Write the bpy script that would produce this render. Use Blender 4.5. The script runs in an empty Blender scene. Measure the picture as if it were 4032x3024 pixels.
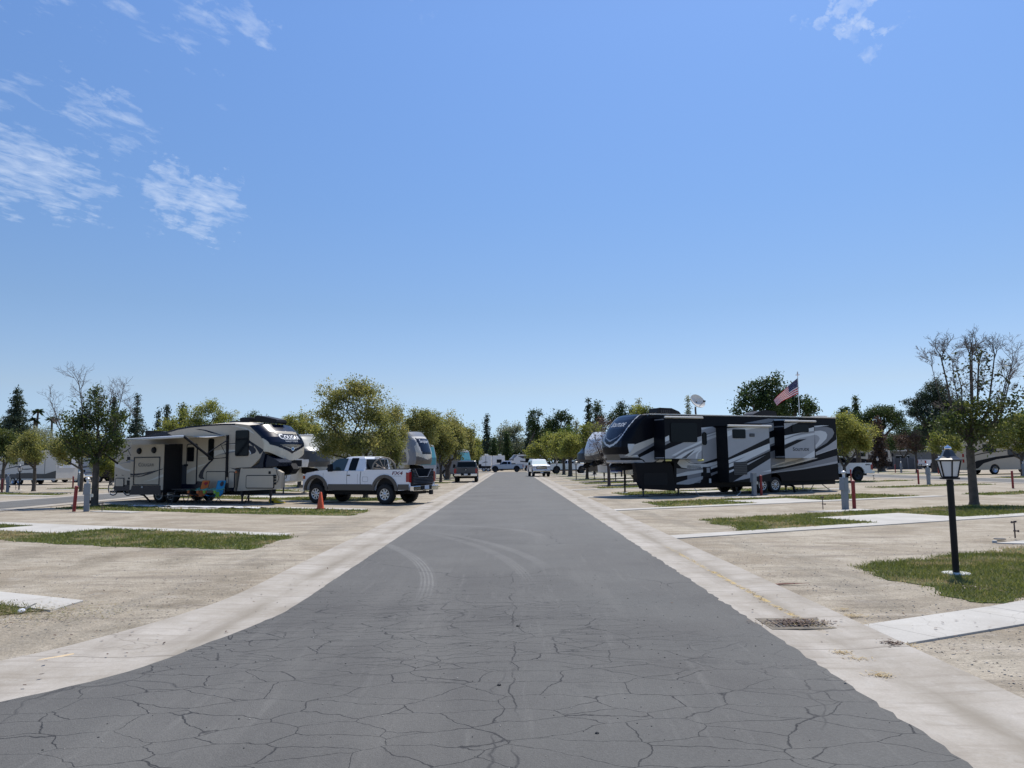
import bpy, math, random
import numpy as np
from mathutils import Vector, Matrix
from mathutils.geometry import tessellate_polygon
random.seed(7); RNG = np.random.default_rng(11)
PI = math.pi
R = math.radians
scene = bpy.context.scene
COL = scene.collection

# ------------------------------------------------------------------ camera
FPX, CX, CY, EYE = 3028.0, 2016.0, 1512.0, 1.7
PITCH, ROLL, YAW = math.atan(308 / FPX), R(0.6), math.atan(6 / FPX)
def _basis():
    f = Vector((math.sin(YAW) * math.cos(PITCH), math.cos(YAW) * math.cos(PITCH), math.sin(PITCH)))
    r0 = Vector((math.cos(YAW), -math.sin(YAW), 0)); u0 = r0.cross(f)
    c, s = math.cos(ROLL), math.sin(ROLL)
    return c * r0 - s * u0, c * u0 + s * r0, f
CR, CU, CF = _basis()
EYEP = Vector((0, 0, EYE))
def ray(px, py): return CR * ((px - CX) / FPX) + CU * ((CY - py) / FPX) + CF
def G(px, py, z=0.0):
    d = ray(px, py); t = (z - EYE) / d.z
    return Vector((d.x * t, d.y * t, z))
def AY(px, py, Y):
    d = ray(px, py); t = Y / d.y
    return Vector((d.x * t, Y, EYE + d.z * t))
def XU(px, Y): return AY(px, 1800, Y).x
CROP = {'C1': (400, 1600, 2.4578), 'C2': (1100, 1450, 2.4578), 'C3': (2300, 1550, 2.0109), 'C4': (3200, 1400, 2.6587),
        'C5': (0, 1450, 2.7657), 'C6': (1800, 1600, 3.6867), 'Z4': (700, 1850, 4.9156), 'Z5': (2900, 1400, 4.74),
        'Z6': (0, 1750, 4.739), 'Z7': (2300, 1650, 4.74), 'B3': (2688, 1900, 1.4762), 'B1': (0, 1900, 1.6458),
        'B2': (1344, 1900, 1.4762), 'T': (1160, 1760, 3.95), 'S': (2700, 1600, 3.5677), 'V': (420, 1700, 5.35),
        'W': (660, 1620, 4.8794), 'K': (950, 1640, 7.373), 'N': (2330, 1530, 5.183), 'Z2': (3250, 1780, 6.635),
        'Z1': (3600, 1730, 2.5514), 'P': (0, 0, 1.0)}
def px(k, x, y):
    a = CROP[k]; return a[0] + x / a[2], a[1] + y / a[2]
class Frame:
    """local frame on the ground: +x along deg, +y to its left, z up"""
    def __init__(s, x, y, deg):
        s.o = Vector((x, y, 0)); s.deg = deg; a = R(deg)
        s.x = Vector((math.cos(a), math.sin(a), 0)); s.y = Vector((-math.sin(a), math.cos(a), 0))
    def w(s, p): return s.o + s.x * p[0] + s.y * p[1] + Vector((0, 0, p[2]))
    def pick(s, k, x, y, c=0.0):
        """where the sight line through a point of the photo meets the wall plane y=c, in local coordinates"""
        d = ray(*px(k, x, y)); o = s.o + s.y * c
        t = (o - EYEP).dot(s.y) / d.dot(s.y); q = EYEP + d * t
        return ((q - s.o).dot(s.x), q.z)
    def g(s, k, x, y):
        q = G(*px(k, x, y)) - s.o
        return (q.dot(s.x), q.dot(s.y))

# ------------------------------------------------------------------ materials
MATS = {}
def new_mat(name):
    m = bpy.data.materials.new(name); m.use_nodes = True
    nt = m.node_tree; b = nt.nodes['Principled BSDF']
    MATS[name] = m
    return m, nt, b
def mat(name, col, rough=0.5, metal=0.0, vary=0.0, scale=3.0, spec=0.5, bump=0.0, coat=0.0, dirt=0.0):
    if name in MATS: return MATS[name]
    m, nt, b = new_mat(name)
    b.inputs['Roughness'].default_value = rough; b.inputs['Metallic'].default_value = metal
    b.inputs['Specular IOR Level'].default_value = spec
    b.inputs['Base Color'].default_value = (*col, 1)
    if coat: b.inputs['Coat Weight'].default_value = coat; b.inputs['Coat Roughness'].default_value = 0.05
    if vary or bump or dirt:
        tc = nt.nodes.new('ShaderNodeTexCoord'); n = nt.nodes.new('ShaderNodeTexNoise')
        n.inputs['Scale'].default_value = scale; n.inputs['Detail'].default_value = 6
        nt.links.new(tc.outputs['Object'], n.inputs['Vector'])
        mr = nt.nodes.new('ShaderNodeMapRange'); mr.inputs[1].default_value = 0.3; mr.inputs[2].default_value = 0.7
        mr.inputs[3].default_value = 1 - vary; mr.inputs[4].default_value = 1 + vary
        nt.links.new(n.outputs['Fac'], mr.inputs[0])
        mx = nt.nodes.new('ShaderNodeVectorMath'); mx.operation = 'SCALE'; mx.inputs[0].default_value = col
        nt.links.new(mr.outputs[0], mx.inputs['Scale']); nt.links.new(mx.outputs[0], b.inputs['Base Color'])
        if bump:
            bp = nt.nodes.new('ShaderNodeBump'); bp.inputs['Strength'].default_value = bump
            bp.inputs['Distance'].default_value = 0.02
            nt.links.new(n.outputs['Fac'], bp.inputs['Height']); nt.links.new(bp.outputs[0], b.inputs['Normal'])
    return m
def leaf_mat(name, c1, c2, c3, trans=0.45):
    m, nt, b = new_mat(name)
    at = nt.nodes.new('ShaderNodeAttribute'); at.attribute_name = 'tint'
    cr = nt.nodes.new('ShaderNodeValToRGB'); e = cr.color_ramp.elements
    e[0].color = (*c1, 1); e[0].position = 0.0; e[1].color = (*c3, 1); e[1].position = 1.0
    k = e.new(0.5); k.color = (*c2, 1)
    nt.links.new(at.outputs['Fac'], cr.inputs[0])
    b.inputs['Roughness'].default_value = 0.55; b.inputs['Specular IOR Level'].default_value = 0.3
    nt.links.new(cr.outputs[0], b.inputs['Base Color'])
    tr = nt.nodes.new('ShaderNodeBsdfTranslucent'); mx = nt.nodes.new('ShaderNodeMixShader')
    hs = nt.nodes.new('ShaderNodeHueSaturation'); hs.inputs['Hue'].default_value = 0.485
    hs.inputs['Saturation'].default_value = 1.1; hs.inputs['Value'].default_value = 1.5
    nt.links.new(cr.outputs[0], hs.inputs['Color']); nt.links.new(hs.outputs[0], tr.inputs['Color'])
    mx.inputs[0].default_value = trans
    nt.links.new(b.outputs[0], mx.inputs[1]); nt.links.new(tr.outputs[0], mx.inputs[2])
    nt.links.new(mx.outputs[0], nt.nodes['Material Output'].inputs['Surface'])
    return m

M_white = mat('white_gelcoat', (.72, .73, .74), .3, vary=.03)
M_truckwhite = mat('truck_white_paint', (.80, .81, .84), .22, coat=.6)
M_black = mat('black_trim', (.009, .010, .013), .5, spec=.2)
M_blackgloss = mat('black_paint', (.006, .007, .011), .3, spec=.12)
M_navy = mat('navy_paint', (.006, .010, .025), .25, spec=.3)
M_tyre = mat('tyre_rubber', (.012, .012, .013), .8, vary=.2, scale=8)
M_alloy = mat('alloy', (.62, .63, .66), .28, .85)
M_chrome = mat('chrome', (.8, .8, .8), .12, 1.0)
M_glass = mat('dark_tinted_glass', (.006, .008, .011), .12, spec=.16)
M_glass2 = mat('tinted_glass', (.03, .05, .05), .03, spec=.9)
M_steel = mat('dark_steel', (.05, .05, .055), .5, .4)
M_under = mat('underside', (.012, .012, .014), .9)
M_tan = mat('tan_wall', (.47, .405, .315), .4, vary=.03)
M_tanlight = mat('light_tan_wall', (.60, .575, .52), .4, vary=.03)
M_beige = mat('beige_gelcoat', (.60, .54, .43), .25, coat=.4)
M_cream = mat('cream_wall', (.50, .47, .41), .4, vary=.03)
M_grey = mat('light_grey_wall', (.36, .375, .40), .35, vary=.03)
M_mid = mat('mid_grey_graphic', (.20, .21, .23), .35)
M_dkgrey = mat('dark_grey_graphic', (.055, .06, .07), .35)
M_lt = mat('pale_graphic', (.62, .645, .66), .35)
M_roof = mat('roof_membrane', (.72, .66, .55), .7, vary=.06)
M_red = mat('red_paint', (.24, .022, .022), .5, vary=.15, scale=10)
M_redlens = mat('red_lens', (.30, .008, .012), .15, coat=.5)
M_amber = mat('amber_lens', (.55, .13, .03), .2)
M_pedestal = mat('grey_enamel', (.205, .23, .255), .45, vary=.06, scale=6)
M_galv = mat('galvanised', (.62, .64, .66), .4, .3)
M_brownflare = mat('brown_cladding', (.085, .072, .06), .4)
M_lampblack = mat('lamp_black', (.009, .009, .011), .4, spec=.25)
M_lampwhite = mat('frosted_glass', (.62, .63, .64), .3)
M_yellow = mat('yellow_plastic', (.78, .55, .02), .4)
M_orange = mat('orange_plastic', (.75, .11, .03), .5, vary=.1, scale=12)
M_wood = mat('weathered_wood', (.42, .34, .26), .8, vary=.2, scale=9)

# ------------------------------------------------------------------ mesh builder
class MB:
    def __init__(s): s.v = []; s.f = []; s.m = []; s.mats = []; s.sm = []
    def mi(s, m):
        if m not in s.mats: s.mats.append(m)
        return s.mats.index(m)
    def add(s, vs, fs, m, smooth=False):
        o = len(s.v); s.v += [tuple(p) for p in vs]; k = s.mi(m)
        for f in fs: s.f.append(tuple(i + o for i in f)); s.m.append(k); s.sm.append(smooth)
        return s
    def box(s, c, d, m, rz=0.0, ry=0.0, rx=0.0, taper=1.0):
        hx, hy, hz = d[0] / 2, d[1] / 2, d[2] / 2
        mt = Matrix.Rotation(rz, 3, 'Z') @ Matrix.Rotation(ry, 3, 'Y') @ Matrix.Rotation(rx, 3, 'X')
        vs = []
        for z in (-hz, hz):
            k = 1 if z < 0 else taper
            for x, y in ((-hx, -hy), (hx, -hy), (hx, hy), (-hx, hy)):
                vs.append(mt @ Vector((x * k, y * k, z)) + Vector(c))
        return s.add(vs, [(3, 2, 1, 0), (4, 5, 6, 7), (0, 1, 5, 4), (1, 2, 6, 5), (2, 3, 7, 6), (3, 0, 4, 7)], m)
    def b2(s, x0, x1, y0, y1, z0, z1, m): return s.box(((x0 + x1) / 2, (y0 + y1) / 2, (z0 + z1) / 2), (abs(x1 - x0), abs(y1 - y0), abs(z1 - z0)), m)
    def rbox(s, c, d, m, r=0.05, n=3, axis='y'):
        """box whose outline across `axis` has rounded corners"""
        a, b = {'y': (0, 2), 'x': (1, 2), 'z': (0, 1)}[axis]
        ha, hb = d[a] / 2, d[b] / 2; r = min(r, ha * .99, hb * .99); P = []
        for q, (sx, sy) in enumerate(((1, 1), (-1, 1), (-1, -1), (1, -1))):
            for i in range(n + 1):
                t = (q + i / n) * PI / 2
                P.append((sx * (ha - r) + r * math.cos(t), sy * (hb - r) + r * math.sin(t)))
        o = {'y': 1, 'x': 0, 'z': 2}[axis]; h = d[o] / 2; vs = []
        for e in (-h, h):
            for p in P:
                w = [0, 0, 0]; w[a] = p[0]; w[b] = p[1]; w[o] = e
                vs.append((w[0] + c[0], w[1] + c[1], w[2] + c[2]))
        N = len(P); fs = [tuple(range(N)), tuple(range(2 * N - 1, N - 1, -1))] + [(i, (i + 1) % N, N + (i + 1) % N, N + i) for i in range(N)]
        return s.add(vs, fs, m)
    def prism(s, poly, y0, y1, m, y0b=None):
        """polygon in (x,z) extruded along y"""
        N = len(poly); vs = [(p[0], y0, p[1]) for p in poly] + [(p[0], y1, p[1]) for p in poly]
        tris = tessellate_polygon([[Vector((p[0], p[1], 0)) for p in poly]])
        fs = [tuple(t) for t in tris] + [tuple(i + N for i in reversed(t)) for t in tris] + [(i, (i + 1) % N, N + (i + 1) % N, N + i) for i in range(N)]
        return s.add(vs, fs, m)
    def slab(s, poly, z0, z1, m):
        """polygon in (x,y) extruded along z"""
        N = len(poly); vs = [(p[0], p[1], z0) for p in poly] + [(p[0], p[1], z1) for p in poly]
        tris = tessellate_polygon([[Vector((p[0], p[1], 0)) for p in poly]])
        fs = [tuple(t) for t in tris] + [tuple(i + N for i in t) for t in tris] + [(i, (i + 1) % N, N + (i + 1) % N, N + i) for i in range(N)]
        return s.add(vs, fs, m)
    def face(s, poly, y, m):
        """flat polygon (x,z) lying on plane y, seen from -y"""
        tris = tessellate_polygon([[Vector((p[0], p[1], 0)) for p in poly]])
        return s.add([(p[0], y, p[1]) for p in poly], [tuple(t) for t in tris], m)
    def tube(s, pts, r, m, n=8, r1=None, cap=True, smooth=True):
        pts = [Vector(p) for p in pts]; K = len(pts); vs = []
        rs = r if isinstance(r, (list, tuple)) else [r + ((r1 if r1 is not None else r) - r) * i / max(1, K - 1) for i in range(K)]
        up = None
        for i, p in enumerate(pts):
            t = (pts[min(i + 1, K - 1)] - pts[max(i - 1, 0)]).normalized()
            if up is None: up = Vector((1, 0, 0)) if abs(t.x) < .9 else Vector((0, 1, 0))
            a = (up - t * up.dot(t)).normalized(); up = a; b = t.cross(a)
            for k in range(n):
                q = 2 * PI * k / n; vs.append(p + (a * math.cos(q) + b * math.sin(q)) * rs[i])
        fs = [(i * n + k, i * n + (k + 1) % n, (i + 1) * n + (k + 1) % n, (i + 1) * n + k) for i in range(K - 1) for k in range(n)]
        s.add(vs, fs, m, smooth)
        if cap: s.add(vs[:n] + vs[-n:], [tuple(range(n - 1, -1, -1)), tuple(range(n, 2 * n))], m)
        return s
    def lathe(s, prof, c, m, n=16, axis='z', smooth=True):
        vs = []
        for r, h in prof:
            for k in range(n):
                q = 2 * PI * k / n; a, b = r * math.cos(q), r * math.sin(q)
                p = {'z': (a, b, h), 'y': (a, h, b), 'x': (h, a, b)}[axis]
                vs.append((p[0] + c[0], p[1] + c[1], p[2] + c[2]))
        K = len(prof)
        fs = [(i * n + k, i * n + (k + 1) % n, (i + 1) * n + (k + 1) % n, (i + 1) * n + k) for i in range(K - 1) for k in range(n)]
        return s.add(vs, fs, m, smooth)
    def build(s, name, parent=None, bevel=0.0, loc=None, rz=0.0, label=None, auto=False):
        me = bpy.data.meshes.new(name); me.from_pydata(s.v, [], s.f)
        for m in s.mats: me.materials.append(m)
        me.polygons.foreach_set('material_index', s.m); me.polygons.foreach_set('use_smooth', s.sm)
        me.update()
        o = bpy.data.objects.new(name, me); COL.objects.link(o)
        if parent is not None: o.parent = parent
        if loc is not None: o.location = loc
        o.rotation_euler.z = rz
        if bevel:
            b = o.modifiers.new('bevel', 'BEVEL'); b.width = bevel; b.segments = 2; b.limit_method = 'ANGLE'; b.angle_limit = R(40)
            b.harden_normals = False
        if label: o['label'] = label
        return o
def tag(o, label, cat, group=None, kind=None):
    o['label'] = label
    if cat: o['category'] = cat
    if group: o['group'] = group
    if kind: o['kind'] = kind
    return o
def thing(name, label, cat, loc=(0, 0, 0), rz=0.0, group=None):
    o = bpy.data.objects.new(name, None); COL.objects.link(o); o.empty_display_size = .3
    o.location = loc; o.rotation_euler.z = rz
    return tag(o, label, cat, group)
def fthing(name, label, cat, fr, group=None): return thing(name, label, cat, fr.o, R(fr.deg), group)
def struct(o): o['kind'] = 'structure'; return o
def dup(root, loc, rz, label=None, scale=None):
    r = root.copy(); COL.objects.link(r); r.location = loc; r.rotation_euler.z = rz
    if label: r['label'] = label
    if scale: r.scale = scale
    for ch in list(root.children):
        c = ch.copy(); COL.objects.link(c); c.parent = r
        for g in ch.children:
            d = g.copy(); COL.objects.link(d); d.parent = c
    return r

FONTC = {}
def text_verts(txt, size, shear=0.0, bold=0.0):
    cu = bpy.data.curves.new('t', 'FONT'); cu.body = txt; cu.size = size; cu.shear = shear; cu.offset = bold
    cu.align_x = 'CENTER'; cu.resolution_u = 3
    ob = bpy.data.objects.new('t', cu); COL.objects.link(ob)
    dg = bpy.context.evaluated_depsgraph_get(); me = bpy.data.meshes.new_from_object(ob.evaluated_get(dg))
    vs = [v.co.copy() for v in me.vertices]; fs = [tuple(p.vertices) for p in me.polygons]
    bpy.data.objects.remove(ob); bpy.data.curves.remove(cu); bpy.data.meshes.remove(me)
    return vs, fs
def text_on(mb, txt, fn, m, size, shear=0.0, bold=0.0, width=None, smallcaps=False, flip=False):
    """lettering: each glyph point (a, b) goes through fn(a, b) -> 3D point"""
    if smallcaps:
        v1, f1 = text_verts(txt[0], size, shear, bold); v2, f2 = text_verts(txt[1:].upper(), size * .76, shear, bold)
        w1 = max(v.x for v in v1) - min(v.x for v in v1); w2 = max(v.x for v in v2) - min(v.x for v in v2); gap = size * .04
        m1 = min(v.x for v in v1); m2 = min(v.x for v in v2); tot = w1 + gap + w2; n = len(v1)
        vs = [Vector((v.x - m1 - tot / 2, v.y, 0)) for v in v1] + [Vector((v.x - m2 + w1 + gap - tot / 2, v.y, 0)) for v in v2]
        fs = f1 + [tuple(i + n for i in f) for f in f2]
    else: vs, fs = text_verts(txt, size, shear, bold)
    if width:
        w = max(v.x for v in vs) - min(v.x for v in vs); k = width / w
        vs = [Vector((v.x * k, v.y, 0)) for v in vs]
    if flip: vs = [Vector((-v.x, v.y, 0)) for v in vs]
    mb.add([fn(v.x, v.y) for v in vs], fs, m)
# ------------------------------------------------------------------ camera object, sky, sun
cam = bpy.data.cameras.new('camera'); co = bpy.data.objects.new('camera', cam); COL.objects.link(co)
co.matrix_world = Matrix(((CR.x, CU.x, -CF.x, 0), (CR.y, CU.y, -CF.y, 0), (CR.z, CU.z, -CF.z, EYE), (0, 0, 0, 1)))
cam.sensor_width = 36; cam.lens = 36 * FPX / 4032; cam.clip_start = .05; cam.clip_end = 5000
scene.camera = co
scene.view_settings.view_transform = 'Standard'; scene.view_settings.look = 'None'
scene.view_settings.exposure = 0.10; scene.view_settings.gamma = 1
SUN_EL, SUN_AZ = R(61), math.atan2(.45, .89)          # azimuth clockwise from +Y
sd = Vector((math.sin(SUN_AZ) * math.cos(SUN_EL), math.cos(SUN_AZ) * math.cos(SUN_EL), math.sin(SUN_EL)))
sl = bpy.data.lights.new('sun', 'SUN'); sl.energy = 4.6; sl.angle = R(.5); sl.color = (1, .945, .86)
so = bpy.data.objects.new('sun', sl); COL.objects.link(so); so.rotation_euler = sd.to_track_quat('Z', 'Y').to_euler(); so.location = (0, 0, 50)
w = bpy.data.worlds.new('World'); scene.world = w; w.use_nodes = True; nt = w.node_tree; L = nt.links; N = nt.nodes
bg = N['Background']; sky = N.new('ShaderNodeTexSky'); sky.sky_type = 'NISHITA'; sky.sun_disc = False
sky.sun_elevation = SUN_EL; sky.sun_rotation = SUN_AZ; sky.altitude = 120; sky.air_density = 1.15; sky.dust_density = 0.4; sky.ozone_density = 3.0
bg.inputs['Strength'].default_value = 0.093
tc = N.new('ShaderNodeTexCoord')
def VM(op, a, b=None, sc=None):
    n = N.new('ShaderNodeVectorMath'); n.operation = op
    for i, v in enumerate((a, b)):
        if v is None: continue
        if hasattr(v, 'links') or hasattr(v, 'is_linked'): L.new(v, n.inputs[i])
        else: n.inputs[i].default_value = v
    if sc is not None: n.inputs['Scale'].default_value = sc
    return n
def MA(op, a, b=None, clamp=False, c=None):
    n = N.new('ShaderNodeMath'); n.operation = op; n.use_clamp = clamp
    for i, v in enumerate((a, b, c)):
        if v is None: continue
        if hasattr(v, 'is_linked'): L.new(v, n.inputs[i])
        else: n.inputs[i].default_value = v
    return n.outputs[0]
sep = N.new('ShaderNodeSeparateXYZ'); L.new(tc.outputs['Generated'], sep.inputs[0])
inv = MA('DIVIDE', 1.0, MA('MAXIMUM', sep.outputs[2], .05))
cb = N.new('ShaderNodeCombineXYZ'); L.new(MA('MULTIPLY', sep.outputs[0], inv), cb.inputs[0]); L.new(MA('MULTIPLY', sep.outputs[1], inv), cb.inputs[1])
m0 = N.new('ShaderNodeMapping'); L.new(cb.outputs[0], m0.inputs[0]); m0.inputs['Rotation'].default_value = (0, 0, R(-70))
mp = N.new('ShaderNodeMapping'); L.new(m0.outputs[0], mp.inputs[0]); mp.inputs['Scale'].default_value = (1.0, 1.7, 1)
n1 = N.new('ShaderNodeTexNoise'); L.new(mp.outputs[0], n1.inputs['Vector']); n1.inputs['Scale'].default_value = 8.5; n1.inputs['Detail'].default_value = 9; n1.inputs['Roughness'].default_value = .62; n1.inputs['Distortion'].default_value = .35
blobs = [(20, 625, 4.2, 1.0), (110, 660, 4.2, 1.0), (200, 700, 3.8, 1.0), (300, 735, 3.4, .85), (60, 735, 3.6, .72), (150, 775, 3.2, .55), (450, 765, 2.4, .6), (540, 790, 2.6, .62), (660, 765, 2.4, 1.05), (700, 785, 2.0, .8), (830, 800, 2.6, 1.05), (890, 845, 2.6, .9), (960, 880, 2.2, .55), (20, 475, 3.0, .66), (70, 520, 3.2, .72), (150, 560, 2.8, .45), (280, 400, 2.6, .6), (350, 425, 2.6, .78), (420, 470, 2.8, .85), (490, 520, 2.8, .8), (550, 555, 2.4, .6), (330, 480, 3, .6), (120, 330, 2.2, .55), (40, 325, 2, .5), (60, 12, 2.8, .66), (160, 40, 2.4, .62), (230, 62, 2.4, .66), (150, 75, 2.2, .45), (350, 75, 2.2, .55), (470, 45, 2.8, .62), (480, 130, 2.8, .6), (580, 75, 2.8, .6), (640, 25, 2.6, .55), (760, 150, 3.4, .74), (830, 170, 2.6, .68), (920, 100, 3.0, .78), (990, 135, 2.6, .85), (930, 170, 2, .6), (200, 130, 2.2, .5), (620, 215, 2.2, .42), (1040, 295, 1.8, .5), (1160, 90, 2.6, .45), (3130, 70, 1.2, .7), (3240, 92, 1.15, 1.1), (3340, 32, 1.3, 1.2), (3430, 66, 1.1, .9), (3480, 50, 1.1, 1.15), (3325, 128, 1.1, .85), (3375, 125, 1.1, .7), (3425, 155, 1.1, .7), (3570, 15, 1.4, .7), (3650, 78, 1.1, .55), (1640, 60, 2.6, .45), (860, 405, 1.6, .55)]
wn = N.new('ShaderNodeTexNoise'); L.new(tc.outputs['Generated'], wn.inputs['Vector']); wn.inputs['Scale'].default_value = 22; wn.inputs['Detail'].default_value = 5; wn.inputs['Roughness'].default_value = .62
wv = VM('SCALE', VM('SUBTRACT', wn.outputs['Color'], (.5, .5, .5)).outputs[0], sc=.13); wdir = VM('ADD', tc.outputs['Generated'], wv.outputs[0]).outputs[0]; wdir = VM('NORMALIZE', wdir).outputs[0]
tot = None
for bx, by, rad, am in blobs:
    dv = ray(bx, by).normalized()
    dp = VM('DOT_PRODUCT', wdir, tuple(dv)).outputs['Value']
    mr = N.new('ShaderNodeMapRange'); mr.interpolation_type = 'SMOOTHSTEP'; L.new(dp, mr.inputs[0])
    mr.inputs[1].default_value = math.cos(R(rad)); mr.inputs[2].default_value = math.cos(R(rad * .15)); mr.inputs[3].default_value = 0; mr.inputs[4].default_value = am
    tot = mr.outputs[0] if tot is None else MA('MAXIMUM', tot, mr.outputs[0])
n2 = N.new('ShaderNodeTexNoise'); L.new(cb.outputs[0], n2.inputs['Vector']); n2.inputs['Scale'].default_value = 2.6; n2.inputs['Detail'].default_value = 3
nn = MA('ADD', MA('MULTIPLY', n1.outputs['Fac'], .72), MA('MULTIPLY', n2.outputs['Fac'], .28))
thr = MA('SUBTRACT', MA('ADD', nn, MA('MULTIPLY', tot, .30)), .70)
cl = MA('MULTIPLY', MA('MULTIPLY', thr, 3.4, clamp=True), MA('MULTIPLY', tot, 1.6, clamp=True))
cl = MA('MULTIPLY', cl, .66)
hsv = N.new('ShaderNodeHueSaturation'); hsv.inputs['Saturation'].default_value = 1.0; hsv.inputs['Value'].default_value = 1.0; L.new(sky.outputs[0], hsv.inputs['Color'])
mix = N.new('ShaderNodeMixRGB'); cr = N.new('ShaderNodeValToRGB'); L.new(MA('MULTIPLY', sep.outputs[2], 1.6, clamp=True), cr.inputs[0]); e = cr.color_ramp.elements
SKYK = [(0.0, (.56, .86, 1.60)), (.04, (.70, .96, 1.56)), (.15, (.89, .93, 1.14)), (.31, (.84, .93, 1.10)), (.51, (.86, 1.02, 1.24)), (.81, (.96, 1.17, 1.46)), (1.0, (.98, 1.2, 1.5))]
e[0].position, e[0].color = SKYK[0][0], (*[v / 2 for v in SKYK[0][1]], 1); e[1].position, e[1].color = SKYK[-1][0], (*[v / 2 for v in SKYK[-1][1]], 1)
for p_, k_ in SKYK[1:-1]: q_ = e.new(p_); q_.color = (*[v / 2 for v in k_], 1)
kk = VM('SCALE', cr.outputs[0], sc=2.0); km = VM('MULTIPLY', hsv.outputs[0], kk.outputs[0])
L.new(cl, mix.inputs[0]); L.new(km.outputs[0], mix.inputs[1]); mix.inputs[2].default_value = (7.2, 8.2, 10.0, 1)
L.new(mix.outputs[0], bg.inputs['Color'])

# ------------------------------------------------------------------ ground materials (world coordinates)
class NT:
    def __init__(s, name):
        s.m, s.nt, s.b = new_mat(name); s.N = s.nt.nodes; s.L = s.nt.links
        g = s.N.new('ShaderNodeNewGeometry'); s.pos = g.outputs['Position']
        sp = s.N.new('ShaderNodeSeparateXYZ'); s.L.new(s.pos, sp.inputs[0]); s.x, s.y, s.z = sp.outputs
        s.b.inputs['Specular IOR Level'].default_value = .25; s.b.inputs['Roughness'].default_value = .9
    def put(s, v, i):
        if hasattr(v, 'is_linked'): s.L.new(v, i)
        else: i.default_value = v
    def ma(s, op, a, b=None, clamp=False, c=None):
        n = s.N.new('ShaderNodeMath'); n.operation = op; n.use_clamp = clamp
        for i, v in enumerate((a, b, c)):
            if v is not None: s.put(v, n.inputs[i])
        return n.outputs[0]
    def mapping(s, sc=(1, 1, 1), rz=0.0, src=None, loc=(0, 0, 0)):
        n = s.N.new('ShaderNodeMapping'); s.L.new(src or s.pos, n.inputs[0]); n.inputs['Scale'].default_value = sc
        n.inputs['Rotation'].default_value = (0, 0, rz); n.inputs['Location'].default_value = loc; return n.outputs[0]
    def noise(s, scale, detail=5, rough=.55, src=None, dist=0.0):
        n = s.N.new('ShaderNodeTexNoise'); s.L.new(src or s.pos, n.inputs['Vector']); n.inputs['Scale'].default_value = scale
        n.inputs['Detail'].default_value = detail; n.inputs['Roughness'].default_value = rough; n.inputs['Distortion'].default_value = dist
        return n.outputs['Fac']
    def vor(s, scale, feature='F1', src=None, rnd=1.0):
        n = s.N.new('ShaderNodeTexVoronoi'); n.feature = feature; s.L.new(src or s.pos, n.inputs['Vector'])
        n.inputs['Scale'].default_value = scale; n.inputs['Randomness'].default_value = rnd; return n
    def mr(s, v, a, b, c=0.0, d=1.0, smooth=False):
        n = s.N.new('ShaderNodeMapRange'); s.put(v, n.inputs[0])
        if smooth: n.interpolation_type = 'SMOOTHSTEP'
        for i, k in enumerate((a, b, c, d)): n.inputs[i + 1].default_value = k
        return n.outputs[0]
    def mixc(s, f, a, b):
        n = s.N.new('ShaderNodeMixRGB'); s.put(f, n.inputs[0])
        for i, v in ((1, a), (2, b)):
            if hasattr(v, 'is_linked'): s.L.new(v, n.inputs[i])
            else: n.inputs[i].default_value = (*v, 1)
        return n.outputs[0]
    def mul(s, col, f):
        n = s.N.new('ShaderNodeVectorMath'); n.operation = 'SCALE'
        if hasattr(col, 'is_linked'): s.L.new(col, n.inputs[0])
        else: n.inputs[0].default_value = col
        s.put(f, n.inputs['Scale']); return n.outputs[0]
    def warp(s, amt, scale):
        n = s.N.new('ShaderNodeTexNoise'); s.L.new(s.pos, n.inputs['Vector']); n.inputs['Scale'].default_value = scale; n.inputs['Detail'].default_value = 3
        a = s.N.new('ShaderNodeVectorMath'); a.operation = 'SUBTRACT'; s.L.new(n.outputs['Color'], a.inputs[0]); a.inputs[1].default_value = (.5, .5, .5)
        b = s.N.new('ShaderNodeVectorMath'); b.operation = 'SCALE'; s.L.new(a.outputs[0], b.inputs[0]); b.inputs['Scale'].default_value = amt
        c = s.N.new('ShaderNodeVectorMath'); c.operation = 'ADD'; s.L.new(b.outputs[0], c.inputs[0]); s.L.new(s.pos, c.inputs[1]); return c.outputs[0]
    def out(s, col, h=None, strength=.5, dist=.01):
        s.put(col, s.b.inputs['Base Color'])
        if h is not None:
            bp = s.N.new('ShaderNodeBump'); bp.inputs['Strength'].default_value = strength; bp.inputs['Distance'].default_value = dist
            s.put(h, bp.inputs['Height']); s.L.new(bp.outputs[0], s.b.inputs['Normal'])
        return s.m

# decomposed-granite dirt
DARKS = []
for a_, b_, w_, h_ in ((1340, 705, 150, 45), (1120, 790, 120, 55), (860, 950, 180, 70), (520, 1070, 190, 60), (1520, 620, 150, 30), (1690, 535, 110, 22), (120, 470, 200, 26), (1150, 500, 170, 22), (640, 500, 180, 18)):
    q0, q1, q2 = G(*px('B1', a_, b_)), G(*px('B1', a_ + w_, b_ - w_ * .38)), G(*px('B1', a_, b_ + h_)); DARKS.append((q0.x, q0.y, (q1 - q0).length * .9, max(.25, (q2 - q0).length * .9), math.atan2((q1 - q0).y, (q1 - q0).x)))
t = NT('packed_dirt')
big = t.noise(.45, 6, .66, dist=.6); mid = t.noise(2.2, 5, .65); fine = t.noise(38, 4, .7)
axr = t.mapping((.3, 1.2, 1), R(-26)); axl = t.mapping((.3, 1.2, 1), R(26))
st = t.ma('ADD', t.ma('MULTIPLY', t.noise(1.6, 5, .6, axr), t.mr(t.x, -1, 1)), t.ma('MULTIPLY', t.noise(1.6, 5, .6, axl), t.mr(t.x, 1, -1)))
c = t.mixc(t.mr(big, .38, .62), (.29, .243, .178), (.42, .370, .290))
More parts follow.
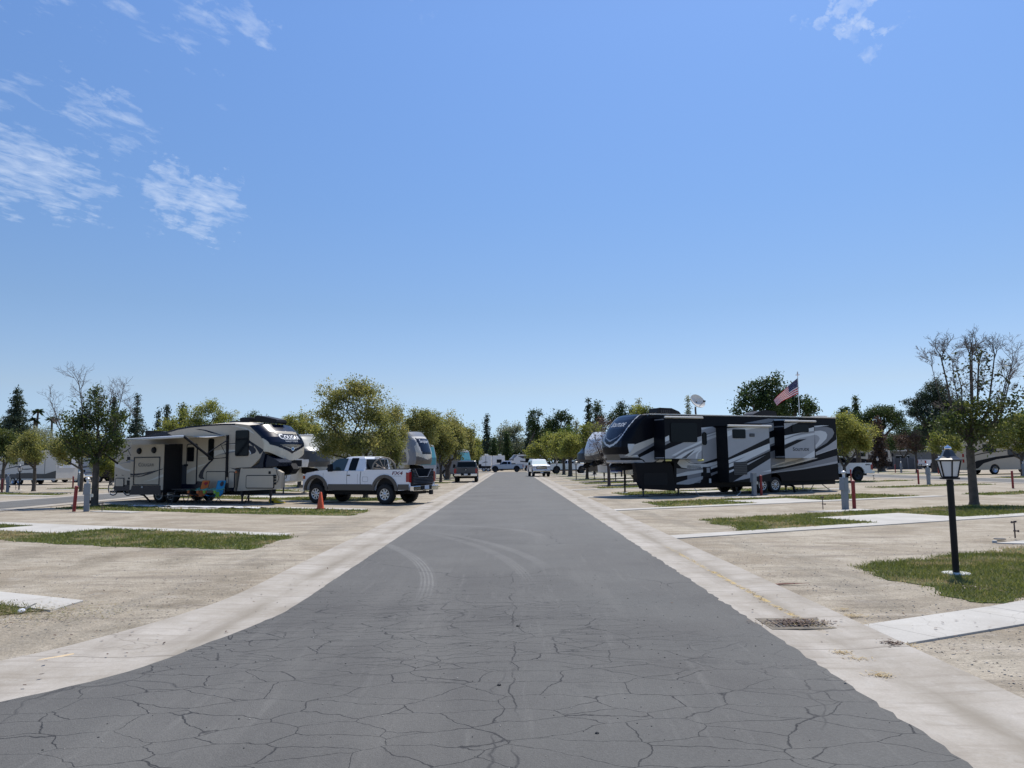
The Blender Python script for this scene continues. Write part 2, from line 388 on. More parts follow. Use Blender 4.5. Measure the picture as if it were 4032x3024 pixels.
c = t.mixc(t.mr(st, .52, .64, 0, .8), c, (0.244, 0.208, 0.162))
c = t.mixc(t.mr(t.noise(.8, 6, .7, dist=.5), .54, .66, 0, .55), c, (.215, .178, .128)); c = t.mixc(t.mr(mid, .58, .72, 0, .5), c, (0.436, 0.403, 0.356))
alongroad = t.mapping((1.0, .16, 1))
band = t.ma('MULTIPLY', t.mr(t.ma('ABSOLUTE', t.ma('SUBTRACT', t.ma('ABSOLUTE', t.x), 4.7)), .9, .1), t.mr(t.noise(1.3, 4, .6, alongroad), .44, .62))
c = t.mixc(t.ma('MULTIPLY', band, .75), c, (0.224, 0.198, 0.155))
smg = None
for bx_, by_, rx_, ry_, rz_ in DARKS:
    mpd = t.mapping((1 / rx_, 1 / ry_, 0), 0, loc=(0, 0, 0)); vv = t.N.new('ShaderNodeVectorMath'); vv.operation = 'SUBTRACT'; t.L.new(t.pos, vv.inputs[0]); vv.inputs[1].default_value = (bx_, by_, 0)
    mm = t.N.new('ShaderNodeMapping'); mm.vector_type = 'TEXTURE'; t.L.new(vv.outputs[0], mm.inputs[0]); mm.inputs['Rotation'].default_value = (0, 0, rz_); mm.inputs['Scale'].default_value = (rx_, ry_, 1)
    ln = t.N.new('ShaderNodeVectorMath'); ln.operation = 'LENGTH'; t.L.new(mm.outputs[0], ln.inputs[0]); k_ = t.mr(ln.outputs['Value'], 1.25, .2, 0, 1, True); smg = k_ if smg is None else t.ma('MAXIMUM', smg, k_)
c = t.mixc(t.ma('MULTIPLY', smg, t.mr(t.noise(3.5, 6, .75, dist=.4), .36, .60, .15, .85)), c, (.190, .160, .115))
ruts = t.ma('ADD', t.ma('MULTIPLY', t.noise(1.0, 4, .6, t.mapping((.8, 3.0, 1), R(-27))), t.mr(t.x, -1, 1)), t.ma('MULTIPLY', t.noise(1.0, 4, .6, t.mapping((.8, 3.0, 1), R(27))), t.mr(t.x, 1, -1)))
c = t.mixc(t.ma('MULTIPLY', t.mr(ruts, .55, .66), .45), c, (.20, .17, .125)); c = t.mixc(t.ma('MULTIPLY', t.mr(ruts, .42, .34), .35), c, (.47, .42, .35))
mott = t.noise(11, 5, .8); c = t.mul(c, t.mr(mott, .3, .7, .80, 1.18))
peb = t.vor(26).outputs['Distance']; pebm = t.ma('MULTIPLY', t.mr(peb, .22, .08), t.mr(t.noise(9, 2), .5, .6))
c = t.mul(c, t.mr(fine, .3, .7, .72, 1.24)); c = t.mixc(t.ma('MULTIPLY', pebm, .65), c, (0.145, 0.125, 0.106))
M_dirt = t.out(c, t.ma('ADD', t.ma('MULTIPLY', fine, .6), t.ma('ADD', t.ma('MULTIPLY', mid, .8), t.ma('MULTIPLY', peb, -.35))), .75, .03)

# cracked asphalt
t = NT('cracked_asphalt')
wp = t.warp(.17, 3.6); ws = t.N.new('ShaderNodeVectorMath'); ws.operation = 'MULTIPLY'; t.L.new(wp, ws.inputs[0]); ws.inputs[1].default_value = (1.9, 3.3, 1)
e1 = t.vor(1.0, 'DISTANCE_TO_EDGE', ws.outputs[0]).outputs['Distance']
wp2 = t.warp(.22, 3.4); ws2 = t.N.new('ShaderNodeVectorMath'); ws2.operation = 'MULTIPLY'; t.L.new(wp2, ws2.inputs[0]); ws2.inputs[1].default_value = (1.0, 5.4, 1)
e2 = t.vor(1.0, 'DISTANCE_TO_EDGE', ws2.outputs[0]).outputs['Distance']
jag = t.noise(30, 3, .7)
area = t.ma('ADD', t.noise(.22, 3), t.mr(t.x, -3, 3, .16, -.10))
near = t.mr(t.y, 11.5, 8.0)
k1 = t.ma('MULTIPLY', t.mr(t.ma('ADD', t.ma('ADD', e1, t.ma('MULTIPLY', jag, .016)), t.ma('MULTIPLY', t.noise(1.7, 2), .022)), .0315, .020), t.ma('MULTIPLY', t.mr(area, .33, .50), near))
k2 = t.ma('MULTIPLY', t.mr(t.ma('ADD', t.ma('ADD', e2, t.ma('MULTIPLY', jag, .02)), t.ma('MULTIPLY', t.noise(2.1, 2), .03)), .040, .024), t.ma('MULTIPLY', t.mr(area, .36, .52), t.ma('MULTIPLY', t.mr(t.y, 11.8, 9.5), t.mr(t.y, 5.5, 7.5))))
e3 = t.vor(.42, 'DISTANCE_TO_EDGE', t.warp(.5, 1.6)).outputs['Distance']
k3 = t.ma('MULTIPLY', t.mr(e3, .0060, .0), t.ma('MULTIPLY', t.mr(t.noise(.4, 2), .46, .56), t.mr(t.y, 24, 16)))
cl_ = t.ma('MULTIPLY', t.mr(t.ma('ABSOLUTE', t.ma('ADD', t.x, t.ma('MULTIPLY', t.ma('SUBTRACT', t.noise(1.6, 4), .5), .30))), .012, 0), t.ma('MULTIPLY', t.mr(t.y, 13, 11), t.mr(t.noise(1.1, 3), .42, .55)))
crack = t.ma('MAXIMUM', t.ma('MAXIMUM', k1, k2), t.ma('MAXIMUM', t.ma('MULTIPLY', k3, .7), cl_))
agg = t.vor(95).outputs['Distance']; fine = t.noise(60, 3, .7)
c = t.mixc(t.mr(t.noise(.5, 5, .6), .3, .7), (.088, .085, .080), (.122, .119, .110))
c = t.mixc(t.mr(t.noise(.7, 5, .6, t.mapping((1.4, .10, 1))), .52, .7, 0, .35), c, (.175, .168, .152))
c = t.mixc(t.ma('MULTIPLY', t.mr(t.y, 9, 22), t.mr(t.noise(.45, 6, .65), .3, .65, .15, .7)), c, (.158, .155, .145)); c = t.mixc(t.mr(t.noise(2.6, 6, .7, t.mapping((3.2, .25, 1), R(-12))), .56, .68, 0, .3), c, (.175, .17, .157))
c = t.mixc(t.ma('MULTIPLY', t.mr(t.x, -.5, 1.8), t.mr(t.noise(.3, 4), .4, .6, 0, .30)), c, (.135, .140, .132))
pts = []
def arc(p, q, r, w, amt):
    """a curved tyre track on the asphalt through three ground points"""
    ax, ay, bx, by, cx, cy = p[0], p[1], q[0], q[1], r[0], r[1]
    d = 2 * (ax * (by - cy) + bx * (cy - ay) + cx * (ay - by))
    ux = ((ax**2 + ay**2) * (by - cy) + (bx**2 + by**2) * (cy - ay) + (cx**2 + cy**2) * (ay - by)) / d
    uy = ((ax**2 + ay**2) * (cx - bx) + (bx**2 + by**2) * (ax - cx) + (cx**2 + cy**2) * (bx - ax)) / d
    rr = math.hypot(ax - ux, ay - uy)
    dist = t.ma('SUBTRACT', t.ma('SQRT', t.ma('ADD', t.ma('POWER', t.ma('SUBTRACT', t.x, ux), 2.0), t.ma('POWER', t.ma('SUBTRACT', t.y, uy), 2.0))), rr)
    m_ = t.mr(t.ma('ABSOLUTE', dist), w, w * .6)
    rib = t.mr(t.ma('SINE', t.ma('MULTIPLY', dist, 2 * PI / (w * .42))), -.4, .6, .25, 1)
    lo, hi = min(p[1], r[1]), max(p[1], r[1])
    fade = t.ma('MULTIPLY', t.mr(t.y, lo - 1.2, lo + .4), t.mr(t.y, hi + 2, hi - .2))
    side = t.mr(t.x, min(p[0], r[0]) - 1.4, min(p[0], r[0]) + .2)
    return t.ma('MULTIPLY', t.ma('MULTIPLY', m_, rib), t.ma('MULTIPLY', t.ma('MULTIPLY', fade, side), t.mr(t.noise(2.5, 3), .3, .55, amt * .5, amt)))
gp = lambda a, b: G(*px('B2', a, b))
a1 = arc(gp(262, 368), gp(450, 470), gp(500, 620), .13, .34)
a2 = arc(gp(640, 312), gp(905, 372), gp(1130, 462), .12, .26)
a3 = arc(gp(590, 320), gp(850, 400), gp(1060, 540), .12, .22)
a4 = arc(gp(460, 250), gp(860, 265), gp(1160, 320), .16, .22)
for a_ in (a1, a2, a3, a4): c = t.mixc(a_, c, (.30, .295, .275))
c = t.mul(c, t.mr(fine, .3, .7, .86, 1.14)); c = t.mixc(t.ma('MULTIPLY', t.mr(agg, .16, .05), t.mr(t.noise(20, 2), .52, .6, 0, .7)), c, (.36, .35, .33))
stain = t.ma('MULTIPLY', t.mr(t.noise(1.1, 5, .7), .66, .76), .5); c = t.mixc(stain, c, (.07, .07, .07))
c = t.mixc(t.ma('MULTIPLY', crack, .85), c, (.022, .022, .024))
t.b.inputs['Roughness'].default_value = .82
M_asphalt = t.out(c, t.ma('ADD', t.ma('MULTIPLY', crack, -.5), t.ma('ADD', t.ma('MULTIPLY', agg, .35), t.ma('MULTIPLY', fine, .25))), .7, .012)

def concrete(name, col, col2, joints=False):
    t = NT(name); c = t.mixc(t.mr(t.noise(.9, 6, .65), .35, .65), col, col2)
    c = t.mul(c, t.mr(t.noise(45, 3, .7), .3, .7, .92, 1.07))
    if joints:
        # dusty flow line in the middle of the gutter, tyre streaks across it, joints every few metres
        ax = t.ma('ABSOLUTE', t.x)
        fl = t.ma('MULTIPLY', t.mr(t.ma('ABSOLUTE', t.ma('SUBTRACT', ax, 3.02)), .22, .02), t.mr(t.noise(2.2, 5, .6, t.mapping((1, .25, 1))), .35, .6))
        c = t.mixc(t.ma('MULTIPLY', t.mr(t.noise(5, 5, .75), .52, .68), .35), c, (.45, .43, .39)); c = t.mixc(t.ma('MULTIPLY', t.mr(t.noise(3.2, 5, .6, t.mapping((.35, 3.0, 1), R(24))), .53, .64), .35), c, (.23, .195, .155))
        c = t.mixc(t.ma('MULTIPLY', fl, .8), c, (.235, .205, .16))
        c = t.mixc(t.mr(t.noise(1.5, 6, .65, t.mapping((2.2, .3, 1))), .52, .68, 0, .45), c, (.26, .228, .19))
        yl = t.ma('MULTIPLY', t.mr(t.ma('ABSOLUTE', t.ma('SUBTRACT', t.x, 3.04)), .045, .02), t.ma('MULTIPLY', t.mr(t.noise(7, 4), .45, .55), t.ma('MULTIPLY', t.mr(t.y, 7.6, 8.4), t.mr(t.y, 16, 13))))
        c = t.mixc(t.ma('MULTIPLY', yl, .8), c, (.50, .37, .15))
        j = t.mr(t.ma('ABSOLUTE', t.ma('SUBTRACT', t.ma('FRACT', t.ma('DIVIDE', t.ma('ADD', t.ma('ADD', t.y, t.ma('MULTIPLY', t.noise(3, 2), .06)), .55), 3.05)), .5)), .0045, .002)
        c = t.mixc(t.ma('MULTIPLY', j, .65), c, (.13, .11, .09))
        e = t.vor(.5, 'DISTANCE_TO_EDGE', t.warp(.5, 2)).outputs['Distance']
        c = t.mixc(t.ma('MULTIPLY', t.mr(e, .006, 0), t.mr(t.noise(.3, 2), .54, .6, 0, .6)), c, (.16, .14, .12))
    else:
        c = t.mixc(t.mr(t.noise(2.2, 6, .7), .54, .72, 0, .5), c, (.37, .33, .27))
        dx = t.ma('ADD', t.ma('MULTIPLY', t.ma('ABSOLUTE', t.x), .899), t.ma('MULTIPLY', t.y, .438)); jn = t.mr(t.ma('ABSOLUTE', t.ma('SUBTRACT', t.ma('FRACT', t.ma('DIVIDE', dx, 1.52)), .5)), .006, .003)
        c = t.mixc(t.ma('MULTIPLY', jn, .6), c, (.15, .13, .11)); e = t.vor(.45, 'DISTANCE_TO_EDGE', t.warp(.6, 1.5)).outputs['Distance']
        c = t.mixc(t.ma('MULTIPLY', t.mr(e, .004, 0), .35), c, (.2, .18, .15)); c = t.mixc(t.mr(t.noise(.5, 3), .5, .7, 0, .22), c, (.34, .32, .29))
    return t.out(c, t.noise(60, 3, .7), .3, .006)
M_gutter = concrete('gutter_concrete', (.31, .275, .225), (.43, .395, .345), True)
M_slab = concrete('pale_concrete', (.41, .39, .35), (.51, .49, .445))
def grassmat(name):
    t = NT(name); c = t.mixc(t.mr(t.noise(14, 5, .7), .3, .7), (.060, .088, .018), (.135, .165, .045))
    c = t.mixc(t.mr(t.noise(1.0, 5, .65), .53, .68), c, (.27, .21, .10))
    return t.out(c, t.noise(60, 4, .8), .9, .03)
M_grassbase = grassmat('grass_ground')
M_blade = leaf_mat('grass_blades', (.088, .112, .028), (.145, .165, .050), (.38, .31, .17), .40)

# ------------------------------------------------------------------ setting geometry
mb = MB(); n = 24; SZ = 900
mb.add([(-SZ, -60, 0), (SZ, -60, 0), (SZ, SZ, 0), (-SZ, SZ, 0)], [(0, 1, 2, 3)], M_dirt)
struct(mb.build('ground'))
# asphalt: straight right edge, left edge flaring near the camera
leftA = [(-2.62, 128), (-2.60, 40), (-2.60, 15), (-2.60, 12.2), (-2.60, 9.3), (-2.72, 8.3), (-2.92, 7.4), (-3.17, 6.5), (-3.70, 5.72), (-4.4, 5.05), (-5.3, 4.45), (-6.6, 3.9), (-9, 3.4), (-16, 3.1), (-60, 3.0)]
leftG = [(-3.62, 128), (-3.60, 40), (-3.60, 15.5), (-3.60, 13), (-3.58, 10.2), (-3.75, 8.9), (-3.98, 8.0), (-4.30, 7.15), (-4.85, 6.35), (-5.5, 5.72), (-6.4, 5.1), (-7.5, 4.65), (-9.6, 4.3), (-16, 4.12), (-60, 4.05)]
def smooth_poly(P, n=6, ref=None):
    ref = ref or P
    Q = []
    for i in range(len(P) - 1):
        p0, p1, p2, p3 = P[max(i - 1, 0)], P[i], P[i + 1], P[min(i + 2, len(P) - 1)]
        if i and abs(ref[i - 1][1] - ref[i][1]) > 12: p0 = (2 * p1[0] - p2[0], 2 * p1[1] - p2[1])
        if abs(ref[i][1] - ref[i + 1][1]) > 12 or abs(ref[i][0] - ref[i + 1][0]) > 6: Q.append(p1); continue
        for k in range(n):
            t_ = k / n; Q.append(tuple(.5 * (2 * p1[j] + (p2[j] - p0[j]) * t_ + (2 * p0[j] - 5 * p1[j] + 4 * p2[j] - p3[j]) * t_**2 + (3 * p1[j] - p0[j] - 3 * p2[j] + p3[j]) * t_**3) for j in (0, 1)))
    return Q + [P[-1]]
lA = smooth_poly(leftA); lG = smooth_poly(leftG, ref=leftA)
def jitter(P, a, step=.12):
    Q = []
    for i in range(len(P) - 1):
        p, q = Vector(P[i]), Vector(P[i + 1]); d = (q - p).length; k = max(1, int(min(d, 40) / step)) if p.y < 45 else 1
        for j in range(k): r = p.lerp(q, j / k); Q.append((r.x + random.gauss(0, a), r.y + random.gauss(0, a * .5)))
    return Q + [P[-1]]
poly = [(2.50, -5)] + jitter([(2.50, 0), (2.50, 30)], .012) + [(2.50, 128), (60, 128), (60, 133.5), (-60, 133.5), (-60, 128)] + jitter(lA, .006) + [(-60, -5)]
mb = MB(); mb.slab(poly, .0, .026, M_asphalt); struct(mb.build('road'))
def strip(mb, A, B, hs, m):
    """gutter between edge lines A and B with a shallow dish, heights hs across"""
    K = len(hs); vs = []
    for a, b in zip(A, B):
        for k in range(K):
            f = k / (K - 1); vs.append((a[0] + (b[0] - a[0]) * f, a[1] + (b[1] - a[1]) * f, hs[k]))
    n_ = len(A); mb.add(vs, [(i * K + k, (i + 1) * K + k, (i + 1) * K + k + 1, i * K + k + 1) for i in range(n_ - 1) for k in range(K - 1)], m, True)
hs = (.022, .016, .010, .016, .030, .032)
ys = [-5, 0] + [2 + i * .5 for i in range(60)] + [40, 60, 90, 128]
mb = MB(); strip(mb, [(2.47, y) for y in ys], [(3.54, y) for y in ys], hs, M_gutter); struct(mb.build('gutter'))
mb = MB(); k = min(len(lA), len(lG)); strip(mb, lA[:k], lG[:k], hs, M_gutter); struct(mb.build('gutter'))
# parallel park roads behind the sites
for x0, x1 in ((-25.0, -20.9), (33.4, 38.4)):
    mb = MB(); mb.slab([(x0, 5), (x1, 5), (x1, 128), (x0, 128)], 0, .026, M_asphalt); struct(mb.build('road'))
    for g0, g1 in ((x0 - 1, x0), (x1, x1 + 1)):
        mb = MB(); strip(mb, [(g0, 5), (g0, 128)], [(g1, 5), (g1, 128)], (.02, .012, .02), M_gutter); struct(mb.build('gutter'))
mb = MB(); strip(mb, [(-60, 127), (-3.6, 127)], [(-60, 128), (-3.6, 128)], (.02, .012, .02), M_gutter); strip(mb, [(3.5, 127), (60, 127)], [(3.5, 128), (60, 128)], (.02, .012, .02), M_gutter); struct(mb.build('gutter'))

class Site:
    """one camping site: s along its axis away from the road, t across it (away from the camera)"""
    def __init__(s, side, y0, deg=26.5):
        a = R(deg); s.side = side; s.o = Vector((3.55 * side, y0)); s.a = Vector((math.cos(a) * side, math.sin(a))); s.b = Vector((-math.sin(a) * side, math.cos(a)))
    def w(s, u, v): q = s.o + s.a * u + s.b * v; return (q.x, q.y)
PITCHY = 9.75
RS = [Site(1, 7.2 + PITCHY * k, 26.0) for k in range(-1, 12)]
LS = [Site(-1, 8.6 + PITCHY * k, 26.0) for k in range(-1, 12)]
for k_, v_ in ((1, 9.05), (2, 18.25), (3, 28.3)): LS[k_].o.y = v_
GRASS = []       # polygons to be grown with blades
mbp = None
def path(polys, jx=None):
    mb = MB()
    for p in polys: mb.slab(p, 0, .020, M_slab)
    return struct(mb.build('concrete_path', bevel=.006))
for k, S_ in enumerate(RS):
    w0 = .74 if k == 1 else .62
    L_ = [S_.w(0.02, 0), S_.w(5.99, 0), S_.w(5.99, w0), S_.w(.02 + w0 * .49, w0)]
    mid_ = [S_.w(6.0, 0), S_.w(7.1, 0), S_.w(7.1, w0), S_.w(6.0, w0)]
    sl_ = [S_.w(7.11, 0), S_.w(10.65, 0), S_.w(10.65, 2.7), S_.w(7.11, 2.7)]
    e_ = [S_.w(10.66, 0), S_.w(17.5, 0), S_.w(17.5, w0), S_.w(10.66, w0)]
    if k == 1: path([[S_.w(.02, 0), S_.w(2.4, 0), S_.w(2.4, w0), S_.w(.38, w0)], [S_.w(2.41, 0), S_.w(3.9, 0), S_.w(3.9, w0 + .12), S_.w(3.2, w0 + .05), S_.w(2.41, w0)], [S_.w(3.91, 0), S_.w(8, 0), S_.w(8, 1.2), S_.w(4.8, 1.1), S_.w(3.91, w0 + .12)]])
    else: path([L_, mid_, sl_, e_])
    GRASS.append([S_.w(2.4, w0), S_.w(2.9, 1.2), S_.w(3.3, 2.2), S_.w(3.9, 3.9), S_.w(8, 4.02), S_.w(16.8, 3.8), S_.w(16.8, w0)] if k != 1 else
                 [S_.w(2.75, .95), S_.w(2.8, 1.5), S_.w(3.2, 2.4), S_.w(3.9, 3.85), S_.w(8, 4.0), S_.w(16.8, 3.8), S_.w(16.8, w0), S_.w(3.9, w0 + .1)])
    GRASS.append([S_.w(19.5, -.6), S_.w(29.5, -.9), S_.w(29.5, 1.0), S_.w(19.8, .9)])
    if k >= 1: path([[S_.w(9.6, 4.1), S_.w(11.4, 4.1), S_.w(11.4, 4.75), S_.w(9.0, 4.75)]])
for k, S_ in enumerate(LS):
    s0 = 2.1
    path([[S_.w(s0, 0), S_.w(8.0, 0), S_.w(8.0, -.6), S_.w(s0 - .27, -.6)], [S_.w(8.01, 0), S_.w(11.2, 0), S_.w(11.2, -2.05), S_.w(8.01, -2.05)], [S_.w(11.21, 0), S_.w(16.5, 0), S_.w(16.5, -.6), S_.w(11.21, -.6)]])
    if k == 1:
        GRASS.append([S_.w(1.9, -.6), S_.w(2.3, -.95), S_.w(3.1, -1.05), S_.w(3.8, -1.5), S_.w(4.6, -2.6), S_.w(4.0, -3.3), S_.w(16, -3.4), S_.w(16, -.6)])
    else:
        GRASS.append([S_.w(1.7, -.55), S_.w(1.3, -1.1), S_.w(.85, -2.1), S_.w(.5, -3.1), S_.w(3.0, -3.55), S_.w(6.0, -3.6), S_.w(9, -3.4), S_.w(15.5, -3.4), S_.w(15.5, -.55)])
    path([[S_.w(9.4, -4.45), S_.w(11.6, -4.45), S_.w(11.6, -3.85), S_.w(9.4, -3.85)]])
# far rows beyond the parallel roads
for k in range(8):
    S_ = Site(-1, 31 + 9.75 * k, 26); S_.o = Vector((-26.2, 26 + 9.75 * k))
    GRASS.append([S_.w(2, .6), S_.w(12, .8), S_.w(12, 2.6), S_.w(3, 2.4)])
    path([[S_.w(.5, -.6), S_.w(10, -.6), S_.w(10, 0), S_.w(.5, 0)]])
    S_ = Site(1, 0, 26); S_.o = Vector((39.6, 42 + 9.75 * k))
    GRASS.append([S_.w(1, .6), S_.w(14, .8), S_.w(14, 2.8), S_.w(1.6, 2.6)])

def pip(poly, X, Y):
    inside = np.zeros(X.shape, bool); n_ = len(poly)
    for i in range(n_):
        x0, y0 = poly[i]; x1, y1 = poly[(i + 1) % n_]
        c_ = ((y0 > Y) != (y1 > Y)) & (X < (x1 - x0) * (Y - y0) / (y1 - y0 + 1e-12) + x0); inside ^= c_
    return inside
def vnoise(X, Y, s, seed=0):
    """cheap smooth value noise"""
    x, y = X / s + 17.3 * seed, Y / s + 9.1 * seed; xi, yi = np.floor(x).astype(int), np.floor(y).astype(int); fx, fy = x - xi, y - yi
    fx, fy = fx * fx * (3 - 2 * fx), fy * fy * (3 - 2 * fy)
    h = lambda a, b: (np.sin(a * 127.1 + b * 311.7 + seed * 7.7) * 43758.5453) % 1.0
    return (h(xi, yi) * (1 - fx) + h(xi + 1, yi) * fx) * (1 - fy) + (h(xi, yi + 1) * (1 - fx) + h(xi + 1, yi + 1) * fx) * fy
def numpy_mesh(name, V, nq, verts_per, tint, m, parent=None):
    me = bpy.data.meshes.new(name); nv = len(V)
    me.vertices.add(nv); me.vertices.foreach_set('co', V.astype(np.float32).ravel())
    me.loops.add(nv); me.loops.foreach_set('vertex_index', np.arange(nv, dtype=np.int32))
    me.polygons.add(nq); me.polygons.foreach_set('loop_start', np.arange(nq, dtype=np.int32) * verts_per)
    me.polygons.foreach_set('loop_total', np.full(nq, verts_per, np.int32))
    me.materials.append(m); me.update(calc_edges=True)
    at = me.attributes.new('tint', 'FLOAT', 'FACE'); at.data.foreach_set('value', tint.astype(np.float32))
    o = bpy.data.objects.new(name, me); COL.objects.link(o); o.parent = parent
    return o
# slabs and paths already lie above the turf sheet; the turf gets a ragged outline
VB, TB = [], []
mbg = MB()
PATHS = [o for o in bpy.data.objects if o.name.startswith('concrete_path')]
pp = []
for o in PATHS:
    v = [q.co for q in o.data.vertices]; 
for gi, poly in enumerate(GRASS):
    P = []
    for i in range(len(poly)):
        p, q = Vector(poly[i]), Vector(poly[(i + 1) % len(poly)]); d = (q - p).length; far = p.y > 30
        k = max(1, int(d / (.5 if far else .10)))
        nrm = Vector(((q - p).y, -(q - p).x)).normalized()
        for j in range(k):
            r = p.lerp(q, j / k); a = random.gauss(0, .02 if not far else .03) + .09 * math.sin(r.x * 2.1 + r.y * 3.3) + .06 * math.sin(r.x * 7 + r.y * 5) + .03 * math.sin(r.x * 17 - r.y * 13)
            P.append((r.x + nrm.x * a, r.y + nrm.y * a))
    mbg.slab(P, 0, .009, M_grassbase)
    X0, X1 = min(p[0] for p in P), max(p[0] for p in P); Y0, Y1 = min(p[1] for p in P), max(p[1] for p in P)
    yc = (Y0 + Y1) / 2
    if yc > 75: continue
    dens = 2600 if yc < 16 else 900 if yc < 24 else 260 if yc < 40 else 90
    n_ = int((X1 - X0) * (Y1 - Y0) * dens); X = RNG.uniform(X0 - .1, X1 + .1, n_); Y = RNG.uniform(Y0 - .1, Y1 + .1, n_)
    ok = pip(P, X + RNG.normal(0, .08, n_), Y + RNG.normal(0, .08, n_)) & (np.abs(X) < Y * .72 + 1.0)
    dry = vnoise(X, Y, 1.1, 3) * .6 + vnoise(X, Y, .35, 5) * .4
    ok &= (dry < .72) | (RNG.random(n_) < .30)
    # nothing grows on the slabs
    for S_ in (RS if X0 > 0 else LS):
        dx, dy = X - S_.o.x, Y - S_.o.y; s_ = dx * S_.a.x + dy * S_.a.y; t_ = dx * S_.b.x + dy * S_.b.y
        if S_.side > 0: ok &= ~((s_ > 7.13) & (s_ < 10.63) & (t_ > 0) & (t_ < 2.68)) if S_ is not RS[1] else (s_ < 99)
        else: ok &= ~((s_ > 8.03) & (s_ < 11.18) & (t_ < 0) & (t_ > -2.03))
    X, Y, dry = X[ok], Y[ok], dry[ok]; n_ = len(X)
    hgt = RNG.gamma(4, .0085, n_) + .012; wd = (.006 if yc < 16 else .011 if yc < 24 else .022 if yc < 40 else .04)
    wd = wd * RNG.uniform(.7, 1.4, n_); an = RNG.uniform(0, 2 * PI, n_); lean = RNG.normal(0, .5, (n_, 2)) * hgt[:, None]
    V = np.zeros((n_, 3, 3)); V[:, 0, 0] = X - np.cos(an) * wd; V[:, 0, 1] = Y - np.sin(an) * wd; V[:, 1, 0] = X + np.cos(an) * wd; V[:, 1, 1] = Y + np.sin(an) * wd
    V[:, 2, 0] = X + lean[:, 0]; V[:, 2, 1] = Y + lean[:, 1]; V[:, 2, 2] = hgt; V[:, :2, 2] = .012
    VB.append(V.reshape(-1, 3)); TB.append(np.clip(RNG.normal(.32, .16, n_) + np.clip(dry - .55, 0, 1) * 3.4 + .35 * (vnoise(X, Y, .5, 9) - .5), 0, 1))
tf = mbg.build('turf'); tag(tf, 'short mown turf strips between the camping sites', 'turf', kind='stuff')
VB = np.concatenate(VB); TB = np.concatenate(TB)
g = numpy_mesh('grass', VB, len(TB), 3, TB, M_blade); tag(g, 'short green and straw coloured grass growing on the strips between camping sites', 'grass', kind='stuff')
print('blades', len(TB))
# ------------------------------------------------------------------ trees
L_olive = leaf_mat('olive_leaves', (.105, .122, .038), (.200, .212, .068), (.33, .30, .11), .50)
L_yellow = leaf_mat('yellow_green_leaves', (.115, .14, .036), (.205, .23, .062), (.34, .325, .10), .50)
L_green = leaf_mat('green_leaves', (.045, .080, .018), (.08, .125, .026), (.13, .17, .035), .38)
L_dark = leaf_mat('dark_leaves', (.022, .045, .016), (.042, .075, .022), (.085, .11, .03), .28)
L_conif = leaf_mat('conifer_needles', (.028, .048, .030), (.050, .075, .042), (.10, .115, .075), .22)
L_brown = leaf_mat('dry_brown_leaves', (.055, .038, .030), (.10, .066, .048), (.16, .11, .075), .3)
L_pale = leaf_mat('pale_grey_leaves', (.16, .18, .11), (.24, .26, .17), (.35, .36, .25), .4)
L_mix = leaf_mat('mixed_leaves', (.035, .055, .020), (.075, .105, .030), (.14, .15, .04), .35)
L_sparse = leaf_mat('sparse_brown_green_leaves', (.040, .034, .026), (.06, .075, .032), (.11, .125, .035), .3)
M_bark = mat('bark', (.085, .070, .055), .9, vary=.35, scale=5, bump=.6)
M_bark2 = mat('grey_bark', (.13, .11, .095), .9, vary=.3, scale=5, bump=.5)
M_twig = mat('bare_twigs', (.16, .13, .12), .9)

def leaves(name, C, nper, spread, size, m, parent, off, tintc=None, droop=0.0, tvar=.16, aspect=1.6):
    """leaf-shaped quads clustered about the points C (world), stored relative to off"""
    K = len(C); n_ = K * nper
    P = np.repeat(C, nper, 0) + RNG.normal(0, 1, (n_, 3)) * spread * np.array([1, 1, .8])
    P[:, 2] = np.maximum(P[:, 2], .05)
    a = RNG.normal(0, 1, (n_, 3)); a[:, 2] -= droop; a /= np.linalg.norm(a, axis=1)[:, None]
    b = RNG.normal(0, 1, (n_, 3)); b -= a * (a * b).sum(1)[:, None]; b /= np.linalg.norm(b, axis=1)[:, None]
    s = (size * RNG.uniform(.6, 1.35, n_))[:, None]; a = a * s * .5 * aspect; b = b * s * .5
    V = np.stack([P - a, P - b * .9 + a * .1, P + a, P + b * .9 + a * .1], 1) - np.array(off)
    tc_ = RNG.normal(.45, .2, K) if tintc is None else tintc
    T = np.clip(np.repeat(tc_, nper) + RNG.normal(0, tvar, n_), 0, 1)
    return numpy_mesh(name, V.reshape(-1, 3), n_, 4, T, m, parent)
def blob_points(blobs, dens, shell=.45, clump=True):
    """cluster centres inside ellipsoids (cx, cy, cz, rx, ry, rz): first knobbly sub-clumps near the surface, then points inside those"""
    out = []
    for cx, cy, cz, rx, ry, rz in blobs:
        vol = (rx * ry * rz) ** (1 / 3.); k = max(4, int(dens * vol ** 2)); ns = int(np.clip(14 * vol ** .8, 7, 40))
        d = RNG.normal(0, 1, (ns, 3)); d /= np.linalg.norm(d, axis=1)[:, None]; r = RNG.random(ns) ** shell * RNG.uniform(.78, 1.10, ns); sub = d * r[:, None]
        w_ = RNG.integers(0, ns, k); e = RNG.normal(0, 1, (k, 3)) * RNG.uniform(.13, .27, ns)[w_][:, None]; q = sub[w_] + e
        out.append(np.stack([cx + q[:, 0] * rx, cy + q[:, 1] * ry, cz + q[:, 2] * rz], 1))
    return np.concatenate(out)
def limb(mb, p, q, r0, r1, m, wob=.12, n=5, k=4):
    p, q = Vector(p), Vector(q); d = (q - p).length
    pts = [p.lerp(q, i / k) + (Vector((random.gauss(0, 1), random.gauss(0, 1), random.gauss(0, .5))) * wob * d * .25 if 0 < i < k else Vector()) for i in range(k + 1)]
    mb.tube(pts, r0, m, n=n, r1=r1, cap=False); return pts
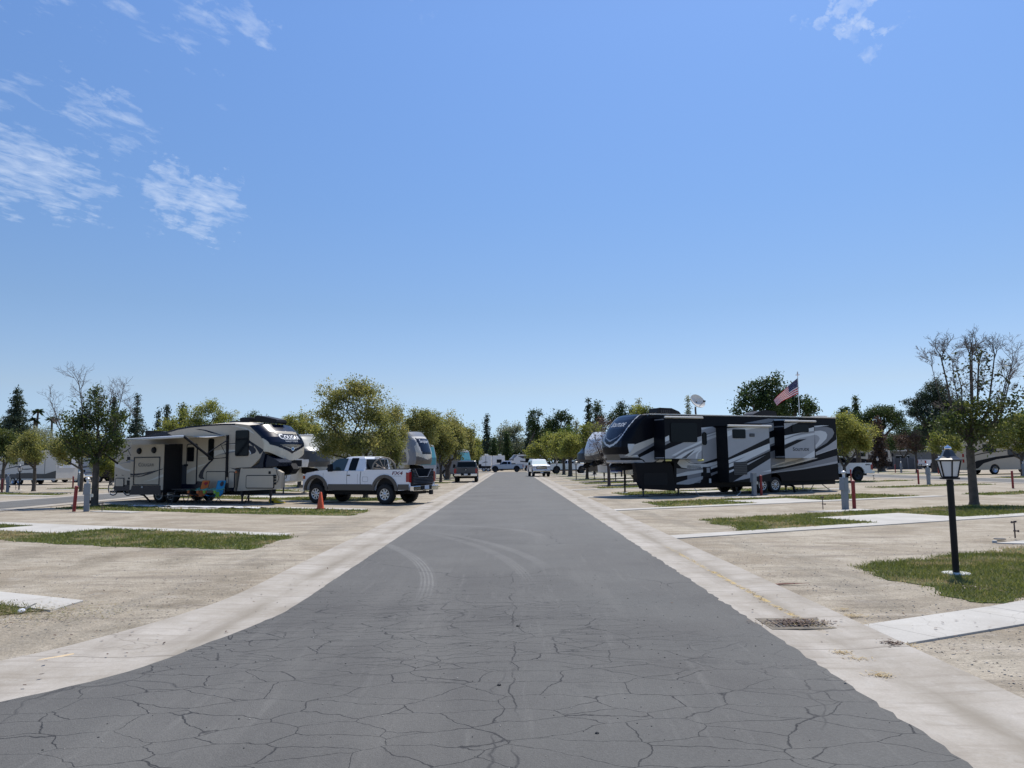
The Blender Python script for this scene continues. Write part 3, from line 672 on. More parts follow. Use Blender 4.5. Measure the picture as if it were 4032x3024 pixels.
def tree(name, label, cat, u, Y, blobs, m, lw=None, vfork=None, tr=.14, bark=None, cover=4.2, spread=None, group=None, base=None, shell=.45, nper=9, depth=1.0, twigs=14, tvar=.16, tint=None, lean=0.0):
    """broadleaf tree: blobs given as (u, v, ru, rv) photo outlines at distance Y, turned into metres there"""
    bp = Vector(base) if base is not None else Vector((XU(u, Y), Y, 0))
    B = []; sc = Y / FPX
    for (bu, bv, ru, rv) in blobs:
        c = AY(bu, bv, Y); B.append((c.x, Y + random.uniform(-.5, .5) * ru * sc, c.z, ru * sc, (ru + rv) / 2 * sc * depth, rv * sc))
    lw = lw or max(.060, .95 * Y / 769)
    area = sum(PI * b[3] * b[5] for b in B); nl = int(min(42000, area / (lw * lw * .55) * cover)); spread = spread or max(.14, lw * 1.8)
    tot = sum((b[3] * b[4] * b[5]) ** (2 / 3.) for b in B); C = blob_points(B, nl / nper / tot, shell)
    root = thing(name, label, cat, bp, 0, group)
    fk = AY(u, vfork, Y).z if vfork else min(b[2] - b[5] for b in B) * .9 + .3
    fk = max(fk, .8); fp = Vector((bp.x + lean, bp.y, fk)); bark = bark or M_bark
    mb = MB(); mb.tube([bp, bp.lerp(fp, .08) + Vector((0, 0, 0)), bp.lerp(fp, .5) + Vector((.02, 0, 0)), fp], [tr * 1.35, tr * 1.05, tr * .92, tr * .8], bark, n=9, cap=False)
    tips = []
    for b in B:
        pts = limb(mb, fp, (b[0], b[1], b[2]), tr * .62, tr * .18, bark, .3); tips += pts[2:]
    idx = RNG.choice(len(C), min(twigs, len(C)), replace=False)
    for i in idx:
        q = Vector(C[i]); p = min(tips, key=lambda a_: (a_ - q).length); limb(mb, p, q, tr * .16, tr * .05, bark, .3, 4, 3)
    for i in range(len(mb.v)): mb.v[i] = (mb.v[i][0] - bp.x, mb.v[i][1] - bp.y, mb.v[i][2] - bp.z)
    mb.build('trunk', root)
    # clumps: tint drifts over the crown
    cn = vnoise(C[:, 0] + C[:, 2] * .7, C[:, 1] + C[:, 2] * .9, .9, 4)
    leaves('crown', C, nper, spread, lw, m, root, bp, tintc=np.clip((.45 if tint is None else tint) + (cn - .5) * .75 + RNG.normal(0, .1, len(C)), 0, 1), tvar=tvar)
    return root
def conifer(name, label, u, Y, vtop, hw, m=None, vb=None, group=None, cover=1.0, dens=1.0, tr=.2, cat='conifer', taper=1.0):
    m = m or L_conif; x = XU(u, Y); bp = Vector((x, Y, 0)); h = AY(u, vtop, Y).z; zb = AY(u, vb, Y).z if vb else h * .12; W = hw * 1.4 * Y / FPX
    root = thing(name, label, cat, bp, 0, group); mb = MB(); mb.tube([(0, 0, 0), (0, 0, h * .5), (0, 0, h * .98)], [tr, tr * .6, .03], M_bark, n=7, cap=False)
    lw = max(.12, 1.15 * Y / 769); C = []; layers = int(16 * dens)
    for i in range(layers):
        f = (i + random.random() * .6) / layers; z = zb + (h - zb) * f; wr = W * ((1 - f) ** taper * .95 + .06) * random.uniform(.75, 1.12)
        nb = max(4, int(9 * (1 - f) + 4))
        for k in range(nb):
            a = 2 * PI * (k + random.random()) / nb; L_ = wr * random.uniform(.55, 1.1)
            st = max(2, int(L_ / (lw * 1.1)))
            if k % 2 == 0 and f < .9: mb.tube([(0, 0, z), (math.cos(a) * L_, math.sin(a) * L_, z + L_ * .02)], .035, M_bark, n=3, r1=.01, cap=False)
            for j in range(st):
                q = (j + .5) / st; C.append((x + math.cos(a) * L_ * q, Y + math.sin(a) * L_ * q, z + L_ * (.10 * q - .22 * q * q) + random.gauss(0, .1)))
    C.append((x, Y, h)); C = np.array(C); mb.build('trunk', root)
    tot = PI * W * (h - zb) * .5 / (lw * lw * .5) * 4.5 * cover; nper = max(2, int(min(24, tot / len(C)))); 
    leaves('crown', C, nper, lw * 1.25, lw, m, root, bp, tintc=RNG.normal(.42, .2, len(C)), droop=.3)
    return root
def bare_twigs(mb, p, d, L_, r, depth, m, up=.25, minr=.004, kink=.30):
    """recursive leafless branching; returns tips"""
    tips = []; p = Vector(p); d = Vector(d).normalized(); pts = [p]; q = p.copy(); dd = d.copy()
    for i in range(3):
        dd = (dd + Vector((random.gauss(0, kink), random.gauss(0, kink), random.gauss(0, kink * .6) + up * .3)) * .45).normalized(); q = q + dd * L_ / 3; pts.append(q.copy())
    mb.tube(pts, r, m, n=4 if r > .015 else 3, r1=max(minr, r * .55), cap=False)
    if depth <= 0: return [q]
    for k in range(random.choice((2, 3, 3))):
        i = random.choice((1, 2, 3)); nd = (dd + Vector((random.gauss(0, .75), random.gauss(0, .75), random.gauss(.15, .4)))).normalized()
        tips += bare_twigs(mb, pts[i], nd, L_ * random.uniform(.6, .85), max(minr, r * .55), depth - 1, m, up, minr, kink)
    return tips
G1 = 'trees along the left row of sites'; G2 = 'trees along the right row of sites'; G3 = 'trees beyond the camping sites'
# --- left side, from the road outwards
tree('broadleaf_tree', 'tall airy yellow-green tree rising behind the white pickup', 'tree', 1441, 38.4, [(1390, 1590, 115, 88), (1290, 1640, 72, 72), (1480, 1640, 75, 80), (1380, 1530, 60, 40), (1450, 1545, 50, 40), (1330, 1720, 95, 80), (1440, 1740, 110, 80), (1290, 1760, 60, 50), (1530, 1720, 55, 70)], L_olive, vfork=1850, tr=.13, cover=2.3, nper=7, twigs=70, shell=.5, spread=.11, group=G1)
tree('broadleaf_tree', 'rounded olive-green tree between the tall airy tree and the brown-nosed trailer', 'tree', 1556, 48, [(1548, 1665, 52, 66), (1572, 1735, 30, 66), (1525, 1770, 50, 60)], L_olive, vfork=1850, tr=.12, group=G1)
tree('broadleaf_tree', 'dense dark olive tree directly behind the brown-nosed trailer', 'tree', 1640, 60.5, [(1650, 1660, 70, 52), (1620, 1690, 40, 60), (1690, 1700, 40, 60)], L_olive, vfork=1850, tr=.12, cover=5, group=G1)
tree('broadleaf_tree', 'dense olive tree standing between the brown-nosed trailer and the dark pickup', 'tree', 1735, 69.5, [(1725, 1685, 62, 62), (1700, 1740, 60, 60), (1750, 1760, 50, 50)], L_olive, vfork=1850, tr=.13, cover=5, group=G1)
tree('broadleaf_tree', 'thick olive-green tree whose stout trunk shows left of the dark pickup', 'tree', 1762, 80, [(1775, 1690, 55, 52), (1760, 1750, 55, 50), (1800, 1740, 48, 60)], L_olive, vfork=1850, tr=.3, cover=5, group=G1)
tree('broadleaf_tree', 'olive-green tree above the roof of the dark pickup', 'tree', 1800, 91, [(1820, 1715, 48, 48), (1800, 1770, 50, 35), (1850, 1760, 38, 40)], L_olive, vfork=1840, tr=.15, cover=5, group=G1)
tree('broadleaf_tree', 'bright yellow-green tree at the far end of the left row beside the road', 'tree', 1822, 103, [(1860, 1745, 42, 42), (1880, 1780, 28, 24), (1838, 1785, 36, 22)], L_yellow, vfork=1840, tr=.15, cover=4.5, group=G1)
tree('broadleaf_tree', 'yellow-green tree with a gap of sky above the dark navy trailer nose', 'tree', 1180, 58, [(1150, 1665, 52, 40), (1200, 1690, 55, 50), (1130, 1720, 40, 40), (1240, 1720, 50, 50), (1190, 1760, 70, 50)], L_yellow, vfork=1830, cover=3.8, group=G1)
tree('broadleaf_tree', 'pale yellow tree half bare on top above the hump of the tan trailer roof', 'tree', 810, 62, [(830, 1600, 50, 42), (770, 1640, 45, 45), (870, 1640, 45, 48), (900, 1690, 60, 40), (790, 1690, 70, 40)], L_yellow, vfork=1800, cover=2.6, nper=7, twigs=40, group=G1)
r_ = tree('broadleaf_tree', 'sparse grey-green tree with bare top twigs behind the roof vents of the tan trailer', 'tree', 1000, 66, [(985, 1650, 40, 30), (1020, 1680, 60, 34), (960, 1700, 60, 30), (1080, 1700, 50, 40)], L_mix, vfork=1790, cover=2.4, twigs=30, group=G1)
tree('broadleaf_tree', 'small golden-green tree beside the two dark conifers left of the tan trailer', 'tree', 672, 60, [(672, 1672, 28, 40), (700, 1700, 40, 36), (650, 1720, 40, 36)], L_yellow, vfork=1800, cover=3.6, group=G1)
conifer('conifer', 'olive brown cone-shaped tree above the left part of the tan trailer roof', 715, 72, 1592, 48, L_mix, vb=1760, group=G3, taper=.8)
# near left tree with bare twigs
def bare_top_tree(label, u, Y, vfork, leafblobs, m, tips, cover, tr, group, bark, base=None, spread=None, name='half_bare_tree', twdepth=3, lean=0.0, limbs=None, lw=None, nper=8):
    bp = Vector(base) if base is not None else Vector((XU(u, Y), Y, 0)); root = thing(name, label, 'tree', bp, 0, group); sc = Y / FPX
    fk = AY(u, vfork, Y); fp = Vector((fk.x + lean, Y, fk.z)); mb = MB()
    mb.tube([bp, bp.lerp(fp, .06), bp.lerp(fp, .5), fp], [tr * 1.4, tr * 1.08, tr * .95, tr * .9], bark, n=10, cap=False)
    ends = []
    for (tu, tv, ell, r) in tips:
        q = AY(tu, tv, Y); q.y = Y + random.uniform(-1, 1) * ell * .8
        mid_ = fp.lerp(q, .45) + Vector(((q.x - fp.x) * .22, (q.y - fp.y) * .2, -.15 * abs(q.x - fp.x)))
        mb.tube([fp, fp.lerp(mid_, .5) + Vector((random.gauss(0, .03), 0, 0)), mid_, mid_.lerp(q, .5) + Vector((random.gauss(0, .05), random.gauss(0, .05), 0)), q], [r, r * .85, r * .65, r * .5, r * .35], bark, n=6, cap=False)
        ends.append(q)
        d = (q - mid_).normalized()
        for k in range(3): bare_twigs(mb, q - d * random.uniform(0, .5) * ell, d + Vector((random.gauss(0, .45), random.gauss(0, .45), .2)), ell * .55, r * .33, twdepth, bark if r > .05 else M_twig)
        for k in range(4): bare_twigs(mb, mid_.lerp(q, random.random()), Vector((random.gauss(0, 1), random.gauss(0, 1), .6)), ell * .42, r * .22, twdepth - 1, M_twig)
    B = []
    for (bu, bv, ru, rv) in leafblobs: c = AY(bu, bv, Y); B.append((c.x, Y + random.uniform(-.4, .4) * ru * sc, c.z, ru * sc, (ru + rv) / 2 * sc, rv * sc))
    lw = lw or max(.075, 1.1 * Y / 769); area = sum(PI * b[3] * b[5] for b in B); nl = int(min(30000, area / (lw * lw * .55) * cover))
    tot = sum((b[3] * b[4] * b[5]) ** (2 / 3.) for b in B); C = blob_points(B, nl / nper / tot, .5)
    for i in RNG.choice(len(C), 30, replace=False): limb(mb, fp.lerp(min(ends, key=lambda a_: (a_ - Vector(C[i])).length), .5), Vector(C[i]), .018, .006, bark, .3, 4, 3)
    mb.v = [(a[0] - bp.x, a[1] - bp.y, a[2] - bp.z) for a in mb.v]; mb.build('trunk', root)
    cn = vnoise(C[:, 0] + C[:, 2] * .7, C[:, 1] + C[:, 2] * .9, .8, 6)
    leaves('crown', C, nper, spread or .16, lw, m, root, bp, tintc=np.clip(.45 + (cn - .5) * .8 + RNG.normal(0, .1, len(C)), 0, 1)); return root
bare_top_tree('dark leafy tree with bare grey branches fanning out on top beside the left utility post', 380, 33.3, 1810,
    [(365, 1620, 62, 62), (372, 1545, 26, 34), (310, 1660, 55, 50), (430, 1660, 62, 60), (350, 1720, 100, 60), (400, 1770, 80, 50), (460, 1740, 40, 55), (300, 1760, 45, 45), (480, 1640, 22, 30)], L_mix,
    [(345, 1505, 1.0, .05), (290, 1560, 1.0, .045), (240, 1600, .9, .04), (215, 1650, .8, .035), (430, 1560, .9, .045), (480, 1545, .9, .04), (510, 1600, .8, .03), (385, 1580, .8, .05)], 2.1, .14, G1, M_bark, spread=.13)
tree('broadleaf_tree', 'small yellow-olive tree behind the left utility post and red bollard', 'tree', 325, 53, [(270, 1755, 50, 42), (320, 1770, 45, 45), (235, 1790, 40, 36), (355, 1730, 40, 40)], L_olive, vfork=1850, tr=.12, group='trees by the parallel road on the left')
tree('broadleaf_tree', 'small olive tree standing in front of the far left trailer rear', 'tree', 139, 55, [(115, 1745, 50, 42), (85, 1770, 45, 40), (140, 1780, 42, 40), (150, 1800, 26, 26)], L_olive, vfork=1845, tr=.13, group='trees by the parallel road on the left')
tree('broadleaf_tree', 'grey-olive bushy tree cut by the left edge of the picture', 'tree', 15, 60, [(15, 1740, 42, 60), (50, 1760, 35, 60), (-20, 1760, 40, 60)], L_mix, vfork=1850, group='trees by the parallel road on the left')
tree('broadleaf_tree', 'yellow-green tree seen through the gap left of the awning arm', 'tree', 440, 70, [(425, 1790, 36, 50), (400, 1840, 30, 30), (445, 1840, 30, 40)], L_yellow, vfork=1860, group='trees by the parallel road on the left')
conifer('conifer', 'tall dark blue-green conifer at the left edge of the picture', 56, 110, 1526, 62, vb=1790, group=G3, cover=1.2, dens=1.3, taper=.75, tr=.4)
conifer('conifer', 'broad dark conifer behind the left-edge tall conifer', 20, 118, 1640, 90, vb=1800, group=G3, taper=.5, tr=.4)
conifer('conifer', 'narrow dark conifer behind the half bare tree', 441, 118, 1557, 36, group=G3, vb=1800, tr=.4)
conifer('conifer', 'feathery conifer right of the half bare tree', 533, 120, 1552, 44, group=G3, vb=1800, cover=.7, tr=.4)
conifer('conifer', 'light conifer left of its slim darker twin', 618, 124, 1612, 32, group=G3, vb=1800, cover=.7, tr=.35)
conifer('conifer', 'slim darker conifer at the end of the far left pair', 651, 122, 1595, 18, group=G3, vb=1800, tr=.35)
tree('broadleaf_tree', 'pale grey-green hazy tree behind the three fan palms', 'tree', 170, 150, [(140, 1700, 45, 28), (175, 1720, 40, 34), (215, 1735, 40, 30), (250, 1750, 36, 26)], L_pale, cover=1.9, vfork=1800, group=G3)
for i, (u0, v0, ds) in enumerate(((141, 1622, 'tallest of the three distant fan palms'), (128, 1655, 'short distant fan palm just left of the tallest one'), (198, 1652, 'distant fan palm standing alone to the right of its pair'))):
    Y = 200.; x = XU(u0 - (6 if i == 0 else 0), Y); h = AY(u0, v0, Y).z; rt = thing('fan_palm', ds, 'palm', (x, Y, 0), 0, 'distant fan palms')
    mb = MB(); dx = XU(u0, Y) - x; mb.tube([(0, 0, 0), (dx * .3, 0, h * .6), (dx, 0, h)], [.38, .30, .24], M_bark, n=7); mb.build('trunk', rt)
    mb = MB()
    for k in range(34):
        a = random.uniform(0, 2 * PI); el = random.uniform(-.5, 1.0); L_ = random.uniform(1.4, 2.1); d = Vector((math.cos(a) * math.cos(el), math.sin(a) * math.cos(el), math.sin(el))); s_ = d.cross(Vector((0, 0, 1))).normalized()
        o_ = Vector((dx, 0, h)); q = o_ + d * L_ * .55; e_ = o_ + d * L_ + Vector((0, 0, -.55)); mb.add([o_, q - s_ * .38, e_, q + s_ * .38], [(0, 1, 2, 3)], L_dark)
    mb.build('crown', rt)
# --- right side row by the road
for (u, Y, bl, mm, lab, tr_) in (
    (2219, 103, [(2215, 1735, 42, 36), (2240, 1765, 35, 32), (2190, 1765, 35, 34)], L_yellow, 'leaning-trunk olive tree left of the small black lamp on the right side', .22),
    (2244, 90, [(2255, 1735, 45, 36), (2290, 1750, 36, 36), (2235, 1770, 36, 30)], L_yellow, 'yellow-green tree with a grey trunk just left of the small black lamp', .26),
    (2184, 120, [(2180, 1730, 34, 30), (2160, 1760, 35, 32), (2200, 1750, 30, 32)], L_yellow, 'yellow-green tree above the white pickup parked behind the oncoming white truck', .2),
    (2152, 138, [(2125, 1765, 36, 26), (2098, 1785, 28, 22), (2150, 1775, 30, 26)], L_yellow, 'yellow-green tree right above the roof of the oncoming white truck', .2),
    (2310, 76, [(2325, 1700, 42, 36), (2350, 1720, 40, 40), (2300, 1740, 36, 30)], L_yellow, 'yellow-green tree behind the pale round trailer nose', .15)):
    tree('broadleaf_tree', lab, 'tree', u, Y, bl, mm, vfork=1815, tr=tr_, cover=4.6, group=G2)
bare_top_tree('purple-brown bare tree in front of the pale round trailer nose', 2396, 53.2, 1835, [(2370, 1735, 40, 45), (2390, 1770, 40, 30)], L_brown,
    [(2340, 1715, .8, .035), (2365, 1690, .8, .035), (2395, 1690, .8, .035), (2345, 1760, .7, .03), (2420, 1700, .7, .03), (2325, 1790, .5, .03)], .5, .11, G2, mat('purple_bark', (.075, .055, .05), .9), spread=.3)
# --- beyond the end of the road
conifer('conifer', 'lone feathery conifer left of the road end', 1917, 175, 1634, 24, vb=1800, cover=.75, dens=1.4, tr=.4, group=G3)
tree('broadleaf_tree', 'bushy beige-olive tree above the road end', 'tree', 2006, 185, [(1990, 1700, 34, 34), (2030, 1695, 30, 32), (2010, 1740, 48, 40), (1975, 1745, 28, 34)], L_pale, cover=3.0, vfork=1810, tr=.4, group=G3, tint=.1)
conifer('conifer', 'dark conifer in front of the beige-olive tree', 1996, 172, 1700, 22, L_dark, vb=1810, tr=.4, group=G3)
conifer('conifer', 'dark green conifer low beside the lone feathery one', 1945, 165, 1725, 26, L_dark, vb=1815, tr=.4, group=G3)
conifer('conifer', 'slender grey conifer left of the dark green clump', 2086, 172, 1640, 26, vb=1800, cover=.8, tr=.4, group=G3)
tree('broadleaf_tree', 'dark green tree with a narrow crown beside the slender grey conifer', 'tree', 2100, 160, [(2100, 1628, 14, 18), (2106, 1665, 22, 30), (2125, 1630, 9, 14), (2120, 1710, 36, 40)], L_dark, cover=4, vfork=1810, tr=.4, group=G3)
tree('broadleaf_tree', 'dark green tree with a knobbly top behind the oncoming white truck', 'tree', 2190, 158, [(2215, 1635, 22, 26), (2190, 1655, 26, 24), (2240, 1650, 16, 16), (2160, 1670, 26, 28), (2195, 1700, 50, 34), (2240, 1690, 28, 24)], L_dark, cover=4, vfork=1810, tr=.4, group=G3)
tree('broadleaf_tree', 'mid green rounded tree below the knobbly dark crown', 'tree', 2215, 150, [(2230, 1715, 40, 36), (2180, 1735, 36, 30)], L_green, cover=4, vfork=1810, tr=.3, group=G3)
conifer('conifer', 'pale thin conifer between the dark clump and the round trailer nose', 2272, 170, 1655, 18, L_pale, vb=1790, cover=.7, tr=.3, group=G3)
conifer('conifer', 'grey-green conifer left of the black trailer nose', 2322, 128, 1570, 30, vb=1790, cover=.8, tr=.4, group=G3)
tree('broadleaf_tree', 'dark narrow tree just above the black trailer nose', 'tree', 2352, 120, [(2352, 1605, 18, 24), (2358, 1650, 26, 40), (2340, 1690, 30, 40)], L_dark, cover=4, tr=.35, vfork=1800, group=G3)
tree('broadleaf_tree', 'small dark tree with brownish twigs left of the black trailer nose', 'tree', 2340, 100, [(2345, 1690, 34, 26), (2375, 1665, 26, 26)], L_brown, cover=2.4, tr=.2, vfork=1790, group=G3)
tree('broadleaf_tree', 'dark olive tree poking over the black trailer roof', 'tree', 2455, 120, [(2450, 1610, 20, 26), (2440, 1640, 34, 26), (2490, 1620, 14, 16), (2400, 1650, 22, 22), (2475, 1650, 30, 22)], L_dark, cover=3.6, vfork=1700, tr=.3, group=G3)
conifer('conifer', 'thin wispy conifer left of the satellite dish', 2521, 130, 1568, 16, L_pale, vb=1700, cover=.5, tr=.25, group=G3)
tree('broadleaf_tree', 'golden-green tree behind the front air conditioner of the black trailer', 'tree', 2545, 80, [(2535, 1610, 34, 22), (2560, 1625, 34, 26), (2510, 1625, 24, 18)], L_yellow, cover=3.6, vfork=1700, group=G3)
conifer('conifer', 'wispy conifer directly behind the satellite dish', 2716, 130, 1556, 22, L_pale, vb=1720, cover=.5, tr=.25, group=G3)
tree('broadleaf_tree', 'tall dark glossy tree behind the rear air conditioner of the black trailer', 'tree', 3020, 78, [(3037, 1505, 30, 32), (3000, 1530, 30, 36), (2958, 1530, 18, 26), (2940, 1570, 38, 36), (3000, 1590, 60, 50), (3060, 1560, 40, 50), (3070, 1600, 50, 50), (2920, 1610, 28, 30)], L_dark, cover=4.4, vfork=1700, tr=.3, nper=10, lw=.16, group=G3)
tree('broadleaf_tree', 'second dark glossy tree behind the flag and its pole', 'tree', 3130, 80, [(3113, 1530, 14, 22), (3130, 1580, 34, 36), (3170, 1600, 36, 30), (3100, 1610, 50, 30), (3190, 1610, 26, 26)], L_dark, cover=4.0, vfork=1700, tr=.25, lw=.16, group=G3)
conifer('conifer', 'ragged grey conifer right of the flagpole', 3187, 90, 1560, 24, L_mix, vb=1680, cover=.6, group=G3)
tree('broadleaf_tree', 'bright round yellow-green tree at the rear corner of the black trailer', 'tree', 3322, 58, [(3300, 1680, 60, 52), (3350, 1690, 50, 55), (3395, 1710, 46, 45), (3320, 1740, 62, 48), (3400, 1745, 34, 34)], L_yellow, vfork=1840, tr=.14, cover=5.2, group=G2)
conifer('conifer', 'dark brown-green conifer with a thin spire behind the yellow-green tree', 3381, 112, 1562, 30, L_mix, vb=1700, tr=.4, group=G3)
tree('umbrella_pine', 'wide flat-topped dark pine behind the park motorhome', 'tree', 3470, 104, [(3450, 1620, 50, 24), (3500, 1625, 50, 28), (3420, 1640, 30, 24), (3540, 1650, 24, 28), (3480, 1670, 70, 36), (3400, 1650, 24, 20)], L_dark, cover=4.6, vfork=1750, tr=.4, group=G3)
tree('umbrella_pine', 'low dark pine left of the wide flat-topped pine', 'tree', 3330, 110, [(3330, 1620, 26, 16), (3310, 1635, 20, 14), (3350, 1640, 26, 20)], L_dark, cover=4, vfork=1700, tr=.3, group=G3)
conifer('conifer', 'almost black ragged conifer in front of the park motorhome', 3462, 100, 1640, 30, L_brown, vb=1835, cover=1.1, tr=.3, taper=.5, group=G3)
tree('broadleaf_tree', 'brown dried-out tree in front of the grey corrugated fence', 'tree', 3607, 91, [(3580, 1745, 40, 30), (3545, 1735, 28, 26), (3600, 1720, 26, 26), (3610, 1760, 24, 20)], L_brown, cover=1.8, vfork=1790, tr=.14, twigs=40, group=G3)
tree('broadleaf_tree', 'dark mixed thicket tree behind the grey corrugated fence', 'tree', 3560, 122, [(3500, 1740, 40, 40), (3560, 1700, 46, 40), (3600, 1750, 50, 36), (3640, 1720, 40, 40)], L_dark, cover=3.4, vfork=1800, group=G3)
tree('broadleaf_tree', 'yellow-green tree just left of the near lamp head', 'tree', 3720, 64, [(3700, 1740, 34, 32), (3745, 1735, 40, 36), (3680, 1755, 22, 24), (3770, 1760, 26, 26)], L_yellow, vfork=1815, tr=.1, cover=4.2, group=G2)
tree('pine_tree', 'large blue-green pine behind the half bare tree by the near lamp', 'tree', 3680, 92, [(3680, 1530, 50, 32), (3640, 1570, 44, 34), (3700, 1590, 70, 50), (3620, 1620, 46, 34), (3600, 1580, 34, 18), (3690, 1650, 80, 44), (3760, 1600, 50, 50), (3590, 1625, 26, 12), (3660, 1690, 50, 34)], L_conif, cover=4.2, vfork=1760, tr=.4, nper=10, group=G3)
tree('broadleaf_tree', 'yellow-green tree in front of the beige motorhome at the right edge', 'tree', 4022, 70, [(4010, 1680, 60, 44), (3960, 1710, 46, 40), (4060, 1700, 60, 60), (4000, 1740, 60, 34), (3940, 1745, 30, 20)], L_yellow, vfork=1810, tr=.16, cover=4.6, group=G2)
# big half-bare tree on the right
bt = G(3837, 1989)
bare_top_tree('big pruned tree with upright bare limbs and sparse brown leaves behind the near lamp', 3818, bt.y, 1755,
    [(3800, 1640, 120, 60), (3760, 1700, 95, 55), (3860, 1700, 110, 60), (3930, 1660, 90, 55), (3840, 1600, 110, 50), (3720, 1650, 60, 50), (3960, 1600, 60, 60)], L_mix,
    [(3694, 1395, .75, .065), (3798, 1385, .8, .065), (3845, 1380, .8, .075), (3893, 1400, .8, .07), (3912, 1395, .75, .06), (3950, 1430, .8, .04), (3760, 1410, .7, .035), (3660, 1440, .6, .03), (4005, 1470, .8, .05), (3960, 1480, .6, .05), (3740, 1450, .5, .04)], 1.3, .145, G2, M_bark, base=bt, name='half_bare_tree', twdepth=4, spread=.15, lw=.075)
C_ = blob_points([(*(lambda q: (q.x, bt.y, q.z))(AY(a, b, bt.y)), c * bt.y / FPX, c * bt.y / FPX, d * bt.y / FPX) for a, b, c, d in ((3780, 1470, 120, 70), (3900, 1480, 110, 80), (3980, 1540, 70, 70), (3700, 1440, 50, 50), (3850, 1400, 90, 40))], 40, .6)
half = [o for o in bpy.data.objects if o.name.startswith('half_bare_tree') and o['label'].startswith('big pruned')][0]
leaves('dry_leaves', C_, 6, .10, .075, L_sparse, half, half.location)

# far-off wood closing the horizon behind the park: one mass of crowns nobody could count
def wood(name, label, x0, x1, y0, hfun, n_, m):
    X = RNG.uniform(x0, x1, n_); Y = y0 + RNG.uniform(0, 8, n_); H = hfun(X) * (.72 + .5 * vnoise(X, Y * 0 + 3, 5.5, 2) * 1.0); Z = H * RNG.random(n_) ** .62
    C = np.stack([X, Y, Z + .3], 1); cn = vnoise(X, Z * 2.2, 3.2, 8); o = leaves(name, C, 5, .5, .42, m, None, (0, 0, 0), tintc=np.clip(.42 + (cn - .5) * .9, 0, 1)); tag(o, label, 'wood', kind='stuff'); return o
wood('far_wood', 'dark band of distant trees closing the view behind the end of the road', -62, 66, 186, lambda X: 6.5 + 1.5 * np.sin(X * .11), 11000, L_dark)
wood('far_wood', 'band of distant trees behind the trailers on the far left', -190, -62, 170, lambda X: 7.0 + 1.5 * np.sin(X * .09), 11000, L_mix)
wood('far_wood', 'band of distant dark trees behind the fence and motorhomes on the right', 60, 165, 160, lambda X: 8.5 + 2 * np.sin(X * .07), 11000, L_dark)
# ------------------------------------------------------------------ vehicle helpers
def D(mb, fr, crop, pts, m, y=0.0, lay=1):
    """painted graphic on the wall plane y: outline taken from the photo, laid flat on the real wall"""
    mb.face([fr.pick(crop, a, b, y) for a, b in pts], y - .003 * lay, m)
def rect(fr, crop, x0, y0, x1, y1, y=0.0):
    a, b = fr.pick(crop, x0, y0, y), fr.pick(crop, x1, y1, y); c, d = fr.pick(crop, x0, y1, y), fr.pick(crop, x1, y0, y)
    xs = ((a[0] + c[0]) / 2, (b[0] + d[0]) / 2); zs = ((a[1] + d[1]) / 2, (b[1] + c[1]) / 2)
    return min(xs), max(xs), min(zs), max(zs)
def panel(name, parent, R4, y, m, t=.03, r=.07, frame=None, fw=.035, label=None):
    x0, x1, z0, z1 = R4; mb = MB()
    if frame: mb.rbox(((x0 + x1) / 2, y - t / 2, (z0 + z1) / 2), (x1 - x0, t, z1 - z0), frame, r, 4); mb.rbox(((x0 + x1) / 2, y - t / 2 - .004, (z0 + z1) / 2), (x1 - x0 - 2 * fw, t, z1 - z0 - 2 * fw), m, r * .7, 4)
    else: mb.rbox(((x0 + x1) / 2, y - t / 2, (z0 + z1) / 2), (x1 - x0, t, z1 - z0), m, r, 4)
    return mb.build(name, parent, label=label)
WM = {}
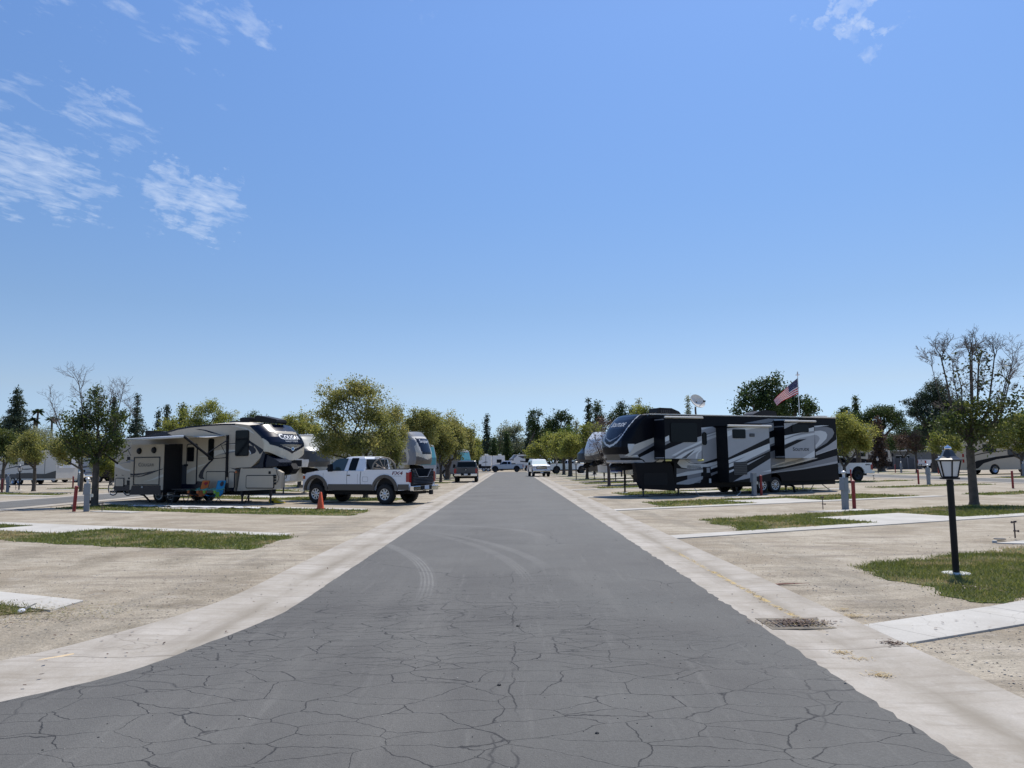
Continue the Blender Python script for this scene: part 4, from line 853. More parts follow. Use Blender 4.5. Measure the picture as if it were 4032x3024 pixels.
def wheel_mesh(r, w, style, m_rim=None):
    """tyre and rim around the y axis, outer face towards -y"""
    key = (round(r, 3), round(w, 3), style)
    if key in WM: return WM[key]
    rr = r * {'truck': .56, 'van': .5}.get(style, .62); mr_ = m_rim or (M_alloy if style != 'dark' else M_steel)
    a = MB(); a.lathe([(rr * .98, -w * .46), (rr * 1.06, -w * .5), (r * .90, -w * .5), (r * .97, -w * .42), (r, -w * .3), (r, w * .3), (r * .97, w * .42), (r * .9, w * .5), (rr, w * .46), (rr * .98, w * .1), (rr * .98, -w * .46)], (0, 0, 0), M_tyre, 28, 'y')
    for k in range(28):
        q = 2 * PI * k / 28; a.box((math.cos(q) * r, 0, math.sin(q) * r), (.022, w * .72, .05), M_tyre, ry=-q)
    b = MB(); b.lathe([(rr, -w * .47), (rr * .93, -w * .47), (rr * .90, -w * .28), (.0, -w * .24)], (0, 0, 0), mr_ if style != 'spoke' else M_black, 24, 'y')
    if style in ('spoke', 'truck'):
        b = MB(); b.lathe([(rr, -w * .48), (rr * .90, -w * .48), (rr * .88, -w * .2), (.0, -w * .12)], (0, 0, 0), M_black, 24, 'y'); b.lathe([(rr * 1.0, -w * .485), (rr * .9, -w * .49), (rr * .885, -w * .42)], (0, 0, 0), mr_, 28, 'y')
        ns = 8 if style == 'truck' else 9
        for k in range(ns):
            q = 2 * PI * k / ns + .2; c_ = rr * .56; b.box((math.cos(q) * c_, -w * .42, math.sin(q) * c_), (rr * .74, .03, rr * (.24 if style == 'truck' else .12)), mr_, ry=-q)
        b.lathe([(rr * .30, -w * .50), (rr * .24, -w * .56), (0, -w * .57)], (0, 0, 0), mr_, 16, 'y'); b.lathe([(rr * .31, -w * .40), (rr * .30, -w * .50)], (0, 0, 0), mr_, 16, 'y')
    else:
        b.lathe([(rr * .3, -w * .30), (rr * .26, -w * .46), (0, -w * .47)], (0, 0, 0), mr_, 14, 'y')
        for k in range(8):
            q = 2 * PI * k / 8; b.box((math.cos(q) * rr * .62, -w * .27, math.sin(q) * rr * .62), (rr * .16, .01, rr * .16), M_black, ry=-q)
    ta, tb = a.build('wheel'), b.build('rim'); WM[key] = (ta.data, tb.data); bpy.data.objects.remove(ta); bpy.data.objects.remove(tb); return WM[key]
def wheel(parent, x, y, r, w=.26, style='spoke', out=-1, z=None):
    ta, tb = wheel_mesh(r, w, style); o = bpy.data.objects.new('wheel', ta); COL.objects.link(o); o.parent = parent; o.location = (x, y, r if z is None else z)
    if out > 0: o.rotation_euler.z = PI
    q = bpy.data.objects.new('rim', tb); COL.objects.link(q); q.parent = o
    return o
class Cap:
    """moulded nose of a fifth-wheel trailer: side joint J(z), forward bulge A(z); u runs -1 (near side) to 1 (far side)"""
    def __init__(s, sgn, rows, W=2.44, p=2.6, zb=lambda u: 1.7, zt=lambda u: 3.9):
        s.sgn, s.W, s.p, s.zb, s.zt = sgn, W, p, zb, zt; rows = sorted(rows); s.rz = [r[0] for r in rows]; s.rj = [r[1] for r in rows]; s.ra = [r[2] for r in rows]
    def S(s, u, z):
        j, a = np.interp(z, s.rz, s.rj), np.interp(z, s.rz, s.ra); k = max(0.0, 1 - abs(u) ** s.p) ** (1 / s.p)
        return Vector((j + s.sgn * a * k, s.W / 2 * (1 + u), z))
    def on(s, a, z, off=.012):
        """point on the nose at sideways distance a (m) from the middle, height z, lifted off the skin"""
        u = max(-.98, min(.98, a / (s.W / 2))); p = s.S(u, z); e = .01
        n = (s.S(u + e, z) - s.S(u - e, z)).cross(s.S(u, z + e) - s.S(u, z - e)).normalized()
        if n.x * s.sgn < 0: n = -n
        return p + n * off
    def build(s, parent, paint, roofm, nu=84, nz=84, name='front_cap'):
        mb = MB(); vs = []; us = [math.sin(PI / 2 * (2 * i / nu - 1)) for i in range(nu + 1)]
        for k in range(nz + 1):
            for u in us: f = k / nz; z = s.zb(u) + (s.zt(u) - s.zb(u)) * f; vs.append(s.S(u, z))
        mi = {}
        for k in range(nz):
            for i in range(nu):
                q = (k * (nu + 1) + i, k * (nu + 1) + i + 1, (k + 1) * (nu + 1) + i + 1, (k + 1) * (nu + 1) + i)
                c = (vs[q[0]] + vs[q[2]]) / 2; u = c.y / (s.W / 2) - 1; m = paint(abs(u), c.z, u)
                mb.f.append(q); mb.m.append(mb.mi(m)); mb.sm.append(True)
        mb.v = [tuple(v) for v in vs]
        top = vs[nz * (nu + 1):]; bot = vs[:nu + 1]
        mb.add(top, [tuple(range(nu + 1))], roofm); mb.add(bot, [tuple(range(nu, -1, -1))], M_under)
        return mb.build(name, parent)
def arch(xc, r, z0, n=9):
    a0 = math.asin(max(-1, min(1, 0.0))); return [(xc + r * math.cos(PI * i / n), z0 + r * math.sin(PI * i / n)) for i in range(n + 1)]
def ac_unit(parent, x0, x1, y0, y1, z, h=.33, m=None):
    m = m or M_black; mb = MB(); L_ = x1 - x0; P = [(x0, z + .02), (x0 + .04 * L_, z + h * .95), (x0 + L_ * .10, z + h), (x0 + L_ * .62, z + h * .97), (x0 + L_ * .93, z + h * .55), (x1, z + h * .22), (x1, z + .02)]
    mb.prism(P, y0, y1, m)
    for k in range(5): mb.b2(x0 + L_ * (.18 + .08 * k), x0 + L_ * (.21 + .08 * k), y0 - .006, y0 + .01, z + h * .3, z + h * .75, M_steel)
    return mb.build('air_conditioner', parent, bevel=.03)
def vent(parent, x, y, z, m, s=.4, h=.12):
    mb = MB(); mb.rbox((x, y, z + h / 2), (s, s, h), m, .05, 3, 'z'); mb.rbox((x, y, z + h), (s * 1.12, s * 1.12, .03), m, .08, 3, 'z'); return mb.build('roof_vent', parent, bevel=.012)
def jack(parent, x, y, ztop, z0=0.0, m=None, foot=.22, name='landing_leg'):
    mb = MB(); m = m or M_steel; mb.b2(x - .05, x + .05, y - .05, y + .05, ztop * .5, ztop, m); mb.b2(x - .03, x + .03, y - .03, y + .03, .03 + z0, ztop * .52, m)
    mb.b2(x - foot / 2, x + foot / 2, y - foot / 2, y + foot / 2, z0, z0 + .03, m); return mb.build(name, parent)

# ------------------------------------------------------------------ black and grey fifth-wheel trailer on the right
F = Frame(6.358954565, 36.72042305, 24.5)
rt = fthing('fifth_wheel_trailer', 'long black grey and white fifth wheel trailer with three slide-outs and a domed black nose', 'trailer', F)
rx, rz = F.pick('C3', 1990, 197); xr = rx; ZR = 3.92
Jr = [(1.62, -.01), (1.88, -.35), (2.10, -.50), (2.48, -.58), (2.80, -.54), (3.27, -.31), (3.69, -.01), (3.90, .30)]
low = [F.pick('Z7', 950, 820), F.pick('Z7', 975, 1080), F.pick('Z7', 1080, 1300), F.pick('Z7', 1690, 1335)]
bx1 = F.pick('Z7', 1690, 1335)[0]
wx = [F.pick('S', 1270, 1130, -.05)[0], F.pick('S', 1090, 1130, -.05)[0]]
mb = MB()
P = [(j, z) for z, j in Jr] + [(.34, ZR), (xr, ZR - .03), (xr + .02, .56)]
P += arch(wx[0], .44, .56) + [(wx[0] - .5, .44)] + [(wx[1] + .44, .50)] + arch(wx[1], .43, .50)[1:-1] + [(wx[1] - .46, .44), (bx1, .36), (bx1, 1.62)]
mb.prism(P, 0, 2.44, M_blackgloss)
# side graphics
d = lambda pts, m, lay=1, crop='S', y=0.0: D(mb, F, crop, pts, m, y, lay)
d([(205, 190), (220, 310), (375, 285), (450, 320), (455, 300), (470, 300), (470, 730), (370, 765), (240, 800), (100, 800), (0, 770), (-30, 745), (-30, 520), (205, 430)], M_grey)
d([(205, 300), (375, 285), (240, 330), (205, 330)], M_lt, 2); d([(285, 405), (455, 348), (455, 372), (285, 425)], M_lt, 2); d([(290, 440), (455, 385), (455, 420), (295, 482)], M_lt, 2); d([(285, 385), (455, 340), (455, 348), (285, 404)], M_mid, 3)
d([(225, 800), (470, 718), (470, 765), (360, 790)], M_black, 2)
d([(-60, 700), (0, 765), (60, 800), (160, 812), (300, 805), (472, 755), (472, 805), (340, 850), (240, 862), (100, 885), (-60, 860), (-120, 800)], M_lt, 2)
d([(-10, 745), (60, 795), (200, 805), (230, 800), (120, 800), (40, 770)], M_lt, 3)
d([(-130, 870), (100, 885), (240, 865), (470, 815), (470, 835), (250, 900), (0, 960), (-130, 985)], M_mid, 3)
d([(-130, 955), (20, 915), (240, 890), (242, 925), (40, 965), (-130, 990)], M_lt, 4); d([(345, 850), (472, 812), (472, 840), (350, 885)], M_lt, 4); d([(348, 940), (472, 898), (472, 925), (352, 978)], M_mid, 4)
d([(-130, 1075), (30, 1025), (242, 980), (236, 1022), (110, 1085), (40, 1098), (-130, 1095)], M_grey, 3)
d([(20, 830), (200, 830), (215, 845), (215, 1050), (200, 1075), (30, 1078), (22, 1060)], M_mid, 2); 
d([(1060, 258), (1240, 228), (1250, 325), (1172, 358)], M_grey); d([(810, 238), (1160, 172), (1590, 185), (1240, 190), (1200, 225), (1100, 240), (900, 238)], M_mid); d([(1240, 185), (1590, 182), (1560, 192), (1240, 200)], M_lt, 2)
d([(1175, 450), (1260, 425), (1262, 510), (1180, 540)], M_lt); d([(1180, 540), (1262, 512), (1262, 540), (1182, 568)], M_mid, 2); d([(1185, 640), (1265, 612), (1275, 720), (1400, 730), (1860, 735), (1400, 800), (1200, 835), (1190, 740)], M_mid)
d([(1400, 730), (1860, 725), (1700, 770), (1395, 845), (1200, 868), (1200, 835), (1390, 775)], M_tanlight, 2)
d([(1800, 290), (1990, 290), (2060, 315), (2085, 370), (2060, 430), (1980, 515), (1815, 610), (1815, 600), (1900, 530), (1975, 455), (1990, 400), (1960, 355), (1900, 338), (1800, 352)], M_mid, 2)
d([(1800, 345), (1900, 340), (1965, 358), (1988, 400), (1975, 455), (1900, 532), (1815, 605), (1815, 555), (1860, 500), (1882, 455), (1870, 425), (1840, 405), (1800, 398)], M_lt, 2)
d([(1800, 398), (1840, 405), (1870, 425), (1882, 455), (1860, 500), (1815, 556)], M_grey, 2)
d([(1800, 275), (1900, 266), (2015, 270), (1930, 280), (1800, 296)], M_lt, 2)
d([(2113, 395), (2117, 470), (2000, 550), (1820, 650), (1640, 728), (1400, 790), (1200, 845), (1200, 870), (1420, 825), (1640, 765), (1820, 690), (2120, 590), (2122, 578), (2119, 470), (2117, 420)], M_lt, 2)
d([(2116, 465), (2121, 585), (1900, 655), (1700, 735), (1560, 780), (1820, 655), (2000, 548)], M_grey, 3)
d([(2125, 690), (2130, 768), (1700, 850), (1200, 935), (1200, 915), (1650, 820)], M_mid, 2); d([(2131, 768), (2132, 800), (1650, 885), (1200, 940), (1200, 930), (1650, 862)], M_grey, 3)
mb.build('body', rt)
# nose
cap = Cap(-1, [(1.60, -.01, .95), (1.66, -.08, .95), (1.88, -.35, .70), (2.10, -.50, .66), (2.37, -.58, .62), (2.66, -.57, .60), (2.80, -.54, .58), (3.27, -.31, .52), (3.46, -.19, .47), (3.69, -.01, .44), (3.86, .18, .42), (3.95, .34, .40)], zb=lambda u: 1.60, zt=lambda u: 3.90 + .06 * (1 - u * u))
def paintS(a, z, u):
    w = np.interp(z, [2.36, 2.46, 2.6, 2.8, 3.1, 3.4, 3.7, 3.95], [0, .30, .52, .64, .71, .76, .79, .82])
    if z < 2.36: w = -1
    wi = np.interp(z, [2.46, 2.55, 2.7, 2.85, 3.1, 3.4, 3.7, 3.95], [-.05, .28, .49, .60, .665, .715, .75, .78]) if z > 2.46 else -1
    if a < w and a > wi: return M_lt
    if z > 3.0: pass
    c2 = np.interp(z, [2.62, 2.72, 2.82, 2.95, 3.05], [0, .22, .42, .54, .56]); c2i = np.interp(z, [2.69, 2.78, 2.86, 2.97, 3.05], [0, .22, .42, .52, .56])
    if 2.62 < z < 3.05 and a < c2 and (z < 2.69 or a > c2i): return M_grey
    if 2.70 < z < 2.80 and a < (z - 2.70) * 4 and a > (z - 2.72) * 5: return M_mid
    if z < 2.02:
        if z < 1.74: return M_grey
        if a > .84 and z > 1.9: return M_lt
        if a < .5: return mat('taupe_graphic', (.11, .10, .085), .3)
        return M_black if z < 1.84 else M_mid
    if a > .93 and z < 2.5: return M_lt
    return M_navy if (a < .70 and z > 2.35) else M_blackgloss
co_ = cap.build(rt, paintS, M_roof)
mb = MB(); text_on(mb, 'Solitude', lambda a, b: cap.on(-a, 3.36 + b), M_lt, .33, shear=.12, bold=.004, width=1.22, smallcaps=True)
mb.build('lettering', co_)
# wall stripes running back from the nose
mb = MB(); dn = lambda pts, m, lay=1: D(mb, F, 'Z7', pts, m, 0, lay)
dn([(940, 475), (1305, 345), (1308, 435), (1000, 605), (860, 690), (740, 695), (860, 620), (900, 560)], M_tanlight, 1); dn([(985, 605), (1308, 440), (1308, 490), (1005, 665), (860, 690)], M_mid, 2)
dn([(1030, 720), (1310, 585), (1315, 745), (1420, 745), (1290, 805), (1135, 808), (1120, 770)], M_grey, 1); dn([(1330, 805), (1420, 745), (1510, 745), (1450, 805)], M_tanlight, 2)
mb.build('side_graphic', rt)
# lower front bay
mb = MB(); q = [F.pick('Z7', *p) for p in ((935, 820), (975, 1080), (1080, 1300), (1690, 1335), (1680, 1150), (1640, 880), (1600, 815))]
mb.prism(q, -.05, .22, M_blackgloss); mb.b2(q[3][0] - .75, q[3][0], .22, 2.45, .62, 1.58, M_blackgloss); r4 = rect(F, 'Z7', 1110, 1010, 1550, 1230, -.05); mb.rbox(((r4[0] + r4[1]) / 2, -.055, (r4[2] + r4[3]) / 2), (r4[1] - r4[0], .02, r4[3] - r4[2]), M_black, .08, 4)
mb.build('lower_bay', rt, bevel=.03)
# roof edge
mb = MB(); mb.b2(.34, xr + .04, -.03, 2.47, ZR - .02, ZR + .035, M_roof); mb.build('roof', rt, bevel=.01)
mb = MB(); mb.b2(bx1, xr - .1, .15, 2.3, .34, .60, M_under); mb.b2(bx1 - .6, bx1, .3, 2.1, .4, .7, M_under); mb.build('chassis', rt)
# slide-outs
def slide(crop, TL, BR, y, flank, name='slide_out'):
    x0, x1, z0, z1 = rect(F, crop, *TL, *BR, y); mb = MB(); mb.b2(x0, x1, y, .02, z0, z1, flank); return mb, (x0, x1, z0, z1)
mb, s1 = slide('C3', (640, 192), (932, 520), -.9, M_blackgloss); Y1 = -.9
e = lambda pts, m, lay=1, crop='C3': D(mb, F, crop, pts, m, Y1, lay)
e([(641, 445), (790, 385), (895, 383), (897, 345), (931, 335), (931, 518), (641, 514)], M_grey); e([(641, 345), (672, 330), (674, 370), (641, 382)], M_lt); e([(641, 386), (672, 372), (684, 385), (641, 408)], M_mid)
e([(690, 490), (800, 430), (931, 370), (931, 388), (815, 445), (735, 492)], M_lt, 2); e([(720, 512), (800, 465), (931, 412), (931, 440), (870, 470), (810, 512)], M_lt, 2); e([(690, 512), (790, 450), (931, 395), (931, 403), (800, 460), (712, 514)], M_mid, 3); e([(770, 512), (830, 470), (880, 440), (850, 470), (808, 512)], M_dkgrey, 3); e([(880, 514), (885, 480), (905, 455), (931, 440), (931, 448), (905, 470), (893, 514)], M_lt, 3)
so1 = mb.build('slide_out', rt, bevel=.012); panel('window', so1, rect(F, 'C3', 684, 232, 892, 384, Y1), Y1, M_glass, r=.1)
mb = MB(); mb.b2(s1[0] - .02, s1[1] + .03, Y1 - .05, 0, s1[3], s1[3] + .03, M_black); mb.tube([(s1[0] - .03, Y1 - .07, s1[3] + .02), (s1[1] + .04, Y1 - .07, s1[3] + .02)], .05, M_tanlight, 8); mb.build('slide_awning', so1)
for cx_ in (672, 928):
    q = F.pick('C3', cx_, 520, Y1); mb = MB(); mb.tube([(q[0] - .16, Y1 + .05, q[1] - .04), (q[0] + .16, Y1 + .05, q[1] - .04)], .045, mat('yellow_foam', (.72, .66, .22), .7), 8); mb.build('corner_pad', so1)
q = F.pick('C3', 600, 500, -.45); mb = MB(); mb.b2(s1[0] - .01, s1[0] + .002, -.8, -.1, s1[2] + .06, s1[2] + .10, M_grey); mb.build('seal_strip', so1); mb = MB(); mb.b2(s1[0] - .01, s1[0] + .002, -.85, -.1, s1[3] - .10, s1[3] - .05, M_mid); mb.build('seal_strip', so1)
mb, s2 = slide('C3', (1140, 262), (1475, 700), -.85, M_black); Y1 = -.85
e = lambda pts, m, lay=1, crop='S': D(mb, F, crop, pts, m, Y1, lay)
e([(580, 310), (760, 290), (1168, 285), (1172, 440), (600, 720)], M_grey); e([(583, 350), (650, 330), (650, 402), (585, 425)], M_lt, 2); e([(640, 330), (900, 285), (1100, 285), (840, 335), (700, 345)], M_lt, 2)
e([(600, 755), (1178, 518), (1182, 600), (820, 775), (605, 800)], M_lt); e([(820, 775), (1182, 600), (1184, 625), (850, 780)], M_mid, 2); e([(605, 800), (850, 700), (700, 775), (606, 815)], M_mid, 2)
e([(608, 815), (676, 785), (676, 835), (608, 860)], M_lt); e([(610, 905), (678, 878), (680, 905), (612, 935)], M_lt); e([(860, 805), (1125, 683), (870, 825)], M_grey, 2)
e([(668, 1055), (1190, 730), (1197, 940), (1000, 985), (920, 1003)], M_grey, 2); e([(1070, 920), (1197, 888), (1197, 915)], M_lt, 3)
so2 = mb.build('slide_out', rt, bevel=.012); panel('window', so2, rect(F, 'S', 655, 322, 836, 450, Y1), Y1, M_glass, frame=M_black, r=.06); panel('vent_cover', so2, rect(F, 'S', 895, 382, 963, 426, Y1), Y1, M_dkgrey, frame=M_black, r=.02, fw=.02)
r4 = rect(F, 'S', 676, 782, 856, 960, Y1); pv = panel('vent_cover', so2, r4, Y1, M_dkgrey, r=.02)
mb = MB()
for k in range(7): zz = r4[2] + (r4[3] - r4[2]) * (k + .5) / 7; mb.b2(r4[0] + .03, r4[1] - .03, Y1 - .045, Y1 - .02, zz, zz + .02, M_black)
mb.build('louvre', pv)
mb = MB(); mb.b2(s2[0] - .05, s2[1] + .03, Y1 - .05, 0, s2[3] + .02, s2[3] + .05, M_black); mb.tube([(s2[0] - .03, Y1 - .08, s2[3] + .03), (s2[1] + .06, Y1 - .08, s2[3] + .03)], .055, M_tanlight, 8); mb.build('slide_awning', so2)
mb, s3 = slide('C3', (1590, 222), (1828, 512), -.75, M_blackgloss); Y1 = -.75
e([(1380, 235), (1590, 225), (1480, 270), (1385, 318)], M_grey); e([(1722, 312), (1800, 292), (1802, 345), (1722, 362)], M_lt, 1)
e([(1385, 410), (1640, 365), (1810, 345), (1812, 725), (1396, 728)], M_grey); e([(1388, 470), (1520, 420), (1810, 372), (1810, 400), (1600, 445), (1390, 535)], M_lt, 2); e([(1390, 540), (1560, 470), (1700, 455), (1600, 500), (1393, 600)], M_black, 3); e([(1386, 412), (1640, 366), (1520, 400), (1388, 452)], M_lt, 2); e([(1388, 460), (1520, 408), (1640, 372), (1810, 350), (1810, 356), (1640, 385), (1520, 420), (1388, 470)], M_mid, 3); e([(1640, 727), (1812, 620), (1812, 700), (1760, 727)], M_lt, 2)
text_on(mb, 'Solitude', lambda a, b: (F.pick('S', 1618, 622, Y1)[0] + a, Y1 - .012, F.pick('S', 1618, 624, Y1)[1] + b), M_navy, .25, width=F.pick('S', 1732, 600, Y1)[0] - F.pick('S', 1505, 600, Y1)[0], bold=.003, smallcaps=True)
so3 = mb.build('slide_out', rt, bevel=.012); panel('window', so3, rect(F, 'C3', 1645, 245, 1775, 305, Y1), Y1, M_glass, r=.06)
mb = MB(); mb.b2(s3[0] - .02, s3[1] + .02, Y1 - .05, 0, s3[3], s3[3] + .03, M_black); mb.tube([(s3[0] - .03, Y1 - .07, s3[3] + .02), (s3[1] + .04, Y1 - .07, s3[3] + .02)], .05, M_tanlight, 8); mb.build('slide_awning', so3)
mb = MB(); mb.b2(s3[0] - .01, s3[0] + .002, -.7, -.05, s3[2] + .05, s3[2] + .12, M_grey); mb.build('seal_strip', so3); mb = MB(); mb.b2(s3[0] - .01, s3[0] + .002, -.7, -.05, s3[3] - .28, s3[3] - .22, M_mid); mb.build('seal_strip', so3)
panel('window', rt, rect(F, 'S', 228, 362, 292, 544), 0, M_glass, r=.12, frame=M_black)
panel('utility_hatch', rt, rect(F, 'S', 242, 852, 348, 995), 0, M_black, r=.03); mb = MB(); r4 = rect(F, 'S', 288, 862, 330, 932); mb.b2(r4[0], r4[1], -.05, -.03, r4[2], r4[3], M_grey); mb.build('outlet_plate', rt); mb = MB(); r5 = rect(F, 'S', 328, 1015, 355, 1075); mb.b2(r5[0], r5[1], -.02, 0, r5[2], r5[3], M_lt); mb.build('outlet_plate', rt)
for x_ in wx: wheel(rt, x_, .12, .40, .26, 'spoke')
for x_ in (F.pick('S', 725, 1160, 2.2)[0], F.pick('S', 555, 1160, 2.2)[0]): wheel(rt, x_, 2.3, .40, .26, 'spoke', 1)
for p_, c_ in (((1100, 1290), 'Z7'), ((1705, 1330), 'Z7')):
    g_ = F.g('Z7', p_[0], 1450 if p_[0] == 1100 else 1425); jack(rt, g_[0], .25, .62, foot=.36 if p_[0] == 1100 else .2)
for p_ in ((1410, 1200), (715, 1240)):
    g_ = F.pick('S', *p_, .35); jack(rt, g_[0], .35, .5, foot=.2)
q0, q1, q2 = F.pick('C3', 1840, 697, .2), F.pick('C3', 1790, 775, .2), F.pick('C3', 1945, 775, .2)
for qa in (q1, q2): mb = MB(); mb.tube([(q0[0] + (.06 if qa is q2 else -.06), .2, .55), (qa[0], .2, .03)], .022, M_steel, 6); mb.b2(qa[0] - .09, qa[0] + .09, .12, .28, 0, .03, M_alloy); mb.build('stabiliser_leg', rt)
# pin box under the nose
mb = MB(); z_ = 1.55; mb.prism([(-.25, 1.62), (.6, 1.62), (.6, 1.30), (-.1, 1.28), (-.9, 1.22), (-1.05, 1.26), (-1.05, 1.36), (-.5, 1.50)], 1.0, 1.44, M_steel); mb.tube([(-.55, 1.22, 1.25), (-.55, 1.22, .95)], .04, M_steel, 8); mb.box((-.85, 1.22, 1.22), (.35, .5, .06), mat('blue_plate', (.02, .04, .18), .4)); mb.build('hitch', rt, bevel=.01)
ac_unit(rt, F.pick('C3', 575, 160, .8)[0], F.pick('C3', 765, 160, .8)[0], .8, 1.5, ZR + .03, .36)
a0, a1 = F.pick('S', 900, 130, .9)[0], F.pick('S', 1262, 130, .9)[0]
mb = MB(); mb.prism([(a0, ZR + .03), (a0 + .2, ZR + .20), (a0 + .55, ZR + .33), (a0 + 1.0, ZR + .38), (a1 - .1, ZR + .34), (a1, ZR + .20), (a1, ZR + .03)], .8, 1.6, M_black); mb.build('air_conditioner', rt, bevel=.03)
vent(rt, F.pick('S', 1870, 150, .7)[0], .7, ZR + .02, M_white, .62, .10); vent(rt, F.pick('S', 1690, 140, 1.2)[0], 1.2, ZR + .02, M_dkgrey, .5, .06); vent(rt, F.pick('S', 560, 120, 1.2)[0], 1.2, ZR + .02, M_tanlight, .7, .05); vent(rt, F.pick('C3', 515, 150, .6)[0], .6, ZR + .02, M_black, .4, .07)
# rear ladder lamp and camera stub
mb = MB(); q = F.pick('S', 2140, 605); mb.b2(xr + .02, xr + .10, .05, .12, q[1] - .03, q[1] + .03, M_lt); mb.build('marker_lamp', rt)
# satellite dish
dx = F.pick('C3', 885, 160, 1.5)[0]; dish = MB(); dish.box((dx, 1.5, ZR + .07), (.5, .4, .12), M_dkgrey, taper=.7); dish.tube([(dx, 1.5, ZR + .1), (dx - .02, 1.5, ZR + .36), (dx - .05, 1.45, ZR + .55)], .05, M_steel, 8)
sdm = dish.build('satellite_mount', rt, bevel=.01)
mb = MB(); n_ = 24; vs = []; c0 = Vector((dx - .10, 1.30, ZR + .78)); ax_ = Vector((.25, -.90, .42)).normalized(); s_ = ax_.cross(Vector((0, 0, 1))).normalized(); t_ = s_.cross(ax_)
for k in range(7):
    for i in range(n_): q = 2 * PI * i / n_; rr = .1 + .9 * k / 6; vs.append(c0 + (s_ * math.cos(q) * .56 + t_ * math.sin(q) * .38) * rr + ax_ * .12 * rr * rr)
fs = [(k * n_ + i, k * n_ + (i + 1) % n_, (k + 1) * n_ + (i + 1) % n_, (k + 1) * n_ + i) for k in range(6) for i in range(n_)]
mb.add(vs, fs + [tuple(range(n_))], M_tanlight, True); mb.add([v + ax_ * -.03 for v in vs], [tuple(reversed(f)) for f in fs], M_tanlight, True); mb.build('dish', sdm)
mb = MB(); mb.tube([c0 - t_ * .30, c0 - t_ * .2 + ax_ * .45], .014, M_steel, 5); mb.box(c0 - t_ * .2 + ax_ * .45, (.09, .09, .09), M_steel); mb.build('feed_arm', sdm)
SOL = F
# hoses at the trailer's service side
def hose(name, label, pts, r, m, cat='hose'):
    P = []; V_ = [Vector(p) for p in pts]
    for i in range(len(V_) - 1):
        p0, p1, p2, p3 = V_[max(i - 1, 0)], V_[i], V_[i + 1], V_[min(i + 2, len(V_) - 1)]
        for k in range(5): t_ = k / 5; P.append(.5 * (2 * p1 + (p2 - p0) * t_ + (2 * p0 - 5 * p1 + 4 * p2 - p3) * t_**2 + (3 * p1 - p0 - 3 * p2 + p3) * t_**3))
    P.append(V_[-1]); mb = MB(); mb.tube(P, r, m, 7); o = mb.build(name); return tag(o, label, cat)
hp = lambda x, y, c=.0: SOL.w((SOL.pick('S', x, y, c)[0], c, max(.03, SOL.pick('S', x, y, c)[1])))
hose('sewer_hose', 'black sewer hose bending to the ground behind the wheels of the black trailer', [hp(1430, 1105, .3), hp(1480, 1110, .1), hp(1515, 1130, -.1), hp(1525, 1180, -.3), (*hp(1530, 1215, -.5)[:2], .04)], .06, M_black)
hose('water_hose', 'white water hose sagging under the black trailer near its utility hatch', [hp(125, 1150, -.1), hp(150, 1200, -.2), (*G(*px('S', 200, 1262))[:2], .03), (*G(*px('S', 330, 1278))[:2], .03), (*G(*px('S', 540, 1275))[:2], .03)], .014, M_white)
hose('water_hose', 'short white hose looping down from the riser beside the utility post at the black trailer', [hp(770, 1190, -.6), hp(765, 1215, -.7), hp(745, 1240, -.8), (*G(*px('S', 720, 1270))[:2], .03)], .016, M_white)
# ------------------------------------------------------------------ tan fifth-wheel trailer with awning on the left
F = Frame(-12.03, 34.265, -24.5); COU = F
rt = fthing('fifth_wheel_trailer', 'tan fifth wheel trailer with navy rounded nose and white awning opened on its near side', 'trailer', F)
xr = F.pick('V', 165, 1000)[0]
roofp = [F.pick('V', 180, 245), F.pick('V', 420, 158), (F.pick('W', 0, 385)[0], F.pick('W', 0, 385)[1]), F.pick('W', 200, 325), F.pick('W', 430, 285), F.pick('W', 800, 250), F.pick('W', 1100, 232), F.pick('W', 1300, 230)]
Jc = [(3.43, .50), (3.17, .84), (2.92, 1.17), (2.69, 1.33), (2.53, 1.35), (2.31, 1.34), (2.10, 1.30), (2.03, 1.19), (1.75, .85), (1.60, .64)]
zt = 3.55
wx = [F.pick('V', 1065, 1400, -.1)[0], F.pick('V', 1315, 1400, -.1)[0]]
P = roofp + [(j, z) for z, j in Jc] + [(-.25, 1.58), (-.28, .55), (wx[1] + .5, .60)] + arch(wx[1], .42, .60) + arch(wx[0], .42, .60) + [(wx[0] - .5, .55), (xr, .53)]
mb = MB(); mb.prism(P, 0, 2.44, M_tan)
d = lambda pts, m, lay=1, crop='W', y=0.0: D(mb, F, crop, pts, m, y, lay)
# black skirt and roof trim
zs = F.pick('V', 300, 1135)[1]; mb.face([(xr, .53), (-.29, .55), (-.29, F.pick('C1', 1290, 745)[1]), (-.9, F.pick('C1', 1200, 740)[1]), (wx[1] + 1, 1.02), (xr, zs)], -.003, M_navy)
nar = roofp[:]; mb.face([(x, z) for x, z in nar] + [(x, z - .07) for x, z in reversed(nar)], -.004, M_navy)
d([(-0, 430), (60, 460), (0, 462)], M_navy); 
D(mb, F, 'C1', [(400, 300), (500, 262), (610, 245), (690, 285), (560, 300)], M_navy, 0, 1)
d([(530, 343), (600, 338), (720, 350), (830, 380), (960, 420), (1080, 470), (1160, 515), (1230, 552), (1120, 500), (980, 450), (830, 410), (700, 365)], M_mid); d([(530, 343), (620, 340), (760, 362), (920, 412), (1060, 468), (930, 430), (830, 412), (700, 368)], M_navy, 2)
d([(1190, 265), (1330, 280), (1470, 320), (1659, 412), (1659, 430), (1480, 340), (1340, 298)], M_tanlight)
d([(1040, 655), (1140, 620), (1310, 606), (1310, 620), (1170, 632), (1060, 655)], M_navy); d([(1150, 628), (1310, 622), (1310, 636), (1180, 636)], M_tanlight)
